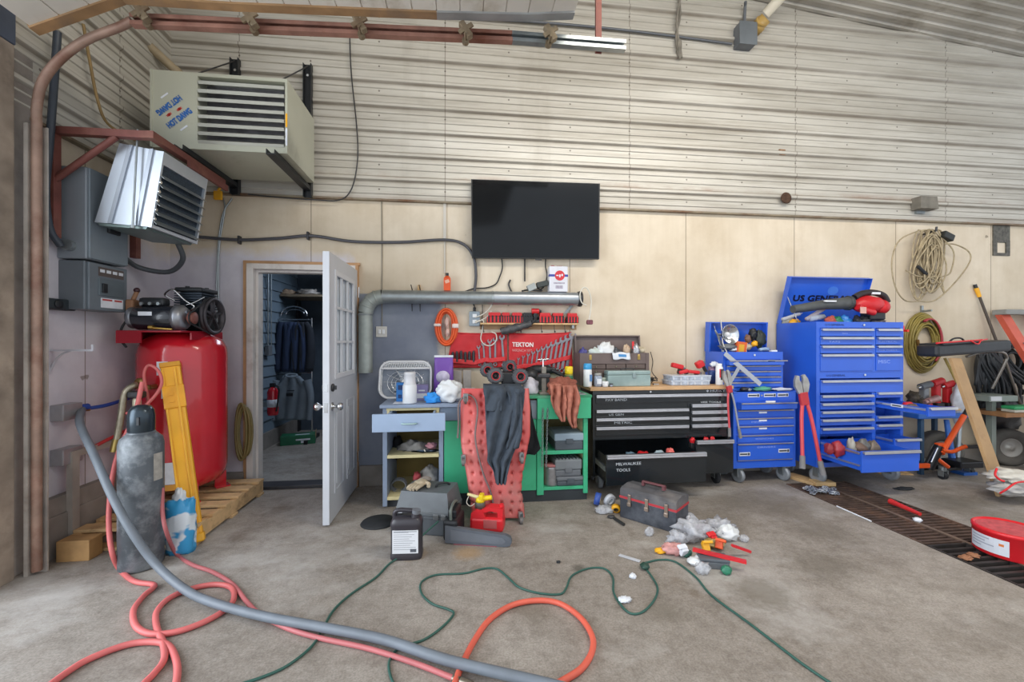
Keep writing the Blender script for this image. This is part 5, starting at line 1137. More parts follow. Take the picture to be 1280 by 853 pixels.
wallcord('tv_cord', [(682, 322), (682, 334), (684, 345), (680, 358), (676, 362)], .006, blackcord, 'black cord dropping from the TV beside the white can')
wallcord('coax_plug', [(638, 350), (636, 356), (639, 364), (642, 368)], .008, darksteel, 'short dark cord with a plug poking from the wall above the duct')
# white cord loop at the duct end
wallcord('white_cable', [(736, 402), (738, 390), (739, 375), (735, 362), (729, 360), (725, 368), (727, 378), (733, 382)], .006, whitecord, 'white cord looped over the open end of the duct', W-.16)
q = onY(737, 402, W-.16); S('cord_plug', MB().box(q.x-.03, q.x+.03, W-.18, W-.14, q.z-.03, q.z+.015, b=.01), mat('red and blue plug', '#7a4650', .5, 0, .5, 40), 'small plug on the end of the white cord at the duct mouth', 'plug')
# switch plate
q = onY(477, 415, W)
sp_ = T('switch_plate', 'white double switch plate on the blue-grey painted patch', 'switch', (q.x, W, q.z-.05))
P(sp_, 'plate', MB().box(q.x-.05, q.x+.05, W-.01, W, q.z-.05, q.z+.05, b=.004), mat('ivory plate', '#cdcac4', .5)); P(sp_, 'rocker', MB().box(q.x-.028, q.x-.006, W-.016, W-.01, q.z-.02, q.z+.02, b=.003), whitep); P(sp_, 'rocker', MB().box(q.x+.008, q.x+.03, W-.016, W-.01, q.z-.02, q.z+.02, b=.003), whitep)
S('plate_conduit', wtube([(477, 250), (477.5, 330), (477.5, 408)], .004, W-.008), mat('thin grey line', '#8d8678', .6), 'thin vertical wire running down to the white switch plate', 'wire')
# orange extension cord coil
cc = T('extension_lead', 'coiled orange extension lead hanging on the wall by the red tool roll', 'cord', tuple(onY(558, 430, W-.03)))
q = onY(558, 409, W-.04); mb = MB()
for k in range(9):
    random.seed(k); rx, rz = .085+.004*k, .135+.005*k
    mb.tube([V((q.x+(rx*.72+.02*math.sin(k))*math.cos(a), W-.03-.012*(k % 4)-.004*math.sin(3*a+k), q.z+rz*math.sin(a))) for a in [2*math.pi*i/36 for i in range(36)]], .0085, 8, closed=True)
P(cc, 'coil', mb, mat('orange cord', '#e8602c', .45, 0, .06)); P(cc, 'white_tie', MB().box(q.x-.115, q.x-.05, W-.085, W-.015, q.z+.005, q.z+.03, b=.01).box(q.x+.055, q.x+.115, W-.085, W-.015, q.z-.01, q.z+.03, b=.01), mat('white tie', '#e8d9d2', .6)); P(cc, 'clear_plug', MB().lump((q.x+.005, W-.05, q.z+.04), (.022, .02, .05), 3, .3).lump((q.x+.01, W-.05, q.z-.05), (.02, .02, .04), 4, .3), mat('clear plug', '#d8b8ac', .25))
# outlet with cords
q = onY(593, 399, W)
oo = T('power_outlet', 'grey surface outlet box with white cords plugged in below the duct', 'outlet', (q.x, W, q.z-.07))
P(oo, 'box', MB().box(q.x-.05, q.x+.05, W-.05, W, q.z-.07, q.z+.07, b=.006), mat('grey outlet', '#8f9ba4', .4, .3, .1)); P(oo, 'socket', MB().box(q.x-.02, q.x+.02, W-.056, W-.05, q.z+.012, q.z+.045, b=.006), whitep); P(oo, 'socket', MB().box(q.x-.02, q.x+.02, W-.056, W-.05, q.z-.045, q.z-.012, b=.006), whitep)
P(oo, 'cable_gland', MB().cyl((q.x, W-.025, q.z+.07), (q.x, W-.025, q.z+.11), .014).tube(smoothpts([V((q.x, W-.025, q.z+.10)), V((q.x-.01, W-.03, q.z+.14)), V((q.x-.08, W-.04, q.z+.19))], 4), .007), blackcord)
for pts, lab in (([(594, 397), (602, 394), (610, 388), (616, 380)], 'white cord curving up from the outlet box behind the duct'), ([(594, 402), (604, 401), (603, 412), (601, 424), (606, 431), (614, 432), (620, 426), (620, 418), (614, 415)], 'white cord looping down from the outlet over the red tool roll'), ([(594, 404), (606, 398), (612, 393), (614, 389)], 'short white cord from the outlet to the battery rail')):
    wallcord('outlet_cord', pts, .0055, whitecord, lab, W-.065)
wallcord('dark_cable', [(603, 381), (603, 395), (602, 412)], .004, blackcord, 'thin dark cord hanging behind the outlet cords', W-.02)
# narrow shelf with red cordless tools and batteries
q0, q1 = onY(600, 404, W-.03), onY(721, 403, W-.03)
shz = q0.z
ts = T('narrow_shelf', 'narrow timber shelf board under the duct holding red tools and batteries', 'shelf', ((q0.x+q1.x)/2, W, shz-.02))
P(ts, 'board', MB().box(q0.x, q1.x, W-.09, W, shz-.016, shz, b=.003), woodlt); P(ts, 'back_rail', MB().box(q0.x, q1.x, W-.012, W-.001, shz-.06, shz-.016), mat('shelf rail', '#a98a68', .7))
P(ts, 'bracket', MB().box(q1.x-.06, q1.x-.04, W-.08, W, shz-.05, shz-.016).add([(q1.x-.10, W-.02, shz+.10), (q1.x-.02, W-.02, shz+.19), (q1.x-.02, W-.012, shz+.19), (q1.x-.10, W-.012, shz+.10), (q1.x-.13, W-.02, shz+.10), (q1.x-.05, W-.02, shz+.19), (q1.x-.05, W-.012, shz+.19), (q1.x-.13, W-.012, shz+.10)], [(0, 1, 2, 3), (4, 7, 6, 5), (0, 4, 5, 1), (3, 2, 6, 7), (1, 5, 6, 2), (0, 3, 7, 4)]), steel)
redt = mat('red tool body', '#cc2229', .4, 0, .1)
def ucx(u): return onY(u, 400, W-.05).x
bat = [(618, 11, 'red', 'outermost red cordless battery tool on the shelf next to the outlet cords'), (632, 7, 'red', 'second red battery tool along the shelf from the outlet'), (646, 9, 'red', 'third red battery tool along the shelf from the outlet'),
       (659, 8, 'black', 'black battery pack between the red tools on the shelf'), (681, 10, 'blackred', 'black and red ribbed battery pack in the middle of the shelf'), (697, 10, 'red', 'red and black cordless tool on the shelf beside the ribbed battery'), (715, 9, 'blackred', 'ribbed black and red battery at the far end of the shelf by the duct mouth')]
for u, w, col, lab in bat:
    x = ucx(u); hw = w*.0075*.86
    t_ = T('battery', lab, 'battery', (x, W-.05, shz))
    P(t_, 'casing', MB().box(x-hw, x+hw, W-.085, W-.015, shz+.001, shz+.06, b=.006), blackp if 'black' in col else redt)
    P(t_, 'slide_rail', MB().box(x-hw*.8, x+hw*.8, W-.08, W-.02, shz+.058, shz+.10, b=.008), redt if col != 'black' else blackp)
    tb = MB()
    for k in range(4): tb.box(x-hw+.008+k*hw*.5, x-hw+.008+k*hw*.5+hw*.22, W-.088, W-.082, shz+.006, shz+.07)
    P(t_, 'grip_rib', tb, redt if col == 'blackred' else blackp)
x = ucx(669); t_ = T('cordless_drill', 'red and black cordless drill standing head-up in the middle of the narrow shelf', 'drill', (x, W-.05, shz))
P(t_, 'grip', MB().box(x-.02, x+.02, W-.07, W-.03, shz+.03, shz+.10, b=.01).box(x-.035, x+.035, W-.085, W-.015, shz+.001, shz+.03, b=.006), blackp); P(t_, 'head', MB().cyl((x-.035, W-.05, shz+.115), (x+.035, W-.05, shz+.115), .028), redt)
P(t_, 'chuck', MB().cyl((x+.035, W-.05, shz+.115), (x+.06, W-.05, shz+.115), .018, .012), blackp)
for k, u in enumerate((604, 650, 676, 692, 705)):
    x = ucx(u); S('shelf_hook', MB().tube(smoothpts([V((x, W-.075, shz-.016)), V((x, W-.08, shz-.05)), V((x+.002, W-.085, shz-.085)), V((x+.004, W-.10, shz-.09)), V((x+.004, W-.105, shz-.075))], 4), .0035), darksteel, ['wire hook under the narrow shelf by the outlet', 'wire hook under the shelf below the black battery', 'wire hook under the shelf below the cordless drill', 'wire hook under the shelf past the cordless drill', 'wire hook under the shelf close to its far end'][k], 'hook', 'hooks under the narrow shelf')
# caulking tube / black roll hanging
q0, q1 = onY(626, 415, W-.08), onY(664, 405, W-.10)
rr = T('black_roll', 'dark wrapped roll hanging slanted in front of the red tool roll', 'roll', tuple(q0))
P(rr, 'wrapped_body', MB().tube([q0+(q1-q0)*(i/14)+V((0, 0, .004*math.sin(i*2))) for i in range(15)], .042, 14, rf=lambda t: .75+.25*math.sin(math.pi*min(1, t*1.3))+.06*math.sin(t*25)), mat('dark wrap film', '#4b4c4e', .3, 0, .45, 22, bump=.4)); P(rr, 'hanging_loop', MB().tube(smoothpts([q1, q1+V((.03, 0, .03)), q1+V((.05, .03, .055))], 4), .012), blackcord)
# red tool rolls with spanners in their pockets
M_roll = mat('red tool roll', '#c8242b', .55, 0, .12, 5, bump=.15); M_roll2 = mat('red pocket', '#d8363a', .55, 0, .12, 9)
WR0 = None
def wrench(L, name='combination_wrench'):
    """a combination spanner of length 1 unit in its local xz plane, ring at the bottom"""
    mb = MB(); th = .028
    mxz = Matrix(((1, 0, 0, 0), (0, 0, 1, 0), (0, 1, 0, 0), (0, 0, 0, 1)))
    mb.prism([(-.035, .10), (.035, .10), (.028, .85), (-.028, .85)], -th/2, th/2, mxz)
    mb.prism([(-.03, .84), (.03, .84), (.085, .90), (.095, .965), (.06, 1.0), (.045, .93), (0, .905), (-.045, .93), (-.03, 1.0), (-.085, .965), (-.085, .90)], -th*.6, th*.6, mxz)
    ring = MB().lathe([(.035, -.02), (.07, -.02), (.07, .02), (.035, .02), (.035, -.02)], 16, Matrix.Translation((0, 0, .06)) @ Matrix.Rotation(math.pi/2, 4, 'X'))
    return mb, ring
def make_roll(name, label, corners, pocket, words_at, Y):
    """corners: TL, TR, BR, BL in px; pocket: list of (u, v) along the pocket's upper edge"""
    tl, tr_, br2, bl2 = corners
    root = T(name, label, 'tool roll', tuple(onY((bl2[0]+br2[0])/2, bl2[1], Y)))
    g = []
    for i in range(24):
        t = i/23; r = []
        for j in range(40):
            s_ = j/39
            u = (tl[0]+(tr_[0]-tl[0])*s_)*(1-t)+(bl2[0]+(br2[0]-bl2[0])*s_)*t; v = (tl[1]+(tr_[1]-tl[1])*s_)*(1-t)+(bl2[1]+(br2[1]-bl2[1])*s_)*t
            v += 1.5*math.sin(s_*math.pi)*(1-t)
            p = onY(u, v, Y); r.append(p+V((0, .006*noise.noise(V((s_*9, t*5, len(name)))), 0)))
        g.append(r)
    P(root, 'backing', MB().sheet(g, .004), M_roll)
    pk = []; n = len(pocket)
    for i in range(8):
        r = []
        for j in range(n*8-7):
            k = min(n-2, j//8); f = j/8-k
            ut = pocket[k][0]+(pocket[k+1][0]-pocket[k][0])*f; vt = pocket[k][1]+(pocket[k+1][1]-pocket[k][1])*f
            vb = vt+5.5
            v = vt+(vb-vt)*i/7
            p = onY(ut, v, Y-.022); bulge = .006*abs(math.sin(math.pi*f)); r.append(p+V((0, -bulge, 0)))
        pk.append(r)
    P(root, 'pocket', MB().sheet(pk, .003), M_roll2)
    hm_ = MB(); top = [onY(p[0], p[1], Y-.001) for p in (tl, tr_)]
    hm_.tube([top[0]+(top[1]-top[0])*(i/12)+V((0, 0, -.01*math.sin(math.pi*i/12))) for i in range(13)], .006, 6)
    P(root, 'hem', hm_, M_roll)
    if words_at:
        lt = MB(); (u, v, w, h) = words_at
        p = onY(u, v, Y-.012); lt.text('TEKTON', h, face_mx(p, (1, 0, -.02)), w=w, bold=.004)
        P(root, 'lettering', lt, mat('white roll lettering', '#e8d4d2', .6), label='white brand lettering')
        lt = MB(); p = onY(u, v+6.2, Y-.012); lt.text('WRENCH SET', h*.62, face_mx(p, (1, 0, -.02)), w=w*.95)
        P(root, 'small_print', lt, mat('faded roll print', '#d89a98', .6))
    return root
YR = W-.03
make_roll('tool_roll', 'red pocketed tool roll hung beside the orange cord coil, short sockets in one half', ((566, 416), (634, 416), (634, 460), (558, 460)), [(560, 448), (572, 449), (582, 450), (593, 451), (600, 449), (607, 447), (614, 448), (621, 447), (632, 446)], None, YR)
make_roll('tool_roll', 'red pocketed tool roll printed TEKTON, full of spanners, next to the brown chest', ((636, 417), (714, 416), (716, 468), (636, 466)), [(637, 457), (646, 457), (655, 455), (664, 455), (672, 453), (680, 452), (688, 450), (696, 448), (704, 446), (713, 444)], (640, 433.5, .205, .058), YR)
wr_b, wr_r = wrench(1)
M_wr = mat('spanner steel', '#8d8a8e', .3, .9, .15, 9)
first = None
def place_wrench(u0, v0, u1, v1, lab, group):
    """tip at (u1, v1), ring end at (u0, v0)"""
    global first
    a, b_ = onY(u0, v0, YR-.013), onY(u1, v1, YR-.013); d = b_-a; L_ = d.length; ang = math.atan2(d.x, d.z)
    if first is None:
        first = T('combination_wrench', lab, 'wrench', (0, 0, 0), group)
        P(first, 'shank', wr_b, M_wr); P(first, 'ring_end', wr_r, M_wr)
        first.location = a; first.rotation_euler = (0, ang, 0); first.scale = (L_, L_, L_)
    else:
        o = copy_thing(first, a, lab, (0, ang, 0), (L_, L_, L_)); o['group'] = group
for i, (u0, v0, u1, v1) in enumerate([(600, 458, 598, 432), (606, 458, 604, 428), (613, 458, 612, 424), (619, 458, 619, 422), (630, 459, 627, 419)]):
    place_wrench(u0, v0, u1, v1, 'spanner in the tool roll by the orange cord, %s' % ['the shortest, next to the sockets', 'second shortest after the sockets', 'the middle one of five', 'the second longest', 'the longest and brightest, at the fold'][i], 'spanners in the socket-side tool roll')
ord_ = ['first, the shortest, by the fold', 'second from the fold', 'third from the fold', 'fourth from the fold', 'fifth from the fold', 'sixth from the fold', 'seventh from the fold', 'eighth from the fold', 'ninth from the fold', 'tenth from the fold', 'third from the chest', 'second from the chest', 'last and longest, by the brown chest']
for i in range(13):
    t = i/12; u0 = 641+t*66; L_ = 15+t*36
    place_wrench(u0, 465+t*2, u0+1+t*8, 465+t*2-L_, 'spanner in the lettered tool roll, '+ord_[i], 'spanners in the lettered tool roll')
for i in range(6):
    q = onY(566+i*5.2, 446, YR-.016); s_ = 'sockets'
    t_ = S('deep_socket', MB().cyl(q+V((0, 0, -.05)), q+V((0, 0, .03+.006*(i % 3))), .0135, n=12).cyl(q+V((0, 0, .03+.006*(i % 3))), q+V((0, 0, .045+.006*(i % 3))), .009, n=10), darksteel, 'dark socket in the red tool roll below the orange coil, ' + ['outermost one', 'next to the outermost one', 'third along', 'fourth along', 'next to last', 'closest to the spanners'][i], 'socket', 'sockets in the tool roll')
# ---------------------------------------------------------------- black roller workbench
x0, x1, y0, y1 = 1.18, 2.50, 3.68, 4.07; zb, ztop = .135, .905
wk = T('black_workbench', 'black steel roller workbench with a wooden top and an open bottom drawer', 'workbench', ((x0+x1)/2, 3.9, 0))
P(wk, 'carcass', MB().box(x0, x0+.02, y0, y1, zb, ztop).box(x1-.02, x1, y0, y1, zb, ztop).box(x0, x1, y1-.02, y1, zb, ztop).box(x0, x1, y0+.02, y1, zb, zb+.02).box(2.085, 2.105, y0-.002, y1, zb, .79).box(x0+.02, x1-.02, y0-.002, y0+.02, .87, ztop).box(x0, x0+.02, y0-.006, y0+.01, zb, ztop).box(x1-.025, x1, y0-.006, y0+.01, zb, ztop).box(x0+.02, x1-.02, y0+.001, y0+.02, .46, .79), cabblack)
P(wk, 'wooden_top', MB().box(x0-.03, x1+.02, y0-.03, y1+.02, ztop, ztop+.03, b=.004), mat('beech worktop', '#c9a277', .5, 0, .15, 6, dirt='#9a7654', damt=.3))
P(wk, 'lock', MB().cyl((1.72, y0-.002, .888), (1.72, y0-.01, .888), .009), chrome)
lt = MB().text('HUSKY', .030, face_mx((2.30, y0-.004, .878)), w=.15).add([(2.262, y0-.004, .888), (2.276, y0-.004, .90), (2.29, y0-.004, .888), (2.276, y0-.004, .876)], [(0, 3, 2, 1)])
P(wk, 'brand_lettering', lt, mat('silver lettering', '#c3c6cc', .35, .6), label='silver brand lettering')
def drawer(par, xa, xb, yf, z0_, z1_, m, handle='top', hz=.022, depth_=0.0, hm=None, inner=None, word=None, wcol=None):
    """a drawer front with a full-width pull; depth_ > 0: pulled out by that much, with its tray"""
    d = P(par, 'drawer', MB().box(xa, xb, yf-.014, yf+.004, z0_, z1_, b=.003), m)
    if depth_ > 0:
        iw = .012; zt2 = z1_-.02
        P(d, 'tray', MB().box(xa+iw, xa+iw+.004, yf, yf+depth_+.1, z0_+.01, zt2).box(xb-iw-.004, xb-iw, yf, yf+depth_+.1, z0_+.01, zt2).box(xa+iw, xb-iw, yf, yf+depth_+.1, z0_+.01, z0_+.016), inner or m)
        [P(d, 'slide', MB().box(x_, x_+.012, yf+.02, yf+depth_+.08, (z0_+z1_)/2-.018, (z0_+z1_)/2+.018), steel) for x_ in (xa+iw-.012, xb-iw)]
    P(d, 'pull', MB().box(xa+.004, xb-.004, yf-.034, yf-.010, z1_-hz, z1_-.001, b=.004).box(xa+.004, xb-.004, yf-.036, yf-.028, z1_-hz-.006, z1_-hz+.006, b=.003), hm or chromestrip)
    if word:
        lt = MB()
        for (wd_, dx, dz, h, w) in word: lt.text(wd_, h, face_mx((xa+dx, yf-.0148, z0_+dz), (1, 0, .01)), w=w)
        P(d, 'handwriting', lt, wcol or handwrite)
    return d
kb = cabblack
drawer(wk, x0+.022, x1-.028, y0, .792, .868, kb, word=[('PAV BAND', .09, .018, .034, .20)])
drawer(wk, x0+.022, 2.083, y0, .668, .735, kb, word=[('US GEN', .12, .012, .026, .14)])
drawer(wk, x0+.022, 2.083, y0, .590, .660, kb, word=[('METRIC', .17, .014, .032, .17)])
drawer(wk, x0+.022, 2.083, y0, .500, .582, kb)
for i in range(4): drawer(wk, 2.107, x1-.028, y0, .715-i*.062, .772-i*.062+.0, kb, hz=.026)
big = drawer(wk, x0+.022, 2.083, 3.40, .15, .405, kb, depth_=.28, inner=kb, word=[('MILWAUKEE', .08, .165, .034, .22), ('TOOLS', .085, .115, .034, .12)], hz=.028)
drawer(wk, 2.107, x1-.028, 3.60, .15, .455, kb, depth_=.08, inner=kb, hz=.028)
P(wk, 'handwriting', MB().text('VISE TOOLS', .022, face_mx((2.2, y0-.016, .778)), w=.2), handwrite)
for x in (x0+.09, x1-.09):
    for y in (y0+.08, y1-.07):
        c_ = P(wk, 'caster', MB().box(x-.03, x-.026, y-.03, y+.03, .055, .135).box(x+.026, x+.03, y-.03, y+.03, .055, .135).box(x-.04, x+.04, y-.04, y+.04, .125, .136), steel)
        P(c_, 'caster_wheel', MB().lathe([(0, -.02), (.02, -.022), (.03, -.018), (.05, -.02), (.06, -.012), (.06, .012), (.05, .02), (.03, .018), (.02, .022), (0, .02)], 24, frame((x, y, .061), XA)), blackr if x > 2 else mat('grey caster tyre', '#7f8388', .5))
# tools in its open drawer
for i, (u, v, m_, nm, lab, cat, sz) in enumerate([(790, 556, mat('blue grey tool', '#5a7486', .5), 'blue_tool', 'blue-grey tool at the back of the open black drawer', 'tool', (.06, .05, .04)), (806, 557, redt, 'red_tool', 'dull red tool at the back of the open black drawer', 'tool', (.05, .06, .04)),
        (826, 562, mat('pale bag', '#9fb0b8', .5), 'small_pouch', 'small pale pouch at the front of the open black drawer', 'pouch', (.05, .04, .035)), (840, 560, mat('coral tool', '#e06a62', .5), 'coral_tool', 'coral coloured tool at the front of the open black drawer', 'tool', (.035, .04, .05))]):
    p = onY(u, v, 3.47+.08*(i < 2)); S(nm, MB().lump((p.x, p.y+.03, .335 if i < 2 else .365), sz, i+50, .3), m_, lab, cat)
    S('tool_tray_item', MB().box(p.x-.05, p.x+.05, p.y-.02, p.y+.07, .167, .33, b=.01), darksteel, ['dark case standing in the open black drawer under the blue tool', 'dark case standing in the open black drawer under the red tool', 'dark case standing in the open drawer under the pale pouch', 'dark case standing in the open drawer under the coral tool'][i], 'case', 'cases in the open black drawer')
for i, u in enumerate((866, 883, 891)):
    p = onY(u, 549, 3.64); S('red_tool', MB().lump((p.x, 3.645, .44), (.025, .02, .03), i+60, .3), redt, ['red tool poking out at the corner of the narrow black drawer', 'red tool in the middle of the narrow black drawer', 'second red tool in the middle of the narrow black drawer'][i], 'tool')
    S('tool_tray_item', MB().box(p.x-.02, p.x+.02, 3.63, 3.67, .167, .42, b=.005), darksteel, ['dark tool body under the corner red tool in the narrow drawer', 'dark tool body under the first middle red tool', 'dark tool body under the second middle red tool'][i], 'tool', 'tool bodies in the narrow black drawer')
# ---------------------------------------------------------------- on the black workbench
zt = ztop+.031
mx0, mx1 = onY(722, 450, 3.92).x, onY(811, 450, 3.84).x; my0, my1 = 3.84, 4.06
mc = T('machinist_chest', 'brown wooden-look machinist chest with its lid up and small drawers', 'tool chest', ((mx0+mx1)/2, 3.95, zt))
M_mc = mat('brown wrinkle paint', '#6d5f5c', .55, .1, .1, 8); M_mc2 = mat('brown drawer', '#63544f', .5, .1, .15, 14)
mh = .30
P(mc, 'case', MB().box(mx0, mx0+.015, my0, my1, zt, zt+mh).box(mx1-.015, mx1, my0, my1, zt, zt+mh).box(mx0, mx1, my1-.012, my1, zt, zt+mh).box(mx0, mx1, my0+.015, my1, zt, zt+.015).box(mx0, mx1, my0, my1, zt+.20, zt+.212).box(mx0, mx1, my0, my0+.012, zt+.20, zt+mh).box(mx0, mx0+.05, my0-.003, my0+.01, zt, zt+mh).box(mx1-.03, mx1, my0-.003, my0+.01, zt, zt+mh), M_mc)
lidm = Matrix.Translation((0, my1-.01, zt+mh)) @ Matrix.Rotation(math.radians(-6), 4, 'X')
P(mc, 'lid', MB(lidm).box(mx0, mx1-.01, -.012, 0, 0, .165).box(mx0, mx0+.012, -.05, 0, 0, .165).box(mx1-.022, mx1-.01, -.05, 0, 0, .165).box(mx0, mx1-.01, -.05, 0, .155, .165), M_mc)
wd3 = (mx1-mx0-.09)/3
for c in range(3):
    for r in range(4):
        xa = mx0+.055+c*wd3; d = P(mc, 'drawer', MB().box(xa+.004, xa+wd3-.004, my0-.006, my0+.012, zt+.012+r*.047, zt+.054+r*.047, b=.003), M_mc2)
        P(d, 'knob', MB().cyl((xa+wd3/2, my0-.006, zt+.033+r*.047), (xa+wd3/2, my0-.016, zt+.033+r*.047), .006, n=10), mat('dull brass', '#8d8a72', .4, .8))
for x in (mx0+.10, mx1-.10):
    P(mc, 'hasp', MB().box(x-.012, x+.012, my0-.008, my0+.0, zt+.235, zt+.285, b=.004).cyl((x, my0-.008, zt+.26), (x, my0-.014, zt+.26), .008), mat('brass hasp', '#b89c5c', .35, .85))
stf = [('plastic_bag', 'clear grey plastic bag heaped high in the brown machinist chest', (757, 418), (.07, .06, .05), plasticbag), ('rag', 'white and green cloth in the brown machinist chest', (747, 429), (.085, .06, .035), mat('white green cloth', '#c9d3d0', .7, 0, .2, 8)), ('tape_roll', 'purple-blue roll at the hinge corner of the brown chest', (729, 434), (.035, .04, .035), mat('purple roll', '#4c4a8a', .5)),
       ('black_bag', 'black and grey bag in the middle of the brown chest', (769, 430), (.055, .05, .035), mat('dark film', '#4a4f56', .35, 0, .3, 20)), ('small_box', 'beige card scraps in the brown machinist chest', (783, 429), (.03, .03, .045), mat('beige card', '#c4ab92', .7)), ('grey_part', 'bright metal clamp pile at the open corner of the brown chest', (795, 430), (.03, .03, .045), mat('bright metal pile', '#b6bac0', .3, .6, .3, 30))]
for i, (nm, lab, (u, v), sz, m_) in enumerate(stf):
    sz = (sz[0]*1.25, sz[1]*1.2, sz[2]*2.1); p = onY(u, v, 3.93); p.z = zt+.212+sz[2]*.8; S(nm, MB().lump(p, sz, i+70, .4, 2.6, 22, 14, flat=zt+.213), m_, lab, nm.split('_')[-1])
p = onY(792, 415, 3.92); S('screwdriver', MB().cyl((p.x+.012, 3.93, zt+.214), (p.x+.0, 3.93, zt+.34), .004).cyl((p.x, 3.93, zt+.34), (p.x-.002, 3.93, zt+.41), .011), red, 'red-handled screwdriver standing up in the brown machinist chest', 'screwdriver')
p = onY(776, 440, my0-.02)
g = [[V((p.x-.085+.17*j/9+.01*i/6, my0-.022-.0*i+(.04 if i == 0 else 0), zt+mh+.004-.062*max(0, i-1)/5-.006*math.sin(j))) for j in range(10)] for i in range(7)]
pl_ = T('leaflet_bag', 'white bag with a blue print lying over the front edge of the brown chest', 'bag', (p.x, my0, zt+.24))
P(pl_, 'sheet', MB().sheet(g, .004), paper); P(pl_, 'blue_print', MB().add([g[2][3]+V((0, -.004, 0)), g[2][7]+V((0, -.004, 0)), g[4][7]+V((0, -.004, 0)), g[4][3]+V((0, -.004, 0))], [(0, 3, 2, 1)]), mat('blue print', '#4a8cc4', .5))
p = onY(809, 432, 3.9); S('masking_tape', MB().lathe([(.02, 0), (.04, 0), (.04, .05), (.02, .05), (.02, 0)], 20, Matrix.Translation((mx1-.02, 3.98, zt+mh+.001)) @ Matrix.Rotation(.3, 4, 'X')), mat('tape beige', '#c9bda4', .6), 'beige masking tape roll on the corner of the brown chest', 'tape')
def can(name, lab, cat, u, Y, z, parts):
    x = onY(u, 470, Y).x; r = T(name, lab, cat, (x, Y, z))
    for nm, prof, m_ in parts: P(r, nm, MB().lathe(prof, 22, Matrix.Translation((x, Y, z))), m_)
    return r, x
r_, x = can('spray_can', 'white spray can with a light blue cap in front of the brown chest', 'spray can', 734.5, 3.74, zt, [('body', [(0, 0), (.036, 0), (.038, .006), (.038, .15), (.034, .16), (0, .16)], whitep), ('cap', [(.036, .157), (.038, .16), (.036, .205), (.03, .21), (0, .21)], mat('sky blue cap', '#3f9fd6', .35))])
P(r_, 'printed_mark', MB().box(x+.008, x+.03, 3.74-.0375, 3.74-.034, zt+.05, zt+.11), mat('blue can print', '#5a86b8', .5))
r_, x = can('glass_jar', 'clear jar with a grey lid beside the white spray can', 'jar', 747.5, 3.74, zt, [('body', [(0, 0), (.035, 0), (.037, .01), (.037, .085), (.03, .10), (0, .10)], mat('cloudy jar', '#9aa3b2', .15, 0, .25, 30)), ('lid', [(.031, .10), (.033, .102), (.033, .122), (0, .122)], mat('grey lid', '#a8a6a2', .4, .4))])
P(r_, 'jar_label', MB().box(x-.02, x+.02, 3.74-.0385, 3.74-.034, zt+.025, zt+.07), paper)
can('plastic_tub', 'small white tub in front of the grey tin box', 'tub', 756.5, 3.70, zt, [('body', [(0, 0), (.026, 0), (.028, .03), (0, .03)], whitep), ('lid', [(.030, .03), (.030, .048), (.026, .05), (0, .05)], whitep)])
can('plastic_tub', 'pale green tub behind the small white tub', 'tub', 754, 3.79, zt, [('body', [(0, 0), (.03, 0), (.032, .06), (0, .06)], mat('pale green tub', '#a8b5a6', .4)), ('lid', [(.034, .06), (.034, .075), (0, .078)], mat('pale green lid', '#b8c2b4', .4))])
can('small_jar', 'tiny clear jar at the corner of the grey tin box', 'jar', 764, 3.70, zt, [('body', [(0, 0), (.014, 0), (.015, .02), (0, .02)], mat('cloudy jar', '#9aa3b2', .15)), ('lid', [(.016, .02), (.016, .028), (0, .028)], darksteel)])
tx0, tx1 = onY(760, 470, 3.72).x, onY(813, 470, 3.72).x
tn = T('tin_box', 'pale grey-green metal cash box with a carry handle in front of the brown chest', 'box', ((tx0+tx1)/2, 3.76, zt))
M_tn = mat('grey green tin', '#8fa4a3', .45, .2, .15, 8, dirt='#b4c0bc', damt=.4)
P(tn, 'base', MB().box(tx0, tx1, 3.715, 3.825, zt, zt+.10, b=.006), M_tn); P(tn, 'lid', MB().box(tx0-.003, tx1+.003, 3.712, 3.828, zt+.10, zt+.142, b=.012), M_tn); P(tn, 'latch', MB().box((tx0*.4+tx1*.6)-.012, (tx0*.4+tx1*.6)+.018, 3.704, 3.714, zt+.075, zt+.125, b=.003), mat('tin latch', '#96a6a6', .35, .6)); P(tn, 'handle', MB().tube(smoothpts([V(((tx0+tx1)/2-.06, 3.77, zt+.143)), V(((tx0+tx1)/2-.05, 3.77, zt+.158)), V(((tx0+tx1)/2+.05, 3.77, zt+.158)), V(((tx0+tx1)/2+.06, 3.77, zt+.143))], 4), .005), darksteel)
mb = MB()
for i in range(9):
    random.seed(i); c_ = V((1.73+random.random()*.12, 3.85+random.random()*.06, zt+.012)); mb.tube(smoothpts([c_+V((random.uniform(-.07, .07), random.uniform(-.06, .06), random.uniform(0, .05))) for k in range(6)], 4), .004, 6)
S('cable_tangle', mb, blackcord, 'tangle of thin dark leads on the wooden top beside the brown chest', 'cable'); S('bright_connector', MB().box(1.80, 1.85, 3.77, 3.80, zt, zt+.014, b=.004), chrome, 'small bright connector in the dark leads', 'connector')
S('wall_lead', wtube([(813, 440), (816, 452), (815, 465), (822, 474)], .004, 4.05), blackcord, 'thin dark lead hanging down beside the brown chest', 'cord')
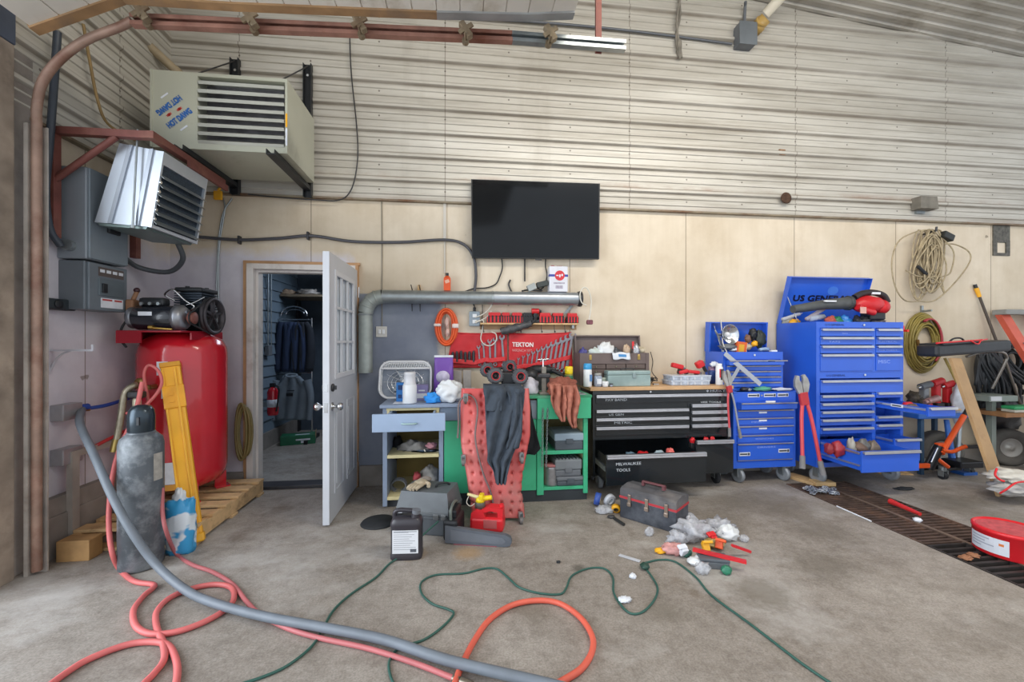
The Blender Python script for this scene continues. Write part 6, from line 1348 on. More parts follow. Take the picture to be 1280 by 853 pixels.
# organisers and red tools
ox0_, ox1_ = onY(839, 478, 3.74).x, onY(887, 478, 3.74).x
for k, lab in enumerate(('lower clear parts organiser on the wooden top', 'upper clear parts organiser, red tools lying on it')):
    z = zt+k*.046
    r_ = T('parts_organizer', lab, 'organizer', ((ox0_+ox1_)/2, 3.8, z)); dx = .012*k
    P(r_, 'tray', MB().box(ox0_+dx, ox1_+dx, 3.735, 3.92, z, z+.034, b=.005), mat('cloudy organiser', '#a9b4c4', .3, 0, .3, 26)); P(r_, 'lid', MB().box(ox0_+dx-.003, ox1_+dx+.003, 3.732, 3.923, z+.034, z+.045, b=.003), mat('clear lid', '#c3ccd8', .2, 0, .12, 20))
    tb = MB()
    for i in range(5): tb.box(ox0_+.02+i*.07, ox0_+.025+i*.07, 3.733, 3.736, z+.004, z+.03)
    P(r_, 'divider', tb, whitep)
z2 = zt+.092
for u, v, sz, rot, lab in ((848, 459, (.07, .028, .028), .25, 'red cordless tool standing at the end of the upper organiser by the wall leads'), (855, 465, (.06, .03, .022), -.2, 'red tool lying in the middle of the upper organiser'), (868, 466, (.075, .03, .02), .1, 'long red tool lying at the front of the upper organiser'), (876, 456, (.045, .03, .04), -.5, 'tilted red tool highest on the upper organiser')):
    p = onY(u, v, 3.83); p.z = max(p.z, z2+sz[2]); r_ = T('power_tool', lab, 'tool', (p.x, 3.83, z2)); m_ = Matrix.Translation(p) @ Matrix.Rotation(rot, 4, 'Y')
    P(r_, 'body', MB(m_).box(-sz[0], sz[0]*.6, -sz[1], sz[1], -sz[2]*.6, sz[2], b=.012), redt); P(r_, 'grip', MB(m_).box(sz[0]*.1, sz[0]*.5, -sz[1]*.7, sz[1]*.7, -sz[2]-(p.z-sz[2]-z2)*.8, -sz[2]*.5, b=.006), blackp); P(r_, 'nose', MB(m_).cyl((sz[0]*.6, 0, .0), (sz[0]*1.0, 0, 0), sz[2]*.6, sz[2]*.35), greyp)
r_, x = can('aerosol_can', 'white and black printed aerosol can at the edge of the wooden top', 'aerosol can', 899, 3.74, zt, [('body', [(0, 0), (.03, 0), (.032, .005), (.032, .165), (.026, .175), (0, .175)], whitep), ('cap', [(.024, .175), (.026, .18), (.024, .20), (0, .202)], whitep)])
P(r_, 'printed_band', MB().box(x-.005, x+.024, 3.74-.033, 3.74-.027, zt+.05, zt+.15, b=.002), mat('black can print', '#2c3038', .5, 0, .5, 50)); P(r_, 'red_stripe', MB().box(x-.014, x-.007, 3.74-.033, 3.74-.028, zt+.07, zt+.15), red)
r_, x = can('blue_can', 'dark blue can behind the organisers', 'can', 889.5, 3.86, zt, [('body', [(0, 0), (.034, 0), (.034, .12), (.03, .13), (0, .13)], mat('dark blue can', '#26407c', .4)), ('cap', [(.03, .13), (.03, .165), (0, .168)], mat('reddish print', '#8a6a80', .5, 0, .4, 40))])
S('crumpled_tissue', MB().lump((onY(894, 455, 3.80).x+.01, 3.83, zt+.19), (.04, .03, .025), 90, .4), paper, 'crumpled white tissue on top of the cans', 'tissue')
# ================================================================= small blue tool chest stack
def casters(root, xs, ys, zt_, r, m):
    for x in xs:
        for y in ys:
            c_ = P(root, 'caster', MB().box(x-.028, x-.023, y-.03, y+.03, r*.9, zt_).box(x+.023, x+.028, y-.03, y+.03, r*.9, zt_).box(x-.04, x+.04, y-.045, y+.045, zt_-.012, zt_), steel)
            P(c_, 'caster_wheel', MB().lathe([(0, -.018), (r*.3, -.02), (r*.55, -.012), (r*.75, -.02), (r, -.014), (r, .014), (r*.75, .02), (r*.55, .012), (r*.3, .02), (0, .018)], 26, frame((x, y, r), (1, .25, 0))), m)
M_cw = mat('clear grey caster', '#8e9399', .35, .2, .15, 12)
x0, x1, y0, y1 = 2.55, 3.19, 3.70, 4.07; zb, zt = .15, .868
rc = T('roller_cabinet', 'small blue roller cabinet with chrome strips beside the black workbench', 'tool cabinet', ((x0+x1)/2, 3.88, 0))
P(rc, 'carcass', MB().box(x0, x0+.03, y0, y1, zb, zt).box(x1-.03, x1, y0, y1, zb, zt).box(x0, x1, y1-.015, y1, zb, zt).box(x0, x1, y0+.03, y1, zt-.09, zt-.07).box(x0, x1, y0, y1, zb, zb+.05).box(x0, x1, y0, y0+.02, zt-.085, zt).box(x0+.03, x1-.03, y0+.004, y0+.02, zb, zt-.08).box(x0-.008, x0+.03, y0-.006, y1, zt-.004, zt+.006).box(x1-.03, x1+.008, y0-.006, y1, zt-.004, zt+.006), blue)
P(rc, 'tray_floor', MB().box(x0+.03, x1-.03, y0+.02, y1-.015, zt-.07, zt-.06), bluein)
zs = [.775, .695, .625, .545, .46, .385]; M_st = mat('thin chrome strip', '#b8b2ac', .3, .8, .1, 20)
tops = [.775, .70, .625, .55, .465, .385]; bots = [.712, .637, .562, .477, .397, .228]
for i, (zt1, zb1) in enumerate(zip(tops, bots)):
    yf = y0-.006-(.05 if i == 0 else 0)
    d = P(rc, 'drawer', MB().box(x0+.036, x1-.036, yf-.008, y0+.006, zb1, zt1, b=.003), blue)
    P(d, 'trim_strip', MB().box(x0+.036, x1-.036, yf-.018, yf-.006, zt1-.012, zt1-.002, b=.003), M_st)
    if i < 4: P(d, 'drawer_sticker', MB().box(2.83+.01*(i % 2), 2.92, yf-.0185, yf-.008, zt1+.002, zt1+.016) if i == 0 else MB().box(2.80, 2.88, yf-.0095, yf-.007, zt1-.034, zt1-.018), paper)
    if i in (2, 4, 5): P(d, 'handwriting', MB().text(('IMPACT', 'WRENCHES', 'DRIVERS')[(2, 4, 5).index(i)], .02, face_mx((x0+.13+.02*i, yf-.0088, zt1-.045)), w=.14+.05*(i > 2)), mat('pale blue writing', '#8fa6e6', .6))
P(rc, 'bottom_trim', MB().box(x0+.04, x1-.04, y0-.012, y0-.002, .222, .228), M_st)
for xa, xb, z_ in ((2.695, 2.815, .818), (2.86, 2.985, .818), (3.0, 3.115, .818), (2.60, 2.71, .27), (3.0, 3.115, .29)):
    yq = y0-.001 if z_ > .5 else y0-.0145
    s_ = P(rc, 'brand_sticker', MB().box(xa, xb, yq-.002, yq+.001, z_, z_+.034, b=.001), mat('sticker white', '#d8dae0', .4)); P(s_, 'sticker_print', MB().box(xa+.006, xb-.03, yq-.003, yq-.0015, z_+.01, z_+.024).box(xb-.026, xb-.006, yq-.003, yq-.0015, z_+.006, z_+.028), ink)
P(rc, 'lock', MB().cyl((2.835, y0-.001, .835), (2.835, y0-.008, .835), .008), chrome)
casters(rc, (x0+.09, x1-.08), (y0+.06, y1-.07), .15, .068, M_cw)
ux0, ux1, uy0, uy1 = 2.49, 3.11, 3.765, 4.06; uzb, uzt = .875, 1.245
tc = T('tool_chest', 'blue top chest with a lifted lid standing on the small blue roller cabinet', 'tool chest', ((ux0+ux1)/2, 3.9, uzb))
P(tc, 'carcass', MB().box(ux0, ux0+.025, uy0, uy1, uzb, uzt).box(ux1-.025, ux1, uy0, uy1, uzb, uzt).box(ux0, ux1, uy1-.012, uy1, uzb, uzt).box(ux0, ux1, uy0, uy1, uzb, uzb+.03).box(ux0, ux1, uy0, uy0+.015, uzt-.07, uzt).box(ux0+.02, ux1-.02, uy0+.01, uy0+.02, uzb, uzt-.05).box(ux0, ux1, uy0+.01, uy1, uzt-.09, uzt-.08), blue)
for i in range(5):
    zt1 = uzt-.078-i*.053; yf = uy0-(.05 if i == 0 else .004)
    d = P(tc, 'drawer', MB().box(ux0+.03, ux1-.03, yf-.006, uy0+.01, zt1-.046, zt1, b=.003), blue)
    P(d, 'trim_strip', MB().box(ux0+.03, ux1-.03+(.03 if i == 0 else 0), yf-.015, yf-.004, zt1-.011, zt1-.001, b=.003), M_st)
P(tc, 'lock', MB().cyl((2.81, uy0, uzt-.03), (2.81, uy0-.008, uzt-.03), .01), chrome)
P(tc, 'drawer_badge', MB().box(2.90, 2.98, uy0-.066, uy0-.058, uzt-.09, uzt-.075, b=.003), chrome)
lm = Matrix.Translation((0, uy1, uzt)) @ Matrix.Rotation(math.radians(4), 4, 'X')
P(tc, 'lid', MB(lm).box(ux0-.01, ux1, -.012, 0, 0, .30).box(ux0-.01, ux0+.004, -.075, 0, .0, .30).box(ux1-.014, ux1, -.075, 0, 0, .30).box(ux0-.01, ux1, -.075, 0, .29, .30), blue)
P(tc, 'lid_stay', MB().cyl((ux0+.05, uy1-.06, uzt+.28), (ux0+.06, uy1-.20, uzt-.02), .003), steel)
zz = uzt-.079
clp = T('clamp_lamp', 'shiny bowl clamp lamp resting in the lid of the small blue chest', 'lamp', (2.65, 3.95, zz))
q = onY(910, 419, 3.90); cmx = frame(q+V((0, .05, 0)), V((.15, -1, .1)))
P(clp, 'reflector', MB().lathe([(.022, 0), (.035, .005), (.07, .025), (.092, .06), (.096, .078), (.10, .08), (.094, .08), (.068, .03), (.035, .012), (.018, .008)], 32, cmx), mat('lamp reflector', '#c8ccd0', .22, .9, .06)); P(clp, 'bulb', MB().ball(cmx @ V((0, 0, .03)), .028, 16, 10), mat('white bulb', '#e6e8ea', .3)); P(clp, 'socket', MB().cyl(cmx @ V((0, 0, .005)), cmx @ V((-.02, 0, -.06)), .022), mat('grey socket', '#b6b8bc', .5))
P(clp, 'clamp', MB().tube(smoothpts([cmx @ V((-.02, 0, -.02)), cmx @ V((-.10, .0, .02)), cmx @ V((-.13, .04, .02)), V((2.585, 3.92, 1.30)), V((2.59, 3.90, zz+.01))], 5), .008), steel)
S('lamp_cord', MB().tube(smoothpts([V((2.60, 3.97, 1.56)), V((2.585, 3.93, 1.45)), V((2.55, 3.86, 1.33)), V((2.58, 3.85, 1.25)), V((2.56, 3.76, 1.21))], 5), .0045), whitecord, 'white lamp cord hanging in the lid of the small blue chest', 'cord')
ob_ = T('orange_box', 'orange and yellow printed box beside the clamp lamp', 'box', (2.83, 3.88, zz)); q = onY(925, 427, 3.88); bm2 = Matrix.Translation((q.x, 3.88, zz+.10)) @ Matrix.Rotation(.12, 4, 'Y')
P(ob_, 'body', MB(bm2).box(-.05, .05, -.03, .03, -.10, .075, b=.004), mat('orange box', '#d8642c', .5)); P(ob_, 'yellow_panel', MB(bm2).box(-.035, .02, -.0315, -.029, -.05, .05), mat('gold panel', '#d9a52e', .5)); P(ob_, 'white_side', MB(bm2).box(.049, .052, -.03, .03, -.09, .07), paper)
for i, (u, v, sz, m_, nm, lab) in enumerate([(910, 434, (.09, .04, .03), greyp, 'grey_tool', 'grey tool lying at the front under the clamp lamp'), (917, 437, (.05, .03, .02), paper, 'label_scrap', 'pale label scrap at the front of the chest tray'), (934, 434, (.045, .04, .03), mat('beige tool', '#b4a890', .6), 'beige_tool', 'beige and grey tool beside the orange box'), (943, 430, (.03, .03, .03), yellow, 'yellow_tool', 'yellow tool in the tray of the small blue chest'),
        (941, 418, (.035, .04, .06), blackp, 'black_case', 'black case standing in the tray near the orange box'), (950, 424, (.05, .04, .085), mat('black green tool', '#28302c', .5, 0, .3), 'black_tool', 'tall black tool at the end of the tray beside the big chest'), (935, 424, (.03, .03, .04), mat('brown tool', '#7a5a48', .6), 'brown_tool', 'brown handled tool leaning behind the orange box'), (955, 437, (.06, .03, .02), mat('pale blue bag', '#9cb4d4', .5), 'blue_pouch', 'pale blue pouch at the corner of the tray')]):
    p = onY(u, v, 3.88); p.z = max(p.z, zz+sz[2]); S(nm, MB().lump(p, sz, i+100, .4, 2.6, 20, 12, flat=zz+.001), m_, lab, nm.split('_')[-1])
S('white_block', MB().box(onY(966, 440, 3.80).x-.03, onY(966, 440, 3.80).x+.03, 3.775, 3.81, uzt-.0, uzt+.016, b=.003), paper, 'small white block on the corner edge of the small blue chest', 'block')
# square rule leaning on the front
a, b_ = onY(906, 442, 3.73), onY(951, 481, 3.66); d = b_-a; n_ = V((0, -1, .12)); sx = frame(a, d, n_)
sq = T('square_rule', 'silver carpenter square hanging slanted across the small blue chest', 'square', tuple(b_))
P(sq, 'long_arm', MB(sx).box(-.0015, .0015, -.022, .022, 0, d.length), mat('aluminium rule', '#aeb2ba', .4, .6, .08)); a2, b2 = onY(924, 459, 3.70), onY(913, 478, 3.70); d2 = b2-a2
P(sq, 'short_arm', MB(frame(a2, d2, n_)).box(-.0015, .0015, -.016, .016, 0, d2.length), mat('aluminium rule', '#aeb2ba', .4, .6, .08))
for i, (u, v, sz, m_, nm, lab) in enumerate([(930, 488, (.035, .03, .02), darksteel, 'steel_part', 'dark steel part on the ledge of the small cabinet'), (953, 487, (.085, .045, .022), mat('green glove', '#5aa88c', .8), 'work_glove', 'pale green glove on the ledge of the small cabinet'), (978, 487, (.10, .04, .014), paper, 'paper_scrap', 'white paper scrap on the ledge by the big blue chest'), (936, 489, (.025, .025, .016), steel, 'steel_part', 'bright steel part on the ledge beside the green glove')]):
    p = onY(u, v, 3.722); p.z = .876+sz[2]*.8; S(nm, MB().lump(p, sz, i+120, .4, 2.6, 20, 12, flat=zt+.0075), m_, lab, nm.split('_')[-1])
def bolt_cutter(name, label, jaw, piv, h1, h2, k, Yj, Yh, mh):
    r = T(name, label, 'bolt cutter', tuple(onY(h1[0], h1[1], Yh)))
    j0, j1 = onY(jaw[0], jaw[1], Yj), onY(piv[0], piv[1], Yj-.01); dj = j1-j0; fx_ = frame(j0, dj, (0, -1, 0))
    for s_ in (-1, 1): P(r, 'jaw', MB(fx_).prism([(s_*a_*k, b2*dj.length) for a_, b2 in ([(.012, 0), (.032, -.05), (.052, .2), (.058, .5), (.04, .85), (.024, 1), (.003, 1), (.003, .45), (.015, .2)][::s_])], -.012, .012, Matrix(((0, 0, 1, 0), (1, 0, 0, 0), (0, 1, 0, 0), (0, 0, 0, 1)))), mat('worn jaw steel', '#a8a6a2', .4, .6, .2, 14))
    P(r, 'pivot_plate', MB(frame(j1, dj, (0, -1, 0))).box(-.016, .016, -.032*k, .032*k, -.02*k, .075*k, b=.008), mat('red pivot', '#b43038', .5))
    for h, s_ in ((h1, -1), (h2, 1)):
        e = onY(h[0], h[1], Yh); st = j1+dj.normalized()*.07*k+V((s_*.02*k, 0, 0)); m1 = st+(e-st)*.80
        P(r, 'handle', MB().tube(smoothpts([st, st+(m1-st)*.3+V((s_*.008, 0, 0)), m1], 5), .013*k, 10), mh[0] if s_ < 0 else mh[1]); P(r, 'grip', MB().cyl(m1, e, .018*k, .02*k, 12), mat('grey rubber grip', '#7c7a7a', .7, 0, .2))
    return r
M_bh = mat('red handle', '#cf4a52', .4, .1, .1)
bolt_cutter('bolt_cutter', 'big red-handled bolt cutter standing against the big blue chest', (1000, 470), (1004, 494), (1003, 586), (1029, 594), 1.25, 3.52, 3.44, (M_bh, M_bh))
bolt_cutter('bolt_cutter', 'smaller bolt cutter with a red and a bare handle hanging beside the black workbench', (907, 464), (911, 484), (912, 546), (926, 548), .7, 3.62, 3.59, (M_bh, mat('bare handle', '#9fa3ac', .4, .5)))
# ================================================================= big blue tool chest
X0, X1, Y0, Y1 = 3.30, 4.22, 3.58, 4.08; ZB, ZM, ZT = .17, 1.055, 1.53
bc_ = T('roller_cabinet', 'large blue roller cabinet with three drawers pulled open', 'tool cabinet', ((X0+X1)/2, 3.83, 0))
XM = 3.90
P(bc_, 'carcass', MB().box(X0, X0+.035, Y0, Y1, ZB, ZM).box(X1-.03, X1, Y0, Y1, ZB, ZM).box(X0, X1, Y1-.015, Y1, ZB, ZM).box(X0, X1, Y0, Y1, ZB, ZB+.04).box(X0, X1, Y0, Y1, ZM-.055, ZM-.002).box(XM-.015, XM+.02, Y0, Y1, ZB, .86).box(X0+.03, X1-.03, Y0+.15, Y0+.16, .42, ZM-.05), blue)
def bdrawer(par, xa, xb, z0_, z1_, out=0.0, word=None, hz=.018, front_h=None, m=blue, brand=True):
    yf = Y0-out
    d = P(par, 'drawer', MB().box(xa, xb, yf-.008, yf+.008, z0_, z1_, b=.003), m)
    if out > .02:
        e = .012
        P(d, 'tray', MB().box(xa+e, xa+e+.006, yf, Y0+.10, z0_+.012, z1_-.012).box(xb-e-.006, xb-e, yf, Y0+.10, z0_+.012, z1_-.012).box(xa+e, xb-e, yf, Y0+.10, z0_+.012, z0_+.018).box(xa+e, xb-e, Y0+.09, Y0+.10, z0_+.012, z1_-.02), m)
        h_ = (z1_-z0_); P(d, 'slide_rail', MB().box(xa+.002, xa+e, yf+.02, Y0, z1_-.035, z1_-.017, b=.002), chromestrip)
        if h_ > .1: P(d, 'slide_rail', MB().box(xa+.002, xa+e, yf+.02, Y0, z0_+.045, z0_+.06, b=.002), chromestrip)
        if brand:
            sl = P(d, 'rail_sticker', MB().box(xa-.0, xa+.004, yf+(Y0-yf)*.45, yf+(Y0-yf)*.68, z1_-.038, z1_-.013), paper); P(sl, 'sticker_print', MB().box(xa-.001, xa+.003, yf+(Y0-yf)*.48, yf+(Y0-yf)*.65, z1_-.031, z1_-.021), ink)
    P(d, 'pull', MB().box(xa+.004, xb-.004, yf-.030, yf-.006, z1_-hz, z1_-.001, b=.004).box(xa+.004, xb-.004, yf-.032, yf-.025, z1_-hz-.005, z1_-hz+.004, b=.002), chromestrip)
    if word: P(d, 'handwriting', MB().text(word[0], word[1], face_mx((xa+word[2], yf-.0088, z0_+word[3])), w=word[4]), mat('pale blue writing', '#8fa6e6', .6))
    return d
bdrawer(bc_, X0+.038, X1-.033, .865, .985)
for z1_ in (.845, .770, .695, .620, .540): bdrawer(bc_, X0+.038, XM-.018, z1_-.06, z1_)
for z1_ in (.865, .640, .560): bdrawer(bc_, XM+.023, X1-.033, z1_-.055, z1_)
bdrawer(bc_, XM+.023, X1-.033, .71, .79, out=.45)
bdrawer(bc_, XM+.023, X1-.033, .25, .46, out=.17, brand=False)
lowd = bdrawer(bc_, X0+.038, XM-.018, .245, .425, out=.41)
P(bc_, 'lock', MB().cyl((3.80, Y0-.001, 1.03), (3.80, Y0-.012, 1.03), .01), chrome)
P(bc_, 'brand_lettering', MB().text('U.S.GENERAL', .026, face_mx((X0+.10, Y0-.002, 1.018)), w=.2), mat('dark blue badge', '#252c50', .4, .3), label='dark brand lettering')
casters(bc_, (X0+.07, X1-.07), (Y0+.06, Y1-.07), .17, .075, M_cw)
bt = T('tool_chest', 'large blue top chest with its lid propped open over the large roller cabinet', 'tool chest', ((X0+X1)/2, 3.83, ZM))
P(bt, 'carcass', MB().box(X0, X0+.035, Y0, Y1, ZM, ZT).box(X1-.03, X1, Y0, Y1, ZM, ZT).box(X0, X1, Y1-.015, Y1, ZM, ZT).box(X0, X1, Y0, Y1, ZM, ZM+.035).box(X0, X1, Y0, Y0+.02, ZT-.055, ZT).box(X0, X1, Y0+.02, Y1, ZT-.07, ZT-.06).box(XM-.015, XM+.02, Y0, Y0+.05, ZM, ZT-.05).box(X0+.03, X1-.03, Y0+.15, Y0+.16, ZM, ZT-.06), blue)
for i in range(4):
    z1_ = ZT-.062-i*.08; zb_ = z1_-(.072 if i < 3 else .16)
    bdrawer(bt, X0+.038, XM-.018, zb_, z1_, word=[('MISC', .016, .22, .02, .06), ('TAPS', .022, .08, .02, .12), ('STEEL', .014, .48, .03, .07), None][i])
    bdrawer(bt, XM+.023, X1-.033, zb_, z1_, word=[None, ('ELECTRICAL', .022, .02, .02, .2), ('VISE TOOLS', .02, .02, .02, .2), ('MISC', .045, .015, .07, .13)][i])
P(bt, 'brand_lettering', MB().text('U.S.GENERAL', .026, face_mx((X0+.09, Y0-.002, ZT-.036)), w=.2), mat('dark blue badge', '#252c50', .4, .3), label='dark brand lettering'); P(bt, 'lock', MB().cyl((3.79, Y0-.001, ZT-.028), (3.79, Y0-.012, ZT-.028), .01), chrome)
P(bt, 'side_scuffs', MB().box(X0-.0008, X0+.001, 3.86, 3.90, 1.42, 1.425).box(X0-.0008, X0+.001, 3.76, 3.765, 1.40, 1.43).box(X0-.0008, X0+.001, 3.70, 3.703, 1.39, 1.42), mat('pale scuff', '#8aa0ea', .5))
lm = Matrix.Translation((0, Y1-.005, ZT+.01)) @ Matrix.Rotation(math.radians(17), 4, 'X')
P(bt, 'lid', MB(lm).box(X0, X1, -.012, 0, 0, .49).box(X0, X0+.006, -.055, 0, 0, .49).box(X1-.006, X1, -.055, 0, 0, .49).box(X0, X1, -.055, 0, .484, .49), blue)
lettm = lm @ Matrix.Translation((X0+.10, -.0135, .235)) @ Matrix.Rotation(math.pi/2, 4, 'X')
P(bt, 'lid_lettering', MB(lettm).text('US GENERAL', .085, ID, w=.66, bold=.008), mat('black lid lettering', '#151a38', .3), label='black brand lettering inside the lid')
P(bt, 'lid_sticker', MB(lm @ Matrix.Translation((X0+.54, -.0135, .35)) @ Matrix.Rotation(math.pi/2, 4, 'X')).prism([(.06*math.cos(a), .045*math.sin(a)) for a in [2*math.pi*i/20 for i in range(20)]], 0, .001, ID), mat('blue lid sticker', '#3f78d8', .4)); P(bt, 'gas_strut', MB().cyl((X1-.05, Y0+.15, ZT-.02), (X1-.03, Y1-.12, ZT+.30), .006).cyl((X0+.045, Y0+.25, ZT-.03), (X0+.03, Y1-.11, ZT+.28), .004), steel)
# things in the big top chest
zz = ZT-.059
for i, (u, v, sz, m_, nm, lab) in enumerate([(985, 398, (.06, .05, .03), mat('grey tube pile', '#8d8e88', .5, 0, .4, 25), 'tube', 'grey sealant tube in the corner of the big top chest'), (993, 401, (.05, .05, .02), yellow, 'yellow_tool', 'yellow tool deep in the corner of the big top chest'),
        (1038, 397, (.05, .05, .035), mat('dull red pack', '#b4564a', .6, 0, .3), 'red_pack', 'dull red pack in the big top chest under the blower tube'), (1046, 400, (.055, .05, .03), mat('green bottle', '#2a7a54', .4), 'green_bottle', 'green bottle in the middle of the big top chest'), (1056, 396, (.06, .05, .035), mat('blue pack', '#2878c4', .4), 'blue_pack', 'bright blue pack under the blower'),
        (1075, 399, (.09, .06, .035), mat('dark jumble', '#3c3e44', .5, 0, .6, 30), 'dark_tool', 'dark tool pile under the red blower body'), (1095, 400, (.07, .06, .03), mat('grey jumble', '#77706c', .5, .2, .5, 40), 'grey_tool', 'grey tools at the end of the big top chest')]):
    yy = 4.0 if u < 990 else 3.93 if u < 1000 else 3.72; p = onY(u, v, yy); S(nm, MB().lump(V((p.x, yy, ZT+.005)), (sz[0], sz[1], sz[2]+.02), i+140, .45, 2.8, 20, 12, flat=zz+.001), m_, lab, nm.split('_')[-1])
for i, (a, b_, r, m_, lab) in enumerate([((978, 402), (1003, 394), .018, mat('white tube', '#b9bcc4', .4), 'white sealant tube lying at the corner of the big top chest'), ((1008, 402), (1034, 386), .02, mat('pink white tube', '#cfc3c8', .4), 'pale pink sealant tube slanting up in front of the blower'), ((1012, 401), (1032, 398), .028, mat('white printed bottle', '#d2d8e0', .4, 0, .1, 30), 'white printed bottle lying at the front of the big top chest')]):
    yy = 3.99 if i == 0 else 3.80; S('sealant_tube', MB().lathe([(0, 0), (r, .0), (r, .85*(onY(*b_, yy)-onY(*a, yy)).length), (r*.35, .9*(onY(*b_, yy)-onY(*a, yy)).length), (r*.2, (onY(*b_, yy)-onY(*a, yy)).length), (0, (onY(*b_, yy)-onY(*a, yy)).length)], 14, frame(onY(*a, yy)+V((0, 0, .02)), onY(*b_, yy)-onY(*a, yy))), m_, lab, 'tube')
# leaf blower
lb2 = T('leaf_blower', 'red and black cordless leaf blower lying on top of the big blue chest', 'leaf blower', (3.9, 3.7, ZT))
Yb = 3.70
b0, b1, b2, b3 = onY(991, 387, Yb), onY(1030, 381, Yb), onY(1062, 379, Yb), onY(1080, 380, Yb)
P(lb2, 'nozzle', MB().tube([b0+(b1-b0)*t for t in (0, .5, 1)]+[b1+(b2-b1)*t for t in (.4, .8, 1)], .062, 18, rf=lambda t: .62+.4*t), mat('grey black nozzle', '#4c4f50', .5, 0, .15, 16)); P(lb2, 'nozzle_ring', MB().lathe([(.055, 0), (.07, 0), (.07, .03), (.055, .03)], 20, frame(b2+V((-.03, 0, 0)), b3-b2)), mat('dark ring', '#34383a', .5))
P(lb2, 'body', MB().ball(onY(1085, 381, Yb), (.17, .09, .085), 24, 14, None, lambda d: 1+.08*noise.noise(d*2.2)).ball(onY(1100, 384, Yb), (.08, .08, .075), 16, 10), redt); P(lb2, 'handle', MB().tube(smoothpts([onY(1068, 372, Yb), onY(1078, 367, Yb), onY(1092, 366, Yb), onY(1104, 370, Yb), onY(1109, 378, Yb)], 5), .03, 12), mat('black handle', '#2a2326', .5))
P(lb2, 'red_trigger_housing', MB().tube(smoothpts([onY(1072, 384, Yb-.07), onY(1080, 388, Yb-.07), onY(1092, 391, Yb-.06)], 4), .03, 12), redt); P(lb2, 'white_plate', MB().box(*(lambda p: (p.x-.05, p.x+.04, Yb-.034, Yb-.026, p.z-.008, p.z+.012))(onY(1092, 367.5, Yb))), paper); P(lb2, 'battery', MB().box(*(lambda p: (p.x-.09, p.x+.07, Yb-.06, Yb+.06, p.z-.05, p.z+.02))(onY(1092, 394, Yb)), b=.012), blackp); P(lb2, 'side_label', MB().box(*(lambda p: (p.x-.03, p.x+.03, Yb-.103, Yb-.098, p.z-.03, p.z+.03))(onY(1079, 388, Yb-.1))), mat('pale label', '#d8a89c', .5))
P(lb2, 'nozzle_decal', MB().box(*(lambda p: (p.x-.06, p.x+.06, Yb-.062, Yb-.05, p.z-.004, p.z+.008))(onY(1037, 377, Yb-.05))), paper)
# red clamp rack on the chest side
ra = T('tool_holder', 'small red tool holder hanging on the outer side of the big top chest', 'holder', (X1, 3.70, 1.25))
P(ra, 'back_plate', MB().box(X1+.001, X1+.008, 3.62, 3.76, 1.27, 1.50), mat('bright red steel', '#e2382c', .4)); P(ra, 'rod', MB().cyl((X1+.04, 3.68, 1.26), (X1+.04, 3.68, 1.46), .014, n=8), mat('bright red steel', '#e2382c', .4)); P(ra, 'hook_arm', MB().box(X1, X1+.09, 3.64, 3.67, 1.45, 1.50, b=.004).box(X1+.0, X1+.05, 3.66, 3.70, 1.25, 1.275, b=.004).box(X1+.07, X1+.09, 3.60, 3.67, 1.44, 1.46), mat('bright red steel', '#e2382c', .4))
# contents of the low open drawer
zf = .265
for i, (u, v, sz, m_, nm, lab) in enumerate([(1047, 556, (.05, .05, .05), mat('red cap', '#e23a44', .4), 'red_disc', 'bright red cap in the low open blue drawer'), (1064, 555, (.03, .04, .07), mat('beige block', '#a8a498', .6), 'beige_block', 'beige block standing in the low open blue drawer'), (1079, 558, (.06, .05, .06), mat('dark grey tools', '#6b6a68', .5, .3, .3, 20), 'grey_tool', 'grey tool leaning in the low open blue drawer'), (1073, 561, (.07, .06, .04), mat('brown part', '#6a5448', .6, 0, .4, 20), 'brown_part', 'brown part lying at the front of the low open blue drawer'), (1090, 561, (.06, .05, .05), mat('rusty steel part', '#7c7064', .5, .4, .3, 20), 'steel_part', 'steel part beside the grey tool in the low open drawer'), (1036, 553, (.03, .04, .03), mat('dark red part', '#8a2a34', .5), 'dark_red_part', 'dark red part at the hinge corner of the low open drawer')]):
    p = onY(u, v, 3.36); S(nm, MB().lump(V((p.x, 3.36, min(p.z, .40))), (sz[0], sz[1], sz[2]+.02), i+160, .3, 2.2, 18, 12, flat=zf), m_, lab, nm.split('_')[-1])
for i, (x, lab) in enumerate(((3.98, 'red tool in the raised open drawer of the big cabinet'), (4.06, 'second red tool in the raised open drawer of the big cabinet'))):
    S('red_tool', MB().lump((x, 3.30+.1*i, .765), (.05, .04, .03), i+170, .3, flat=.731), redt if i else mat('brown part', '#6a5448', .6), lab, 'tool')
# timber under the chest wheels
S('timber_wedge', MB(Matrix.Translation(onF(1008, 600)+V((0, 0, .0))) @ Matrix.Rotation(.25, 4, 'Z')).box(-.12, .02, -.14, .15, 0, .025, b=.003), woodlt, 'flat timber offcut on the floor by the bolt cutter grip', 'timber')
S('timber_block', MB(Matrix.Translation(onF(1028, 606)) @ Matrix.Rotation(-.15, 4, 'Z')).box(-.09, .09, -.05, .05, 0, .035, b=.003), mat('pale timber', '#c8a878', .7, 0, .12, 10), 'pale timber block in front of the big cabinet wheel', 'timber')
S('wooden_strip', MB(Matrix.Translation(onF(1118, 592)) @ Matrix.Rotation(-.25, 4, 'Z')).box(-.16, .14, -.05, .05, 0, .012, b=.002), woodlt, 'flat wooden strip under the low open blue drawer', 'timber')
# ================================================================= things beyond the big chest
YW = W-.03
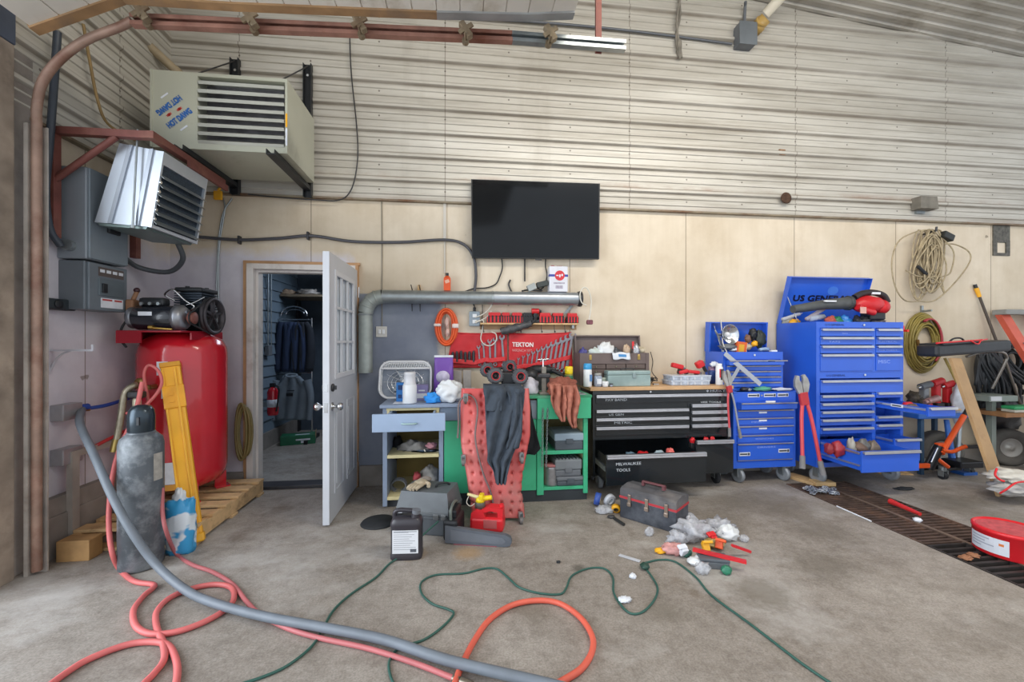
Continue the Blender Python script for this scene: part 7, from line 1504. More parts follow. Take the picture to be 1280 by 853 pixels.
# tan rope bundle on a hook
rb_ = T('rope_bundle', 'big tangled bundle of tan electrical cord hanging from a hook on the cream wall', 'cord', tuple(onY(1160, 375, YW)))
mb = MB(); random.seed(4)
top = onY(1163, 290, YW-.05)
for k in range(22):
    c_ = onY(1160+random.uniform(-14, 12), 322+random.uniform(-12, 16), YW-.02-.004*k); rx = random.uniform(.10, .27); rz = random.uniform(.22, .36); ph = random.uniform(-.25, .25)
    pts = []
    for i in range(28):
        a = 2*math.pi*i/28; x = rx*math.sin(a)*(.75+.25*math.cos(a)); z = rz*math.cos(a)
        t = (z/rz+1)/2; cx2 = c_.x*(1-t*.7)+top.x*t*.7; z2 = c_.z+z*.95-(0 if z < 0 else 0)
        pts.append(V((cx2+x*(1-.55*t)+ph*z*.5, c_.y+.012*math.sin(2*a+k), min(z2, top.z+.03-.02*random.random()))))
    mb.tube(pts, .0075, 6, closed=True)
P(rb_, 'coil', mb, tancord)
lo = MB()
for pts in ([(1150, 288), (1125, 300), (1115, 325), (1118, 355), (1130, 375), (1150, 377), (1170, 375), (1195, 352), (1212, 328), (1211, 315), (1195, 306), (1180, 305)], [(1165, 288), (1180, 300), (1192, 315), (1190, 335), (1182, 345), (1150, 346), (1132, 338)], [(1155, 345), (1172, 352), (1180, 366), (1178, 355), (1176, 345)]):
    lo.tube(smoothpts([onY(u, v, YW-.09) for u, v in pts], 5), .007, 6)
P(rb_, 'loose_loop', lo, tancord); q = onY(1184, 296, YW-.1)
P(rb_, 'plug_head', MB(Matrix.Translation(q) @ Matrix.Rotation(.4, 4, 'Y')).box(-.07, .06, -.03, .03, -.035, .035, b=.01), mat('black plug', '#2a2c2a', .5)); q = onY(1150, 338, YW-.11); P(rb_, 'dark_connector', MB().cyl(onY(1147, 333, YW-.11), onY(1158, 343, YW-.11), .016), blackr)
S('coat_hook', MB().cyl((top.x, W, top.z-.01), (top.x, W-.14, top.z+.0), .01).cyl((top.x, W-.135, top.z-.01), (top.x, W-.14, top.z+.04), .01), darksteel, 'steel hook carrying the tan cord bundle', 'hook')
# yellow-green hose coil on a hook
hc = T('hose_coil', 'yellow and olive air hose coiled on a wall hook behind the big blue chest', 'hose', tuple(onY(1158, 466, YW)))
mb = MB(); c_ = onY(1158, 429, YW-.04); random.seed(9)
for k in range(14):
    rx = .215-.008*k+random.uniform(-.01, .01); rz = .33-.013*k+random.uniform(-.01, .015)
    mb.tube([V((c_.x+rx*math.cos(a)+.01*random.random(), W-.02-.014*(k % 5), c_.z+rz*math.sin(a)+.03*(.34-rz))) for a in [2*math.pi*i/36 for i in range(36)]], .010, 8, closed=True)
P(hc, 'coil', mb, mat('olive hose', '#8c7c3c', .5, 0, .2, 6)); mb = MB()
for k in range(2): mb.tube([V((c_.x+(.16-.02*k)*math.cos(a)+.02, W-.085-.01*k, c_.z+.02+.24*math.sin(a))) for a in [math.pi*(-.35)+math.pi*1.0*i/20 for i in range(21)]], .010, 8)
P(hc, 'red_section', mb, mat('dull red hose', '#a33a40', .5)); P(hc, 'brass_end', MB().cyl(onY(1147, 425, W-.1), onY(1149, 436, W-.1), .014), mat('brass', '#a5814a', .35, .9))
q = onY(1151, 387, W); S('hose_hook', MB().box(q.x-.012, q.x+.012, W-.02, W, q.z-.06, q.z+.04).cyl((q.x, W-.01, q.z-.02), (q.x, W-.11, q.z-.02), .01), steel, 'steel hook carrying the olive hose coil', 'hook')
# extension pole leaning at the wall
a, b_ = onY(1219, 357, W-.02), onY(1262, 470, 3.95)
po = T('extension_pole', 'black extension pole with a yellow tip leaning on the cream wall', 'pole', tuple(b_))
d = b_-a; P(po, 'shaft', MB().cyl(a+d*.12, b_+d*.9, .013), mat('black brown pole', '#4a4038', .5)); P(po, 'yellow_tip', MB().cyl(a+d*.03, a+d*.13, .022, .018), yellow); P(po, 'black_end', MB().cyl(a-d*.01, a+d*.035, .016), blackp)
# black side bag / light bar lying across
tb_ = T('tool_bag', 'long black padded bag with red edging lying across the walk-behind handle', 'bag', tuple(onY(1205, 446, 3.55)))
a, b_ = onY(1158, 439, 3.5), onY(1250, 432, 3.62); d = b_-a
m_ = frame(a, d, (0, -1, 0)); M_bag = mat('black vinyl', '#24272b', .5, 0, .2, 12, bump=.15)
P(tb_, 'body', MB(m_).box(-.09, .09, -.055, .055, 0, d.length, b=.025), M_bag); P(tb_, 'flap', MB(m_).box(-.10, .10, -.068, -.052, .06, d.length*.55, b=.008), M_bag)
P(tb_, 'red_edging', MB().tube([a+d*t+V((0, -.075, .073)) for t in (.02, .2, .4, .62)], .009), red); P(tb_, 'red_strap', MB().tube(smoothpts([a+d*.42+V((0, -.10, .075)), a+d*.5+V((0, -.11, .04)), a+d*.56+V((0, -.10, .07)), a+d*.68+V((0, -.08, .078))], 4), .006), red); P(tb_, 'carry_handle', MB().tube(smoothpts([a+d*.25+V((0, -.02, .06)), a+d*.32+V((0, -.02, .10)), a+d*.42+V((0, -.02, .10)), a+d*.48+V((0, -.02, .06))], 4), .008), blackr)
# plank leaning
pk = MB(); b0 = onF(1247, 621); t0 = onY(1187, 448, 3.46); tr0 = onY(1208, 441, 3.46)
wv = V((.20, .06, 0)); wv = wv.normalized()*.185; d = (t0-b0)
hx = frame(b0, d, wv)
S('wooden_plank', MB(hx).box(0, .19, -.012, .012, 0, d.length, b=.002), mat('oak plank', '#b18d60', .6, 0, .12, 5, dirt='#94714a', damt=.3, dscale=7), 'tall oak board leaning against the black bag', 'plank')
# steel tube handle of a walk-behind machine, with tyres
wm = T('wheelbarrow', 'walk-behind barrow with a steel tube handle and two fat grey tyres', 'barrow', (5.6, 3.85, 0))
P(wm, 'tube_handle', MB().tube(smoothpts([onY(1208, 446, 3.72), onY(1225, 441, 3.72), onY(1250, 440, 3.75), onY(1258, 446, 3.78), onY(1255, 456, 3.80), onY(1240, 486, 3.88)], 5), .014, 10).tube([onY(1256, 450, 3.80), onY(1275, 505, 3.95)], .013, 10), mat('dull steel tube', '#8c8780', .4, .7, .15))
q = onY(1234, 497, 3.82); P(wm, 'deck', MB().box(q.x-.14, q.x+.20, 3.70, 4.0, q.z-.03, q.z+.03, b=.006), mat('grey green deck', '#79827c', .5, .2, .1)); P(wm, 'deck_sticker', MB().box(q.x-.13, q.x+.0, 3.698, 3.70, q.z-.02, q.z+.025), mat('pale sticker', '#b9bcc0', .5)); P(wm, 'deck_leg', MB().box(q.x+.0, q.x+.05, 3.78, 3.83, .05, q.z-.02), mat('grey green deck', '#79827c', .5, .2, .1))
M_tyre = mat('dusty grey tyre', '#5d5a55', .85, 0, .2, 10, bump=.25)
for (u, v, Y, R_, lab) in ((1259, 546, 3.92, .20, ''), (1173, 545, 3.90, .20, '')):
    q = onY(u, v, Y); q.z = R_
    t_ = P(wm, 'tyre', MB().lathe([(.10, -.05), (.13, -.07), (.17, -.075), (.195, -.055), (.2, -.02), (.2, .02), (.195, .055), (.17, .075), (.13, .07), (.10, .05), (.10, -.05)], 36, frame(q, (-.35, -1, 0))), M_tyre)
    P(t_, 'wheel_rim', MB().lathe([(0, .055), (.02, .06), (.03, .045), (.06, .03), (.09, .045), (.105, .052), (.105, -.04), (0, -.04)], 28, frame(q, (-.35, -1, 0))), mat('pale rim', '#a8a6a0', .45, .4, .15))
P(wm, 'axle', MB().cyl((onY(1173, 545, 3.90).x, 3.95, .2), (onY(1259, 546, 3.92).x, 3.97, .2), .018), darksteel)
# red step ladder leaning at the frame edge
la = T('step_ladder', 'red fibreglass ladder leaning on the wall above the bench', 'ladder', (6.2, 3.9, .5))
a, b_ = onY(1254, 392, 4.0), onY(1302, 470, 3.72); d = b_-a; m_ = frame(a, d, (0, -1, 0)); M_la = mat('red fibreglass', '#c85a44', .5, 0, .12, 7)
P(la, 'side_rail', MB(m_).box(-.012, .012, -.05, .05, 0, d.length*3.0, b=.004).box(-.04, .012, -.055, -.045, 0, d.length*3.0).box(-.04, .012, .045, .055, 0, d.length*3.0), M_la); P(la, 'side_rail', MB(Matrix.Translation((.42, .02, 0)) @ m_).box(-.04, .012, -.05, .05, 0, d.length*3.0, b=.004), M_la); P(la, 'label_strip', MB(m_).box(-.015, -.011, -.03, .03, .12, .34).box(-.015, -.011, -.03, .03, .40, .45), paper); P(la, 'top_cap', MB(Matrix.Translation((a.x, a.y, a.z+.01))).box(-.06, .55, -.07, .06, -.025, .03, b=.008), mat('grey ladder cap', '#8a8a86', .5))
for k in range(4):
    c2 = a+d*(.5+.55*k); P(la, 'rung', MB().box(c2.x, c2.x+.42, c2.y-.03, c2.y+.03, c2.z-.012, c2.z+.012), greyp)
# hanging black cables
hcb = T('cable_bundle', 'mass of black cables hanging on the wall behind the tube handle', 'cable', tuple(onY(1245, 510, 4.0)))
mb = MB(); random.seed(12)
for k in range(46):
    u0 = 1232+random.uniform(-10, 22); u1 = 1218+k*1.6+random.uniform(-4, 4); y_ = 4.0-.05*random.random(); vb_ = 500+random.uniform(-30, 20)
    mb.tube(smoothpts([onY(u0, 432+random.uniform(-2, 5), y_), onY((u0+u1)/2-4, 455, y_-.05), onY(u1, 480, y_-.06), onY(u1+random.uniform(-2, 6), vb_, y_-.02)], 4), .013, 6)
P(hcb, 'strands', mb, mat('black cable', '#24272b', .5, 0, .35, 8), kind='stuff')
cl = MB()
for k in range(7):
    q = onY(1262, 452, 4.0); cl.tube([V((q.x+(.20-.015*k)*math.cos(a), 4.02-.02*(k % 4), q.z+(.22-.02*k)*math.sin(a))) for a in [2*math.pi*i/28 for i in range(28)]], .016, 8, closed=True)
P(hcb, 'coil', cl, mat('black cable', '#24272b', .5))
q = onY(1236, 436, 3.98); P(hcb, 'red_tie', MB().lump(q, (.05, .03, .02), 5, .3), red)
S('black_bag', MB().lump(onY(1250, 505, 3.98)+V((0, .0, -.05)), (.30, .06, .30), 201, .25, 2.0, 24, 16), mat('black bag film', '#1c1e22', .4, 0, .2, bump=.3), 'black plastic bag hanging below the black cables', 'bag')
# brown bench with a green thing at the frame edge
bb = T('wooden_bench', 'low brown wooden bench standing in front of the black cables', 'bench', (6.3, 3.8, 0))
q = onY(1238, 516, 3.75); zt2 = q.z
P(bb, 'top_board', MB().box(q.x, q.x+1.0, 3.62, 3.95, zt2-.03, zt2+.01, b=.003), woodbr); P(bb, 'leg', MB().box(q.x+.34, q.x+.46, 3.66, 3.70, 0, zt2-.03, b=.003), woodbr); P(bb, 'leg', MB().box(q.x+.85, q.x+.95, 3.66, 3.70, 0, zt2-.03), woodbr)
q2 = onY(1268, 506, 3.70); gq = T('sanding_block', 'green topped block lying on the brown bench', 'block', (q2.x, 3.7, zt2+.011)); P(gq, 'body', MB().box(q2.x-.08, q2.x+.22, 3.64, 3.76, zt2+.011, zt2+.04, b=.008), mat('pale base', '#a8a69a', .5)); P(gq, 'green_top', MB().box(q2.x-.08, q2.x+.22, 3.64, 3.76, zt2+.04, zt2+.075, b=.01), mat('green block', '#2c8a56', .5))
# small blue cart with red tools behind the chest
ctx0, ctx1 = onY(1137, 520, 3.85).x, onY(1192, 520, 3.85).x
zc_ = onY(1160, 516, 3.8).z
ct = T('tool_cart', 'blue wheeled cart loaded with red cordless tools, half hidden behind the big chest', 'cart', ((ctx0+ctx1)/2, 3.85, 0))
P(ct, 'tray', MB().box(ctx0-.05, ctx1+.02, 3.72, 4.02, zc_-.05, zc_, b=.006), mat('cart blue', '#2a62b4', .4, .1, .12)); P(ct, 'leg', MB().box(ctx0, ctx0+.035, 3.74, 3.775, .0, zc_-.04), mat('dark cart leg', '#2b4a66', .5, .2)); P(ct, 'leg', MB().box(ctx1-.06, ctx1-.025, 3.98, 4.015, .0, zc_-.04), mat('dark cart leg', '#2b4a66', .5, .2)); P(ct, 'shelf_board', MB().box(ctx0+.12, ctx1+.02, 3.74, 3.9, zc_+.025, zc_+.04), woodlt)
for i, (u, v, sz, m_, nm, lab) in enumerate([(1142, 498, (.05, .06, .07), mat('dark brown clutter', '#4a4238', .6, .1, .6, 40), 'small_parts', 'dark clutter of small parts on the blue cart beside the big chest'), (1150, 503, (.07, .05, .04), mat('dark metal clutter', '#5c5650', .5, .3, .5, 40), 'small_parts', 'dark metal parts heap at the front of the blue cart')]):
    p = onY(u, v, 3.85); S(nm, MB().lump(p, sz, i+210, .5, 3, 22, 14, flat=zc_+.001), m_, lab, 'parts')
for u, v, rot, k, lab in ((1155, 493, .2, 1.1, 'grey and red impact driver standing on the blue cart by the big chest'), (1170, 486, -.15, 1.0, 'upright red cordless tool in the middle of the blue cart'), (1184, 486, .3, .9, 'red and black drill at the far end of the blue cart')):
    p = onY(u, v, 3.86); zz0 = zc_+.041; r_ = T('cordless_tool', lab, 'tool', (p.x, 3.86, zz0)); hgt = max(.12, p.z-zz0+.08)*k
    P(r_, 'grip', MB().box(p.x-.03, p.x+.03, 3.83, 3.89, zz0, zz0+hgt, b=.012), redt if u != 1155 else mat('grey tool body', '#8b8f92', .4, .3)); P(r_, 'head', MB().cyl((p.x-.07, 3.84, zz0+hgt*.9), (p.x+.05, 3.84, zz0+hgt*1.02), .034), redt if u > 1160 else greyp); P(r_, 'battery', MB().box(p.x-.045, p.x+.045, 3.81, 3.91, zz0, zz0+.05, b=.008), blackp if u > 1160 else redt); P(r_, 'chuck', MB().cyl((p.x-.07, 3.84, zz0+hgt*.9), (p.x-.10, 3.838, zz0+hgt*.87), .02, .012), chrome)
S('router_tool', MB().cyl(onY(1163, 502, 3.78)+V((-.04, 0, -.0)), onY(1172, 498, 3.80), .03, .035).cyl(onY(1163, 502, 3.78)+V((-.07, 0, -.01)), onY(1163, 502, 3.78)+V((-.04, 0, 0)), .024), mat('silver red tool', '#b08a88', .35, .4, .3, 20), 'silver-nosed tool lying in front of the red tools on the blue cart', 'tool')
S('blue_pouch', MB().lump(onY(1166, 515, 3.71)+V((0, .04, .03)), (.06, .05, .025), 222, .3, flat=zc_+.001), mat('blue pouch', '#2c6cc0', .5), 'blue pouch at the front edge of the cart tray', 'pouch')
# white bag / bundle hung by the cart end
S('white_sack', MB().lump(onY(1199, 505, 3.78), (.075, .05, .22), 230, .25, 2.2, 22, 18), mat('white sack print', '#b8bcc4', .6, 0, .25, 18), 'white printed sack hanging behind the leaning board', 'sack')
# orange motorcycle lift jack
jx = onF(1193, 594)
jk_ = T('floor_jack', 'orange and black lift jack on casters in front of the blue cart', 'jack', (jx.x, jx.y, 0))
M_or = mat('jack orange', '#e0561c', .4, .1, .1); M_jb = mat('jack black', '#1f2024', .4, .3, .2)
fL, fR = onF(1178, 599), onF(1211, 593); bL = onF(1150, 588)
P(jk_, 'front_bar', MB().cyl(fL+V((0, 0, .09)), fR+V((0, 0, .09)), .022), M_jb); P(jk_, 'base_frame', MB().box(bL.x-.05, fR.x-.18, fL.y+.02, fL.y+.10, .07, .11, b=.006).box(bL.x+.05, bL.x+.30, fL.y-.06, fL.y+.12, .11, .17, b=.01), M_jb)
for p in (fL, fR, bL+V((.05, 0, 0))):
    c_ = P(jk_, 'caster', MB().cyl(p+V((0, .0, .08)), p+V((0, 0, .12)), .03).box(p.x-.028, p.x-.022, p.y-.03, p.y+.02, .03, .09).box(p.x+.022, p.x+.028, p.y-.03, p.y+.02, .03, .09), steel); P(c_, 'caster_wheel', MB().cyl(p+V((-.02, -.005, .036)), p+V((.02, -.005, .036)), .036, n=20), blackr)
h0, h1 = onY(1177, 567, 3.55), onY(1205, 520, 3.62); P(jk_, 'handle_socket', MB().cyl(h0, h1, .024), M_or); P(jk_, 'black_handle', MB().cyl(h1, h1+(h1-h0)*.35, .02), M_jb); hh = onY(1170, 572, 3.56)
P(jk_, 'hydraulic_ram', MB().cyl(onY(1160, 586, 3.6), onY(1174, 558, 3.58), .045, .04).cyl(onY(1158, 580, 3.54), onY(1168, 562, 3.54), .012), M_jb); P(jk_, 'ram_rod', MB().cyl(onY(1164, 578, 3.52), onY(1172, 560, 3.52), .009), chrome); P(jk_, 'foot_pedal', MB().tube(smoothpts([onY(1178, 563, 3.54), onY(1190, 565, 3.52), onY(1200, 561, 3.5), onY(1208, 558, 3.48)], 4), .018), M_or)
P(jk_, 'orange_link', MB().box(*(lambda p: (p.x-.10, p.x+.06, 3.5, 3.53, p.z-.02, p.z+.02))(onY(1156, 583, 3.5)), b=.006).box(*(lambda p: (p.x-.05, p.x+.05, 3.56, 3.60, p.z-.015, p.z+.015))(onY(1176, 556, 3.58)), b=.004).cyl(onY(1172, 574, 3.56), onY(1185, 584, 3.56), .018), M_or)
# blue stand behind the jack
st = T('axle_stand', 'blue and grey upright stand behind the orange jack', 'stand', tuple(onY(1188, 580, 3.75)))
P(st, 'post', MB().cyl(onY(1183, 525, 3.8), onY(1192, 585, 3.70), .022, .03), mat('stand blue', '#2f63b0', .4, .2)); P(st, 'grey_post', MB().cyl(onY(1201, 510, 3.78), onY(1197, 578, 3.72), .018), steel); P(st, 'foot', MB().box(*(lambda p: (p.x-.06, p.x+.10, 3.66, 3.78, .001, .03))(onF(1193, 590))), mat('stand blue', '#2f63b0', .4, .2))
# rag and bucket at the foot of the board
wr_ = T('canvas_bag', 'off-white canvas bag with red edging slumped at the foot of the leaning board', 'bag', (4.8, 3.05, 0))
q = onF(1268, 612)
P(wr_, 'upper_fold', MB().lump(onY(1266, 595, 3.05), (.18, .12, .05), 240, .45, 2.4, 26, 16), mat('canvas', '#d3cfc4', .8, 0, .12, 14)); P(wr_, 'lower_fold', MB().lump(onY(1268, 610, 3.02), (.20, .13, .05), 241, .5, 2.4, 26, 16, flat=.001), mat('grey canvas', '#b9b6b2', .8, 0, .15, 14)); P(wr_, 'red_edging', MB().tube(smoothpts([onY(1246, 586, 2.98), onY(1244, 594, 2.96), onY(1250, 600, 2.95), onY(1256, 602, 2.93)], 5), .008).tube(smoothpts([onY(1250, 617, 2.93), onY(1258, 612, 2.9), onY(1270, 604, 2.9), onY(1285, 602, 2.9)], 5), .007), red)
S('plastic_jug', MB().lump(onF(1275, 622)+V((.02, .05, .05)), (.09, .07, .06), 245, .2, 2.2, flat=.001), whitep, 'white plastic jug lying by the canvas bag', 'jug')
# yellow strip behind the board
S('yellow_batten', MB().cyl(onY(1181, 448, 3.75), onY(1196, 478, 3.72), .012), mat('dull yellow batten', '#a8924e', .6), 'dull yellow batten under the black bag', 'batten')
# ================================================================= things on the floor
# drain grates in the trench
M_gt = mat('rusty grate steel', '#5e4c42', .65, .35, .35, 12, dirt='#8a6248', damt=.45)
def grate(x0, x1, y0, y1, step, lab, m=M_gt):
    r = T('drain_grate', lab, 'grate', ((x0+x1)/2, y0, -.03), 'drain grates in the trench')
    P(r, 'edge_frame', MB().box(x0, x0+.012, y0, y1, -.028, .004).box(x1-.012, x1, y0, y1, -.028, .004).box(x0, x1, y0, y0+.012, -.028, .004).box(x0, x1, y1-.012, y1, -.028, .004), m)
    mb = MB(); n = int((y1-y0)/step)
    for i in range(1, n): y = y0+i*(y1-y0)/n; mb.box(x0+.01, x1-.01, y-.009, y+.009, -.026, .001)
    P(r, 'grate_bars', mb, m)
xm = (DX0+DX1)/2
grate(DX0+.005, xm-.012, 2.46, DY1-.01, .042, 'rusty drain grate, the row next to the open floor, far section')
grate(xm+.012, DX1-.005, 2.46, DY1-.01, .042, 'rusty drain grate, the row next to the orange jack, far section')
M_gt2 = mat('dark grate steel', '#3a3634', .6, .4, .3, 12)
grate(DX0+.005, xm-.012, 1.3, 2.44, .055, 'dark drain grate beside the red tub, the row next to the open floor', M_gt2)
grate(xm+.012, DX1-.005, 1.3, 2.44, .055, 'dark drain grate under the red tub', M_gt2)
S('grate_bearer', MB().box(xm-.011, xm+.011, 1.0, DY1-.01, -.119, .006), mat('worn bearer', '#8a7868', .5, .5, .2, 14), 'long worn steel bearer between the two rows of drain grates', 'bearer')
for p, lab in ((onF(1207, 699), 'rusty lump on the grate beside the red tub'), (onF(1216, 696), 'second rusty lump on the grate against the red tub')): S('rust_lump', MB().lump(p+V((0, 0, .008)), (.035, .03, .014), int(p.x*100), .5), mat('rust flake', '#9a6a4c', .8, 0, .3, 20), lab, 'debris')
# red tub
q = onF(1262, 690); rt_ = .168; tc_ = V((3.46, 2.28, 0)); hz = .165
rt2 = T('red_tub', 'big round red tub with a white label standing on the drain grate', 'tub', (tc_.x, tc_.y, .005))
M_rt = mat('red tub plastic', '#d8232c', .35, 0, .06, 4)
P(rt2, 'body', MB().lathe([(0, .007), (rt_-.006, .007), (rt_, .014), (rt_, hz-.02), (rt_+.004, hz-.018), (rt_+.004, hz), (rt_-.004, hz+.006), (rt_-.01, hz-.006), (0, hz-.006)], 48, Matrix.Translation((tc_.x, tc_.y, 0))), M_rt); 
tw_ = MB(); tw_.lathe([(r_, hz-.005+.004*(i % 2)) for i, r_ in enumerate([.005, .02, .035, .05, .065, .08, .095, .11, .125, .14, .152])], 40, Matrix.Translation((tc_.x, tc_.y, 0)))
P(rt2, 'ribbed_lid', tw_, mat('scuffed red lid', '#c4545a', .5, 0, .2, 30)); vs = []
for i in range(11):
    a = math.radians(138+i*7.4); vs += [(tc_.x+(rt_+.0015)*math.cos(a), tc_.y+(rt_+.0015)*math.sin(a), .03), (tc_.x+(rt_+.0015)*math.cos(a), tc_.y+(rt_+.0015)*math.sin(a), .125)]
lb = P(rt2, 'paper_label', MB().add(vs, [(2*i, 2*i+2, 2*i+3, 2*i+1) for i in range(10)]), mat('tub label', '#cfd3dc', .5, 0, .05, 20))
tx_ = MB()
for k, (i0, i1) in enumerate(((1, 6), (1, 5), (1, 7), (1, 4))):
    vs = []
    for i in range(i0, i1+1):
        a = math.radians(138+i*7.4); z = .108-k*.018; vs += [(tc_.x+(rt_+.002)*math.cos(a), tc_.y+(rt_+.002)*math.sin(a), z-.003), (tc_.x+(rt_+.002)*math.cos(a), tc_.y+(rt_+.002)*math.sin(a), z+.003)]
    tx_.add(vs, [(2*i, 2*i+2, 2*i+3, 2*i+1) for i in range(i1-i0)])
P(lb, 'printed_lines', tx_, mat('grey tub print', '#9aa0b0', .6)); vs = []
for i in (8, 9):
    a = math.radians(138+i*7.4); vs += [(tc_.x+(rt_+.002)*math.cos(a), tc_.y+(rt_+.002)*math.sin(a), .085), (tc_.x+(rt_+.002)*math.cos(a), tc_.y+(rt_+.002)*math.sin(a), .10)]
P(lb, 'orange_mark', MB().add(vs, [(0, 2, 3, 1)]), mat('orange mark', '#d87a3a', .5))
# red pipe wrench / grease gun on the grate
a, b_ = onF(1113, 627, .03), onF(1150, 643, .03); rw = T('red_wrench', 'red pry handle with a white end lying on the drain grate', 'tool', (3.5, 3.0, .006))
P(rw, 'handle', MB().tube([a+(b_-a)*t for t in (0, .15, .3, .7, 1)], .016, 8, rf=lambda t: 1.5-.6*t), mat('tool red', '#cc3230', .4)); P(rw, 'white_end', MB().lump(onF(1147, 650, .02), (.028, .026, .016), 6, .3, flat=.006), paper)
# chains by the timber
ch = MB(); random.seed(3); c0 = onF(1028, 617)
for k in range(70):
    p = V((c0.x+random.uniform(-.13, .13), c0.y-random.uniform(-.06, .06), .012+.03*random.random())); ax = V((random.uniform(-1, 1), random.uniform(-1, 1), random.uniform(-.3, .3))).normalized(); up_ = ax.orthogonal().normalized()
    ch.tube([p+ax*(.017*math.cos(t))+up_*(.009*math.sin(t)) for t in [2*math.pi*i/10 for i in range(10)]], .0042, 5, closed=True)
S('steel_chain', ch, mat('shiny chain', '#aab0ba', .3, .9, .1), 'heap of shiny steel chain at the end of the drain trench', 'chain', kind='thing')
S('white_rod', MB().cyl(onF(1046, 633, .006), onF(1089, 652, .006), .005), paper, 'thin white rod lying along the edge of the drain trench', 'rod')
S('dark_strap', MB().lump(onF(1130, 611, .008), (.10, .035, .01), 8, .4, flat=.001), blackr, 'dark rubber scrap on the floor beyond the drain', 'scrap')
# ---------------------------------------------------------------- grey lidded case, glove
A, B_ = onF(497, 674), onF(562, 678); A = V((-.50, 3.03, 0)); ang = math.radians(-17)
cs = T('tool_case', 'large grey plastic tool case standing on the floor before the grey cabinet', 'case', (-.25, 3.1, 0))
cmx = Matrix.Translation((-.455, 3.06, 0)) @ Matrix.Rotation(ang, 4, 'Z')
cw, cdp = .40, .30; M_cs = mat('dark grey case shell', '#50555a', .5, 0, .12, 12); M_cs2 = mat('grey case lid', '#5f6468', .5, 0, .12, 12)
P(cs, 'base', MB(cmx).box(.01, cw-.01, .0, cdp, 0, .13, b=.012).box(0, cw, -.008, cdp+.005, .115, .135, b=.004), M_cs)
P(cs, 'lid', MB(cmx).box(0, cw, -.008, cdp+.005, .137, .16, b=.004).add([(0.005, 0, .16), (cw-.005, 0, .16), (cw-.005, cdp, .16), (.005, cdp, .16), (.03, .04, .285), (cw-.03, .04, .285), (cw-.03, cdp-.02, .285), (.03, cdp-.02, .285)], [(0, 1, 5, 4), (1, 2, 6, 5), (2, 3, 7, 6), (3, 0, 4, 7), (4, 5, 6, 7)]), M_cs2)
for x in (.03, .10, .29, .345):
    P(cs, 'latch', MB(cmx).box(x, x+.035, -.018, -.006, .12, .155, b=.003).box(x+.008, x+.027, -.021, -.016, .13, .145), mat('latch steel', '#9a9da0', .35, .8))
P(cs, 'carry_handle', MB(cmx).tube(smoothpts([V((.25, .15, .286)), V((.26, .16, .305)), V((.31, .20, .305)), V((.33, .22, .287))], 4), .008), blackp)
gl = MB(); c_ = onF(538, 612, .30)
gm = cmx @ Matrix.Translation((.13, .15, .30))
glv = T('work_glove', 'beige leather work glove lying on the grey tool case', 'glove', tuple((gm @ V((0, 0, -.012)))))
P(glv, 'palm', MB(gm).lump((0, 0, .012), (.05, .06, .022), 11, .2, 2, 20, 12), tanr)
for i in range(4): P(glv, 'finger', MB(gm).tube(smoothpts([V((-.035+.022*i, -.04, .01)), V((-.045+.023*i, -.09, .012)), V((-.05+.02*i, -.125+.008*abs(i-1.5), 0))], 4), .013, 8), tanr)
P(glv, 'thumb', MB(gm).tube(smoothpts([V((.04, .0, .012)), V((.075, -.03, .018)), V((.085, -.06, .01))], 4), .014, 8), tanr); P(glv, 'cuff', MB(gm).lump((.01, .075, .014), (.045, .035, .02), 12, .2, 2, 18, 10), mat('dark cuff', '#8a8078', .9))
# black floor mat edge by the cabinet
S('rubber_mat', MB().lathe([(0, 0), (.13, 0), (.12, .012), (0, .014)], 28, Matrix.Translation((-.60, 3.25, .0))), blackr, 'round black rubber pad on the floor by the cabinet foot', 'pad')
# black jug with a white label
j0 = (onF(489, 700)+onF(526, 702))/2; jm = Matrix.Translation((j0.x, j0.y+.055, 0)) @ Matrix.Rotation(math.radians(-4), 4, 'Z')
jw, jd = .098, .06
jg = T('oil_jug', 'dark brown-black jug with a large white label standing on the open floor', 'jug', (j0.x, j0.y, 0)); M_jg = mat('black jug plastic', '#37343a', .35, 0, .12, 6)
n = 32
def supel(w, d, z, p=.45): return [(w*math.copysign(abs(math.cos(a))**p, math.cos(a)), d*math.copysign(abs(math.sin(a))**p, math.sin(a)), z) for a in [2*math.pi*i/n for i in range(n)]]
secs = [supel(jw*.97, jd*.95, 0), supel(jw, jd, .008), supel(jw, jd, .03), supel(jw*.97, jd*.96, .036), supel(jw*.97, jd*.96, .195), supel(jw, jd, .205), supel(jw*.98, jd*.97, .225), supel(jw*.9, jd*.86, .245), supel(jw*.8, jd*.7, .255)]
vs = [p for s_ in secs for p in s_]
P(jg, 'body', MB(jm).add(vs, [(i*n+k, i*n+(k+1) % n, (i+1)*n+(k+1) % n, (i+1)*n+k) for i in range(len(secs)-1) for k in range(n)]+[tuple(range(n-1, -1, -1)), tuple(range((len(secs)-1)*n, len(secs)*n))], True), M_jg)
P(jg, 'handle', MB(jm).tube(smoothpts([V((-.075, 0, .23)), V((-.075, 0, .275)), V((-.05, 0, .29)), V((.0, 0, .288)), V((.05, 0, .28)), V((.07, 0, .25))], 5), .014, 10), M_jg); P(jg, 'spout', MB(jm).cyl((.055, -.015, .24), (.06, -.02, .285), .03, .022), M_jg); P(jg, 'cap', MB(jm).cyl((.06, -.02, .278), (.063, -.022, .30), .026), mat('grey cap', '#6d7076', .4))
lb = P(jg, 'label', MB(jm).box(-.078, .078, -jd*.96-.0015, -jd*.96+.004, .045, .185), mat('jug label', '#d8dade', .5, 0, .03)); tl_ = MB(jm)
for k in range(9): tl_.box(-.07, .02+.05*((k*37) % 10)/10, -jd*.96-.0022, -jd*.96-.001, .172-k*.013, .175-k*.013)
tl_.box(-.07, .07, -jd*.96-.0022, -jd*.96-.001, .176, .181)
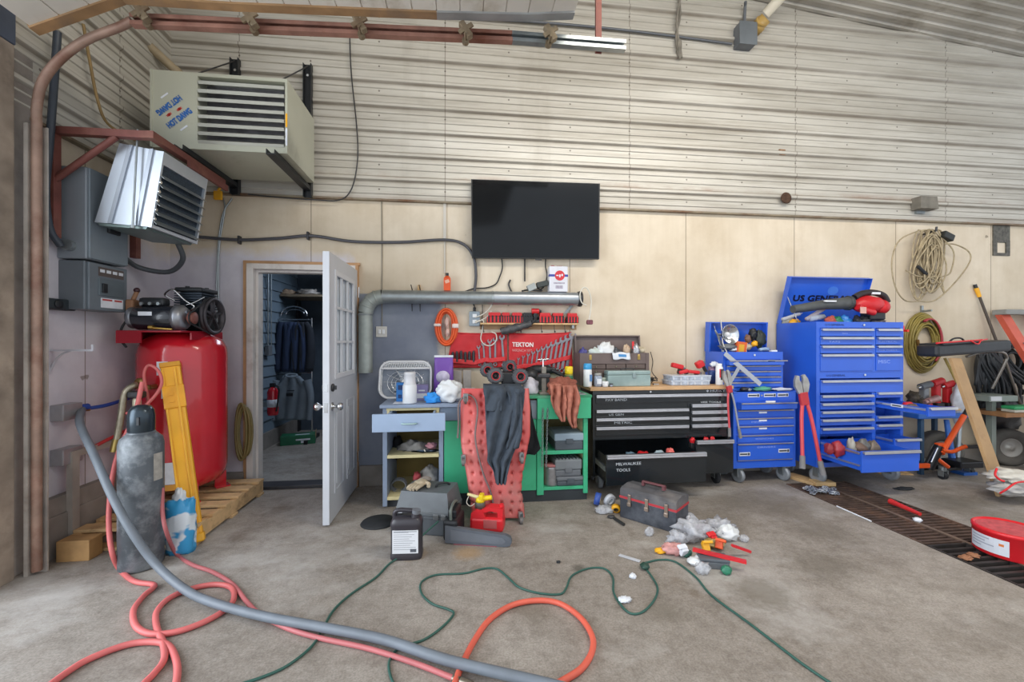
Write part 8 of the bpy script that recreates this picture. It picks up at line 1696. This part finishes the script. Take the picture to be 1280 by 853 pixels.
P(lb, 'printed_lines', tl_, mat('jug print', '#8f9298', .6)); P(lb, 'dark_box', MB(jm).box(.03, .068, -jd*.96-.0022, -jd*.96-.001, .052, .072), mat('jug barcode', '#5a5e66', .6, 0, .4, 120))
# red fuel can with yellow spout
f0 = (onF(588, 664)+onF(634, 672))/2; fm_ = Matrix.Translation((f0.x, f0.y+.08, 0)) @ Matrix.Rotation(math.radians(-14), 4, 'Z')
fc = T('fuel_can', 'small red fuel can with a yellow spout in front of the red creeper', 'fuel can', (f0.x, f0.y, 0)); M_fc = mat('fuel can red', '#dd2c34', .35, 0, .06, 5)
mz = Matrix(((1, 0, 0, 0), (0, 0, 1, 0), (0, 1, 0, 0), (0, 0, 0, 1)))
bmf = MB(fm_); bmf.box(-.12, .12, -.06, .06, .002, .10, b=.02).prism([(-.115, .08), (.0, .08), (-.03, .15), (-.075, .155), (-.11, .13)], -.055, .055, mz).prism([(.08, .08), (.115, .08), (.115, .155), (.095, .165), (.02, .17), (-.035, .155), (-.03, .13), (.02, .145), (.075, .14)], -.045, .045, mz)
P(fc, 'body', bmf, M_fc); P(fc, 'side_recess', MB(fm_).box(-.02, .075, -.0625, -.058, .03, .09, b=.004), mat('dusty red recess', '#b85a5a', .6))
P(fc, 'screw_ring', MB(fm_).lathe([(.0, .15), (.038, .15), (.038, .19), (.034, .195), (0, .195)], 20, Matrix.Translation((-.055, 0, 0))), mat('dark grey ring', '#5a5850', .5)); P(fc, 'yellow_spout', MB(fm_).lathe([(0, .19), (.034, .19), (.03, .215), (.02, .23), (0, .23)], 18, Matrix.Translation((-.055, 0, 0))).cyl((-.055, 0, .215), (.03, 0, .228), .02, .016).box(-.06, -.03, -.03, .03, .215, .25, b=.006), yellow2); P(fc, 'pale_tip', MB(fm_).cyl((-.06, 0, .222), (-.15, .01, .24), .014, .01), mat('pale tip', '#e6d8a0', .4)); P(fc, 'vent_cap', MB(fm_).cyl((.10, 0, .165), (.10, 0, .185), .016), M_fc); P(fc, 'tether', MB(fm_).tube(smoothpts([V((-.14, 0, .23)), V((-.15, -.02, .19)), V((-.12, -.03, .17)), V((-.09, -.03, .19))], 5), .003), whitecord)
# chainsaw: bar in a grey scabbard, powerhead behind the case
s0, s1 = onF(568, 680), onF(640, 684); ds = s1-s0; sm_ = Matrix.Translation(s0+V((0, .0, 0))) @ Matrix.Rotation(math.atan2(ds.y, ds.x), 4, 'Z')
cw_ = T('chainsaw', 'chainsaw with its bar in a grey scabbard lying in front of the fuel can', 'chainsaw', tuple(s0)); L_ = ds.length
P(cw_, 'scabbard', MB(sm_).prism([(-.06, .01), (L_-.05, .003), (L_-.012, .012), (L_, .035), (L_-.008, .065), (L_-.04, .08), (-.06, .12)], -.016, .016, mz), mat('grey scabbard', '#5b6068', .5, 0, .12, 10)); P(cw_, 'scabbard_rib', MB(sm_).prism([(-.02, .03), (L_-.06, .02), (L_-.04, .04), (L_-.06, .062), (-.02, .098)], -.019, -.015, mz), mat('grey scabbard rib', '#666b73', .5)); P(cw_, 'bar_groove', MB(sm_).box(.0, L_-.1, -.0165, .0165, .001, .006), mat('dull red chain', '#8a5058', .5))
P(cw_, 'powerhead', MB(sm_).box(-.08, .02, .0, .22, .01, .15, b=.02).box(-.06, .0, .05, .2, .14, .20, b=.015), blackp)
P(cw_, 'front_handle', MB(sm_).tube(smoothpts([V((-.03, .02, .15)), V((-.03, .02, .215)), V((-.03, .10, .235)), V((-.03, .18, .215)), V((-.03, .19, .17))], 5), .01), mat('green grey lead', '#68706a', .5))
# black toolbox with red seam
tA, tB, tC = onF(776, 648), onF(847, 669), onF(866, 650); tA = V((1.22, 3.13, 0)); tB = V((1.50, 2.80, 0))
dx_ = tB-tA; ax_ = math.atan2(dx_.y, dx_.x); tl = dx_.length; tm = Matrix.Translation(tA) @ Matrix.Rotation(ax_, 4, 'Z')
tbx = T('toolbox', 'scuffed black steel toolbox with a red seam standing on the floor', 'toolbox', tuple(tA)); td = .23; M_tb = mat('scuffed black steel', '#3c4048', .5, .2, .3, 9, dirt='#6c7078', damt=.4)
P(tbx, 'base', MB(tm).box(0, tl, 0, td, 0, .15, b=.005), M_tb)
P(tbx, 'red_seam', MB(tm).box(-.003, tl+.003, -.003, td+.003, .15, .166), mat('red seam', '#b4333c', .5))
P(tbx, 'lid', MB(tm).prism([(0, .166), (td, .166), (td, .212), (td-.02, .226), (td*.5, .238), (.02, .226), (0, .212)], 0, tl, Matrix(((0, 0, 1, 0), (1, 0, 0, 0), (0, 1, 0, 0), (0, 0, 0, 1)))), mat('scuffed grey lid', '#5c5c60', .5, .2, .3, 9, dirt='#8a8480', damt=.45))
for x in (.08, tl*.5, tl-.07): P(tbx, 'latch', MB(tm).box(x-.012, x+.012, -.010, 0, .10, .19, b=.003).box(x-.015, x+.015, -.016, -.008, .105, .13, b=.003), mat('worn latch', '#9c8c80', .35, .7, .2))
P(tbx, 'handle', MB(tm).box(tl*.5-.09, tl*.5-.07, td*.5-.015, td*.5+.015, .245, .27).box(tl*.5+.07, tl*.5+.09, td*.5-.015, td*.5+.015, .245, .27).box(tl*.5-.09, tl*.5+.09, td*.5-.012, td*.5+.012, .268, .28, b=.004), mat('brown grip', '#6a3a3e', .5))
# ---------------------------------------------------------------- litter around the toolbox
def fl_lump(nm, u, v, sz, m_, lab, seed, amp=.4, z=.0, cat=None):
    p = onF(u, v); return S(nm, MB().lump((p.x, p.y, z+sz[2]*.8), sz, seed, amp, 2.8, 22, 14, flat=z+.001), m_, lab, cat or nm.split('_')[-1])
clr = mat('clear wrap', '#d2d4da', .15, 0, .3, 30, bump=.6, alpha=.5)
def roll(nm, u, v, r, w, m_, hub, lab, ang=.5, tilt=.3):
    p = onF(u, v); r_ = T(nm, lab, 'tape', (p.x, p.y, 0)); ax2 = V((math.cos(ang), math.sin(ang), tilt)).normalized(); k = abs(ax2.z); cz2 = r*math.sqrt(1-k*k)+w*.5*k
    mx_ = frame((p.x, p.y, cz2), ax2); P(r_, 'wound_tape', MB().lathe([(r*.55, -w/2), (r, -w/2), (r, w/2), (r*.55, w/2), (r*.55, -w/2)], 26, mx_), m_); P(r_, 'core', MB().lathe([(r*.5, -w/2-.001), (r*.56, -w/2-.001), (r*.56, w/2+.001), (r*.5, w/2+.001), (r*.5, -w/2-.001)], 26, mx_), hub)
roll('tape_roll', 747, 632, .05, .045, mat('blue tape', '#3a58a8', .5), mat('cream core', '#cdb890', .7), 'blue tape roll with a cream core on the floor beside the toolbox', 2.7, .2)
roll('tape_roll', 762, 634, .052, .03, mat('clear tape', '#c4c8d0', .3), paper, 'clear tape roll between the blue tape and the toolbox', 2.0, .3)
fl_lump('plastic_wrap', 756, 641, (.075, .05, .03), clr, 'crumpled clear wrap in front of the blue tape', 301)
roll('tape_roll', 770, 642, .035, .03, yellow, mat('dark core', '#5a4a30', .6), 'yellow tape roll against the toolbox end', 1.2, .5)
S('small_pliers', MB().cyl(onF(768, 648, .012), onF(780, 656, .012), .011).lump(onF(764, 646, .012), (.03, .02, .012), 5, .3), darksteel, 'small dark pliers on the floor at the toolbox corner', 'pliers')
fl_lump('plastic_scrap', 812, 670, (.032, .02, .035), clr, 'small clear plastic scrap in front of the toolbox', 303)
fl_lump('plastic_bag', 868, 674, (.13, .10, .07), clr, 'big clear plastic bag spilling from beside the toolbox', 304, .6); fl_lump('plastic_bag', 847, 680, (.07, .05, .045), clr, 'smaller clear bag between the pink bag and the big clear bag', 305, .6); fl_lump('plastic_bag', 896, 668, (.12, .08, .06), clr, 'clear bag with pink marks behind the red rules', 306, .6); fl_lump('plastic_bag', 909, 674, (.07, .06, .05), plasticbag, 'white bag at the far end of the litter', 307, .4)
fl_lump('pink_bag', 842, 692, (.075, .05, .035), mat('pink bag', '#c9928e', .4, 0, .2, 30, bump=.4), 'pink patterned bag at the front of the litter', 308); fl_lump('parts_bag', 893, 684, (.075, .05, .03), mat('brassy parts bag', '#a8935c', .4, .1, .5, 35), 'bag of brassy parts behind the red rule', 309); fl_lump('green_plug', 858, 696, (.035, .028, .025), mat('dark green cap', '#2d5a50', .4), 'dark green plug head in front of the pink bag', 310, .2); fl_lump('green_plug', 908, 718, (.03, .025, .028), mat('green cap', '#2f7a5e', .4), 'green cap at the corner of the small grey case', 311, .2)
roll('tape_roll', 862, 655, .04, .03, clr, paper, 'clear tape roll standing in the litter behind the big clear bag', .6, .1)
fl_lump('pink_ribbon', 876, 662, (.04, .03, .03), mat('hot pink tape', '#d85aa8', .4), 'hot pink tape scrap near the toolbox', 312); fl_lump('plastic_bag', 872, 706, (.06, .04, .025), plasticbag, 'crumpled white bag under the small grey case', 313); fl_lump('plastic_bag', 879, 717, (.045, .035, .035), clr, 'small crumpled clear bag at the front of the litter', 314)
m_ = Matrix.Translation(onF(896, 712)) @ Matrix.Rotation(-.28, 4, 'Z'); gcs = T('small_case', 'small dark grey case at the front of the litter', 'case', tuple(onF(896, 712))); P(gcs, 'base', MB(m_).box(-.09, .07, -.005, .09, .001, .04, b=.006), greyp); P(gcs, 'lid', MB(m_).box(-.092, .072, -.007, .092, .041, .058, b=.006), mat('small case lid', '#5a5f66', .5)); P(gcs, 'latch', MB(m_).box(.068, .078, .02, .06, .03, .05), greyp)
for nm, a, b_, w, lab in (('red_rule', (866, 687), (933, 703), .016, 'long red rule lying across the small grey case'), ('red_rule', (915, 682), (938, 690), .009, 'shorter red stick poking out of the far end of the litter')):
    p, q = onF(a[0], a[1], .075), onF(b_[0], b_[1], .062 if nm and w > .01 else .03); d = q-p; S(nm, MB(frame(p, d, ZA)).box(-.007, .007, -w, w, 0, d.length), mat('red rule', '#cf2a30', .4), lab, 'rule')
kn = T('yellow_knife', 'yellow handled knife lying at the front of the litter', 'knife', tuple(onF(825, 692))); P(kn, 'handle', MB().lump(onF(826, 692)+V((0, 0, .018)), (.04, .025, .018), 9, .25, flat=.001), yellow); P(kn, 'strap', MB().cyl(onF(829, 686, .02), onF(834, 680, .03), .012), mat('cream strap', '#d8c8a0', .5))
S('caulk_nozzle', MB().cyl(onF(861, 648, .07), onF(868, 666, .05), .02, .012), paper, 'pale caulk tube leaning by the toolbox end', 'tube')
S('metal_rule', MB(frame(onF(774, 694, .004), onF(800, 702, .004)-onF(774, 694, .004), ZA)).box(-.001, .002, -.014, .014, 0, (onF(800, 702)-onF(774, 694)).length), mat('white rule', '#d2d6de', .4, .3), 'short white rule lying by the green cord plug', 'rule')
fl_lump('clear_jar', 930, 677, (.03, .03, .025), clr, 'small clear tub at the very end of the litter', 316, .2)
fl_lump('paper_scrap', 791, 723, (.02, .018, .014), paper, 'small crumpled paper by the green cord plug', 317); fl_lump('paper_scrap', 781, 752, (.035, .025, .012), paper, 'flat crumpled paper inside the green cord loop', 318); fl_lump('dark_pebble', 698, 704, (.012, .01, .008), blackr, 'dark speck on the open floor before the toolbox', 319)
for u, v, m_, nm, lab in ((884, 678, yellow, 'yellow_anchor', 'yellow plastic anchor poking out of the litter behind the red rule'), (901, 676, orange, 'orange_anchor', 'orange plastic piece between the clear bags'), (853, 684, paper, 'card_tag', 'white card tag on the pink bag'), (889, 668, red, 'red_packet', 'red packet between the big clear bag and the pink marked bag')):
    p = onF(u, v, .07); S(nm, MB(Matrix.Translation(p) @ Matrix.Rotation(u*.7, 4, 'Z') @ Matrix.Rotation(.5, 4, 'X')).box(-.03, .03, -.016, .016, -.008, .008, b=.004).box(-.012, .03, -.03, .0, -.05, .0, b=.004), m_, lab, nm.split('_')[-1])
# ---------------------------------------------------------------- hoses and cords
def floor_tube(pts, r): return [onF(u, v, r+.001) for u, v in pts]
gh = [V((LW+.06, 3.14, .895)), atD(100, 530, 2.62), atD(118, 570, 2.48), atD(140, 620, 2.38), atD(165, 665, 2.34), atD(195, 706, 2.33)]+floor_tube([(232, 738), (270, 755), (330, 771), (400, 784), (480, 800), (560, 826), (690, 857), (790, 885)], .038)
S('suction_hose', MB().tube(smoothpts(gh, 7), .021, 12), greyhose, 'thick grey hose running from the outlet box across the floor past the gas cylinder', 'hose')
r = .0135
ph = [atD(178, 478, 2.78), atD(168, 520, 2.72), atD(150, 560, 2.66), atD(140, 600, 2.60), atD(136, 650, 2.52), atD(140, 690, 2.45)]+floor_tube([(150, 712), (168, 727), (193, 732), (180, 745), (167, 763), (170, 783), (190, 793), (225, 789), (265, 773), (290, 754), (290, 736), (270, 731), (240, 736), (212, 748), (196, 765), (196, 785), (204, 805), (205, 825), (192, 843), (176, 862), (190, 880), (212, 872), (221, 850), (220, 825), (208, 806), (180, 803), (150, 809), (110, 825), (85, 840), (55, 862)], r)
S('air_hose', MB().tube(smoothpts(ph, 7), r, 10), pinkhose, 'pink-red air hose looped on the floor in front of the gas cylinder', 'hose')
ph2 = [atD(212, 470, 2.96), atD(200, 468, 2.9), atD(189, 475, 2.85), atD(184, 510, 2.85), atD(187, 550, 2.86)]
S('pink_hose_end', MB().tube(smoothpts([atD(158, 517, 2.80), atD(175, 512, 2.82), atD(192, 497, 2.86), atD(202, 480, 2.90), atD(198, 464, 2.92), atD(186, 457, 2.92), atD(180, 470, 2.92), atD(185, 500, 2.94), atD(187, 540, 2.95)], 6), .010, 8), pinkhose, 'pink hose looping in the air between the tank valve and the filter', 'hose')
dr = [atD(203, 610, 2.58), atD(203, 640, 2.56), atD(208, 665, 2.54)]+floor_tube([(220, 692), (240, 706), (265, 715), (290, 730), (308, 752), (325, 768), (360, 786), (400, 798), (460, 811), (520, 830), (566, 848)], .011)
ht_ = T('thin_hose', 'thinner dusky red hose running out from behind the gas cylinder to a brass coupling', 'hose', tuple(onF(400, 798)))
P(ht_, 'tube', MB().tube(smoothpts(dr, 7), .011, 9), mat('dusky red hose', '#b8686a', .5, 0, .12, 5)); P(ht_, 'coupling', MB().cyl(onF(566, 848, .012), onF(574, 851, .012), .013).cyl(onF(576, 852, .014), onF(590, 858, .014), .017, n=8), mat('dull coupling', '#8e8578', .35, .8))
lp = floor_tube([(566, 862), (576, 835), (592, 803), (612, 775), (640, 757), (672, 751), (700, 755), (725, 772), (740, 795), (740, 815), (728, 835), (708, 849), (690, 858), (660, 868)], r)
S('air_hose', MB().tube(smoothpts(lp, 7), r, 10), mat('orange red hose', '#d8624e', .5, 0, .1, 5), 'orange-red air hose in one big open loop on the floor', 'hose')
gc1 = [V((-.06, 3.12, .30)), V((-.10, 3.0, .26)), V((-.2, 2.9, .06))]
S('power_lead', MB().tube(smoothpts([onY(548, 652, 2.93), onY(530, 668, 2.86), onY(519, 680, 2.80)]+floor_tube([(508, 692)], .02)+floor_tube([(488, 704), (470, 722), (440, 742), (418, 762), (404, 785), (390, 808), (360, 832), (330, 846), (300, 856)], .006), 6), .006, 8), greencord, 'dark green cord running from the grey case past the black jug', 'cord')
gx = T('extension_lead', 'green extension lead snaking in waves across the floor to its plug', 'cord', tuple(onF(650, 735)))
g1 = floor_tube([(496, 862), (488, 845), (487, 826), (500, 810), (530, 800), (553, 784), (567, 768), (560, 762), (540, 755), (527, 742), (527, 728), (545, 719), (580, 717), (605, 711), (622, 712), (638, 725), (650, 735), (675, 742), (700, 743), (708, 735), (715, 720), (735, 711), (755, 711), (766, 722), (767, 740), (775, 755), (788, 767), (804, 765), (818, 750), (822, 735), (814, 720), (806, 710)], .0055)
P(gx, 'lead', MB().tube(smoothpts(g1, 6), .0055, 8), greencord); g2 = floor_tube([(806, 704), (825, 700), (845, 703), (870, 722), (890, 745), (940, 782), (1000, 828), (1050, 862)], .0055)
P(gx, 'lead', MB().tube(smoothpts(g2, 6), .0055, 8), greencord); P(gx, 'plug_head', MB().lump(onF(806, 708, .018), (.028, .032, .018), 7, .2), mat('dark green plug', '#27463c', .45))
S('brown_rag', MB().lump(onF(455, 601)+V((0, .03, .09)), (.035, .03, .10), 77, .4, 3, flat=.001), mat('brown rag', '#8a6c4e', .9, 0, .3), 'small brown rag bundle at the foot of the door hinge side', 'rag')
# ---------------------------------------------------------------- seen through the doorway
Yr = 6.05
gr2 = T('garment_rack', 'steel garment rack standing in the dark room beyond the doorway', 'rack', (-2.0, Yr, 0))
xa, xb = onY(345, 450, Yr).x, onY(390, 450, Yr).x
P(gr2, 'post', MB().cyl((xa, Yr, 0), (xa, Yr, 1.66), .013), chrome); P(gr2, 'post', MB().cyl((xb, Yr, 0), (xb, Yr, 1.66), .013), chrome); P(gr2, 'top_rail', MB().cyl((xa, Yr, 1.64), (xb, Yr, 1.64), .012), chrome); P(gr2, 'low_rail', MB().cyl((xa, Yr, .92), (xb, Yr, .92), .01), chrome); P(gr2, 'base_bar', MB().box(xa-.02, xa+.02, Yr-.25, Yr+.25, 0, .05).box(xb-.02, xb+.02, Yr-.25, Yr+.25, 0, .05), blackp)
nav = mat('navy cloth', '#27344c', .9, 0, .15)
for k, (x_, lab, m2) in enumerate(((xa+.12, 'navy jacket hanging on the rack by its wall-side post', nav), ((xa+xb)/2+.02, 'navy overall hanging in the middle of the rack', mat('navy cloth two', '#2c3a56', .9, 0, .15)), (xb-.11, 'dark jacket hanging on the rack by the door-side post', mat('dark cloth', '#22262e', .9, 0, .2)))):
    rows = []
    for i in range(14):
        t = i/13; w = .10+.04*math.sin(t*2.5) if t > .1 else .05+.5*t; rows.append([V((x_-w+2*w*j/13, Yr-.03+.03*math.sin(j*1.3+k+t*2), 1.60-.66*t)) for j in range(14)])
    S('hanging_jacket', MB().sheet(rows, .05), m2, lab, 'jacket', 'clothes on the rack')
sh_ = T('grey_sweatshirt', 'grey sweatshirt hanging low on the garment rack beyond the doorway', 'sweatshirt', ((xa+xb)/2, Yr-.06, .3)); c_ = (xa+xb)/2; M_sw = mat('grey sweatshirt', '#76818a', .9, 0, .12)
rows = []
for i in range(18):
    t = i/17; w = .09+.14*min(1, t*4) if t < .25 else .225-.03*t; rows.append([V((c_-w+2*w*j/17, Yr-.08+.018*math.sin(j*1.1+t*3), .90-.60*t-(.03*abs(j-8.5)/8.5 if t < .2 else 0))) for j in range(18)])
P(sh_, 'body', MB().sheet(rows, .05), M_sw)
for s_ in (-1, 1): P(sh_, 'sleeve', MB().tube(smoothpts([V((c_+s_*.20, Yr-.09, .83)), V((c_+s_*.245, Yr-.10, .6)), V((c_+s_*.23, Yr-.11, .30))], 5), .055, 12, rf=lambda t: 1-.35*t), M_sw)
P(sh_, 'chest_print', MB().box(c_-.05, c_+.03, Yr-.13, Yr-.12, .62, .66).box(c_-.04, c_+.05, Yr-.13, Yr-.12, .69, .70), blackp); P(sh_, 'collar', MB().tube([V((c_+.07*math.cos(a), Yr-.09+.02*math.sin(a), .89+.02*math.sin(a))) for a in [2*math.pi*i/16 for i in range(16)]], .016, 8, closed=True), M_sw)
q = onX(341, 500, -2.40); q = V((-2.29, 5.55, .62)); q = onY(341, 500, 5.45)
fe = T('fire_extinguisher', 'red fire extinguisher hanging on the siding beyond the doorway', 'fire extinguisher', (q.x, 5.45, .45)); z_ = onY(341, 519, 5.45).z
P(fe, 'cylinder', MB().lathe([(0, 0), (.055, 0), (.062, .02), (.062, .28), (.045, .32), (.02, .34), (0, .34)], 20, Matrix.Translation((q.x, 5.45, z_))), redmetal); P(fe, 'label', MB().lathe([(.0625, .10), (.0632, .10), (.0632, .19), (.0625, .19)], 20, Matrix.Translation((q.x, 5.45, z_))), paper); P(fe, 'valve', MB().box(q.x-.03, q.x+.03, 5.43, 5.47, z_+.34, z_+.385, b=.005), blackp); P(fe, 'hose', MB().tube(smoothpts([V((q.x+.02, 5.44, z_+.36)), V((q.x+.08, 5.42, z_+.33)), V((q.x+.075, 5.40, z_+.15)), V((q.x+.06, 5.40, z_+.05))], 5), .01), blackr)
S('extinguisher_bracket', MB().box(LW+.1, q.x-.05, 5.43, 5.47, z_+.1, z_+.16), steel, 'steel bracket holding the red fire extinguisher', 'bracket')
p = onF(372, 556); bx_ = T('green_carton', 'green printed carton lying on the floor beyond the doorway', 'carton', tuple(p)); m_ = Matrix.Translation(p) @ Matrix.Rotation(.25, 4, 'Z')
P(bx_, 'body', MB(m_).box(-.20, .21, -.02, .18, .001, .12, b=.006), mat('green carton', '#1f6b4a', .4, 0, .1)); P(bx_, 'white_print', MB(m_).box(-.02, .15, -.0215, -.019, .055, .075).box(.04, .10, -.0215, -.019, .02, .05), paper); P(bx_, 'top_print', MB(m_).box(-.03, .14, .02, .06, .119, .122), paper); P(bx_, 'open_flap', MB(m_).box(.21, .214, -.01, .16, .08, .16), mat('beige flap', '#a8906c', .7))
# storage shelf high up with stuff
ss = T('storage_shelf', 'high shelf with boxes beyond the doorway', 'shelf', (-1.7, 6.4, 1.98)); P(ss, 'board', MB().box(-2.42, .2, 6.1, 6.74, 1.96, 1.99), mat('shelf board', '#8a7a64', .7)); P(ss, 'support', MB().box(-2.42, -2.38, 6.65, 6.74, 0, 1.96), darksteel)
for i, (u, sz, m2, lab) in enumerate(((341, (.14, .1, .07), mat('brown junk', '#7a6250', .7, 0, .4, 20), 'brown bundle on the high shelf next to the siding'), (357, (.12, .1, .05), mat('tan junk', '#a08870', .7, 0, .4, 20), 'tan bundle on the high shelf above the rack'), (384, (.14, .1, .05), mat('pale junk', '#a8a098', .6, 0, .5, 20), 'pale bundle on the high shelf towards the door leaf'))):
    p = onY(u, 367, 6.25); S('shelf_bundle', MB().lump((p.x, 6.28, 1.99+sz[2]*.8), sz, 330+i, .4, 2.6, flat=1.991), m2, lab, 'bundle')
S('wire_basket', MB().tube([onY(367, 395, 6.1)+V((.17*math.cos(a), .02, .13*math.sin(a))) for a in [math.pi*i/20 for i in range(21)]], .012, 8).tube([onY(367, 393, 6.1)+V((.12*math.cos(a), .05, .07*math.sin(a))) for a in [math.pi*i/20 for i in range(21)]], .008, 8), chrome, 'bright wire hoop on top of the garment rack', 'hoop')
pp = MB()
for z_, r_ in ((2.33, .06), (2.24, .045)): pp.cyl((-1.9, 6.2, z_), (.2, 6.0, z_-.02), r_, n=16)
S('dark_pipe', MB().cyl((-1.95, 6.3, 2.30), (.2, 6.1, 2.26), .06, n=16), mat('dark pipe', '#3c4550', .4, .4), 'dark pipe slung under the ceiling beyond the doorway', 'pipe')
q = onX(334, 437, xb0+.03); sw2 = T('wall_box', 'small grey switch box on the siding beyond the doorway', 'switch', tuple(q)); P(sw2, 'box', MB().box(xb0+.02, xb0+.07, q.y-.05, q.y+.05, q.z-.08, q.z+.05, b=.005), greyp); P(sw2, 'conduit', MB().cyl((xb0+.04, q.y, q.z+.05), (xb0+.04, q.y, 2.45), .011).cyl((xb0+.04, q.y+.09, q.z+.0), (xb0+.04, q.y+.09, 2.45), .008), steel)
# ================================================================= light
wd = bpy.data.worlds.new('world'); sc.world = wd; wd.use_nodes = True
bg = wd.node_tree.nodes['Background']; bg.inputs['Color'].default_value = (.86, .92, 1.0, 1); bg.inputs['Strength'].default_value = 1.1
nd, L = wd.node_tree.nodes, wd.node_tree.links
tc_n = nd.new('ShaderNodeTexCoord'); sp_n = nd.new('ShaderNodeSeparateXYZ'); L.new(tc_n.outputs['Generated'], sp_n.inputs[0])   # brighter sky on the side of the big door
L.new(nmath(nd, L, 'MULTIPLY_ADD', nstep(nd, L, sp_n.outputs[0], -.2, -.9), 1.8, 1.05), bg.inputs['Strength'])
def area(name, loc, target, sx, sy, power, color):
    l = bpy.data.lights.new(name, 'AREA'); l.shape = 'RECTANGLE'; l.size = sx; l.size_y = sy; l.energy = power; l.color = color
    o = bpy.data.objects.new(name, l); COL.objects.link(o); o.location = loc
    o.rotation_euler = (V(target)-V(loc)).to_track_quat('-Z', 'Y').to_euler()
    return o
area('daylight_big_door', (-4.2, .9, 1.7), (0, 2.6, 1.0), 3.4, 3.0, 120, (.84, .92, 1.0))
area('shop_light', (2.2, 1.0, 4.4), (2.2, 3.4, 0), 4.5, .5, 110, (1.0, .93, .82))
area('store_fill', (-1.2, 5.6, 2.4), (-1.4, 5.6, 0), .8, .8, 15, (.7, .82, 1.0))  # added fill lamp under the store ceiling; the room has no window
sc.view_settings.view_transform = 'Standard'; sc.view_settings.look = 'None'; sc.view_settings.gamma = 1.0
sc.view_settings.use_curve_mapping = False
sc.view_settings.exposure = 0.2
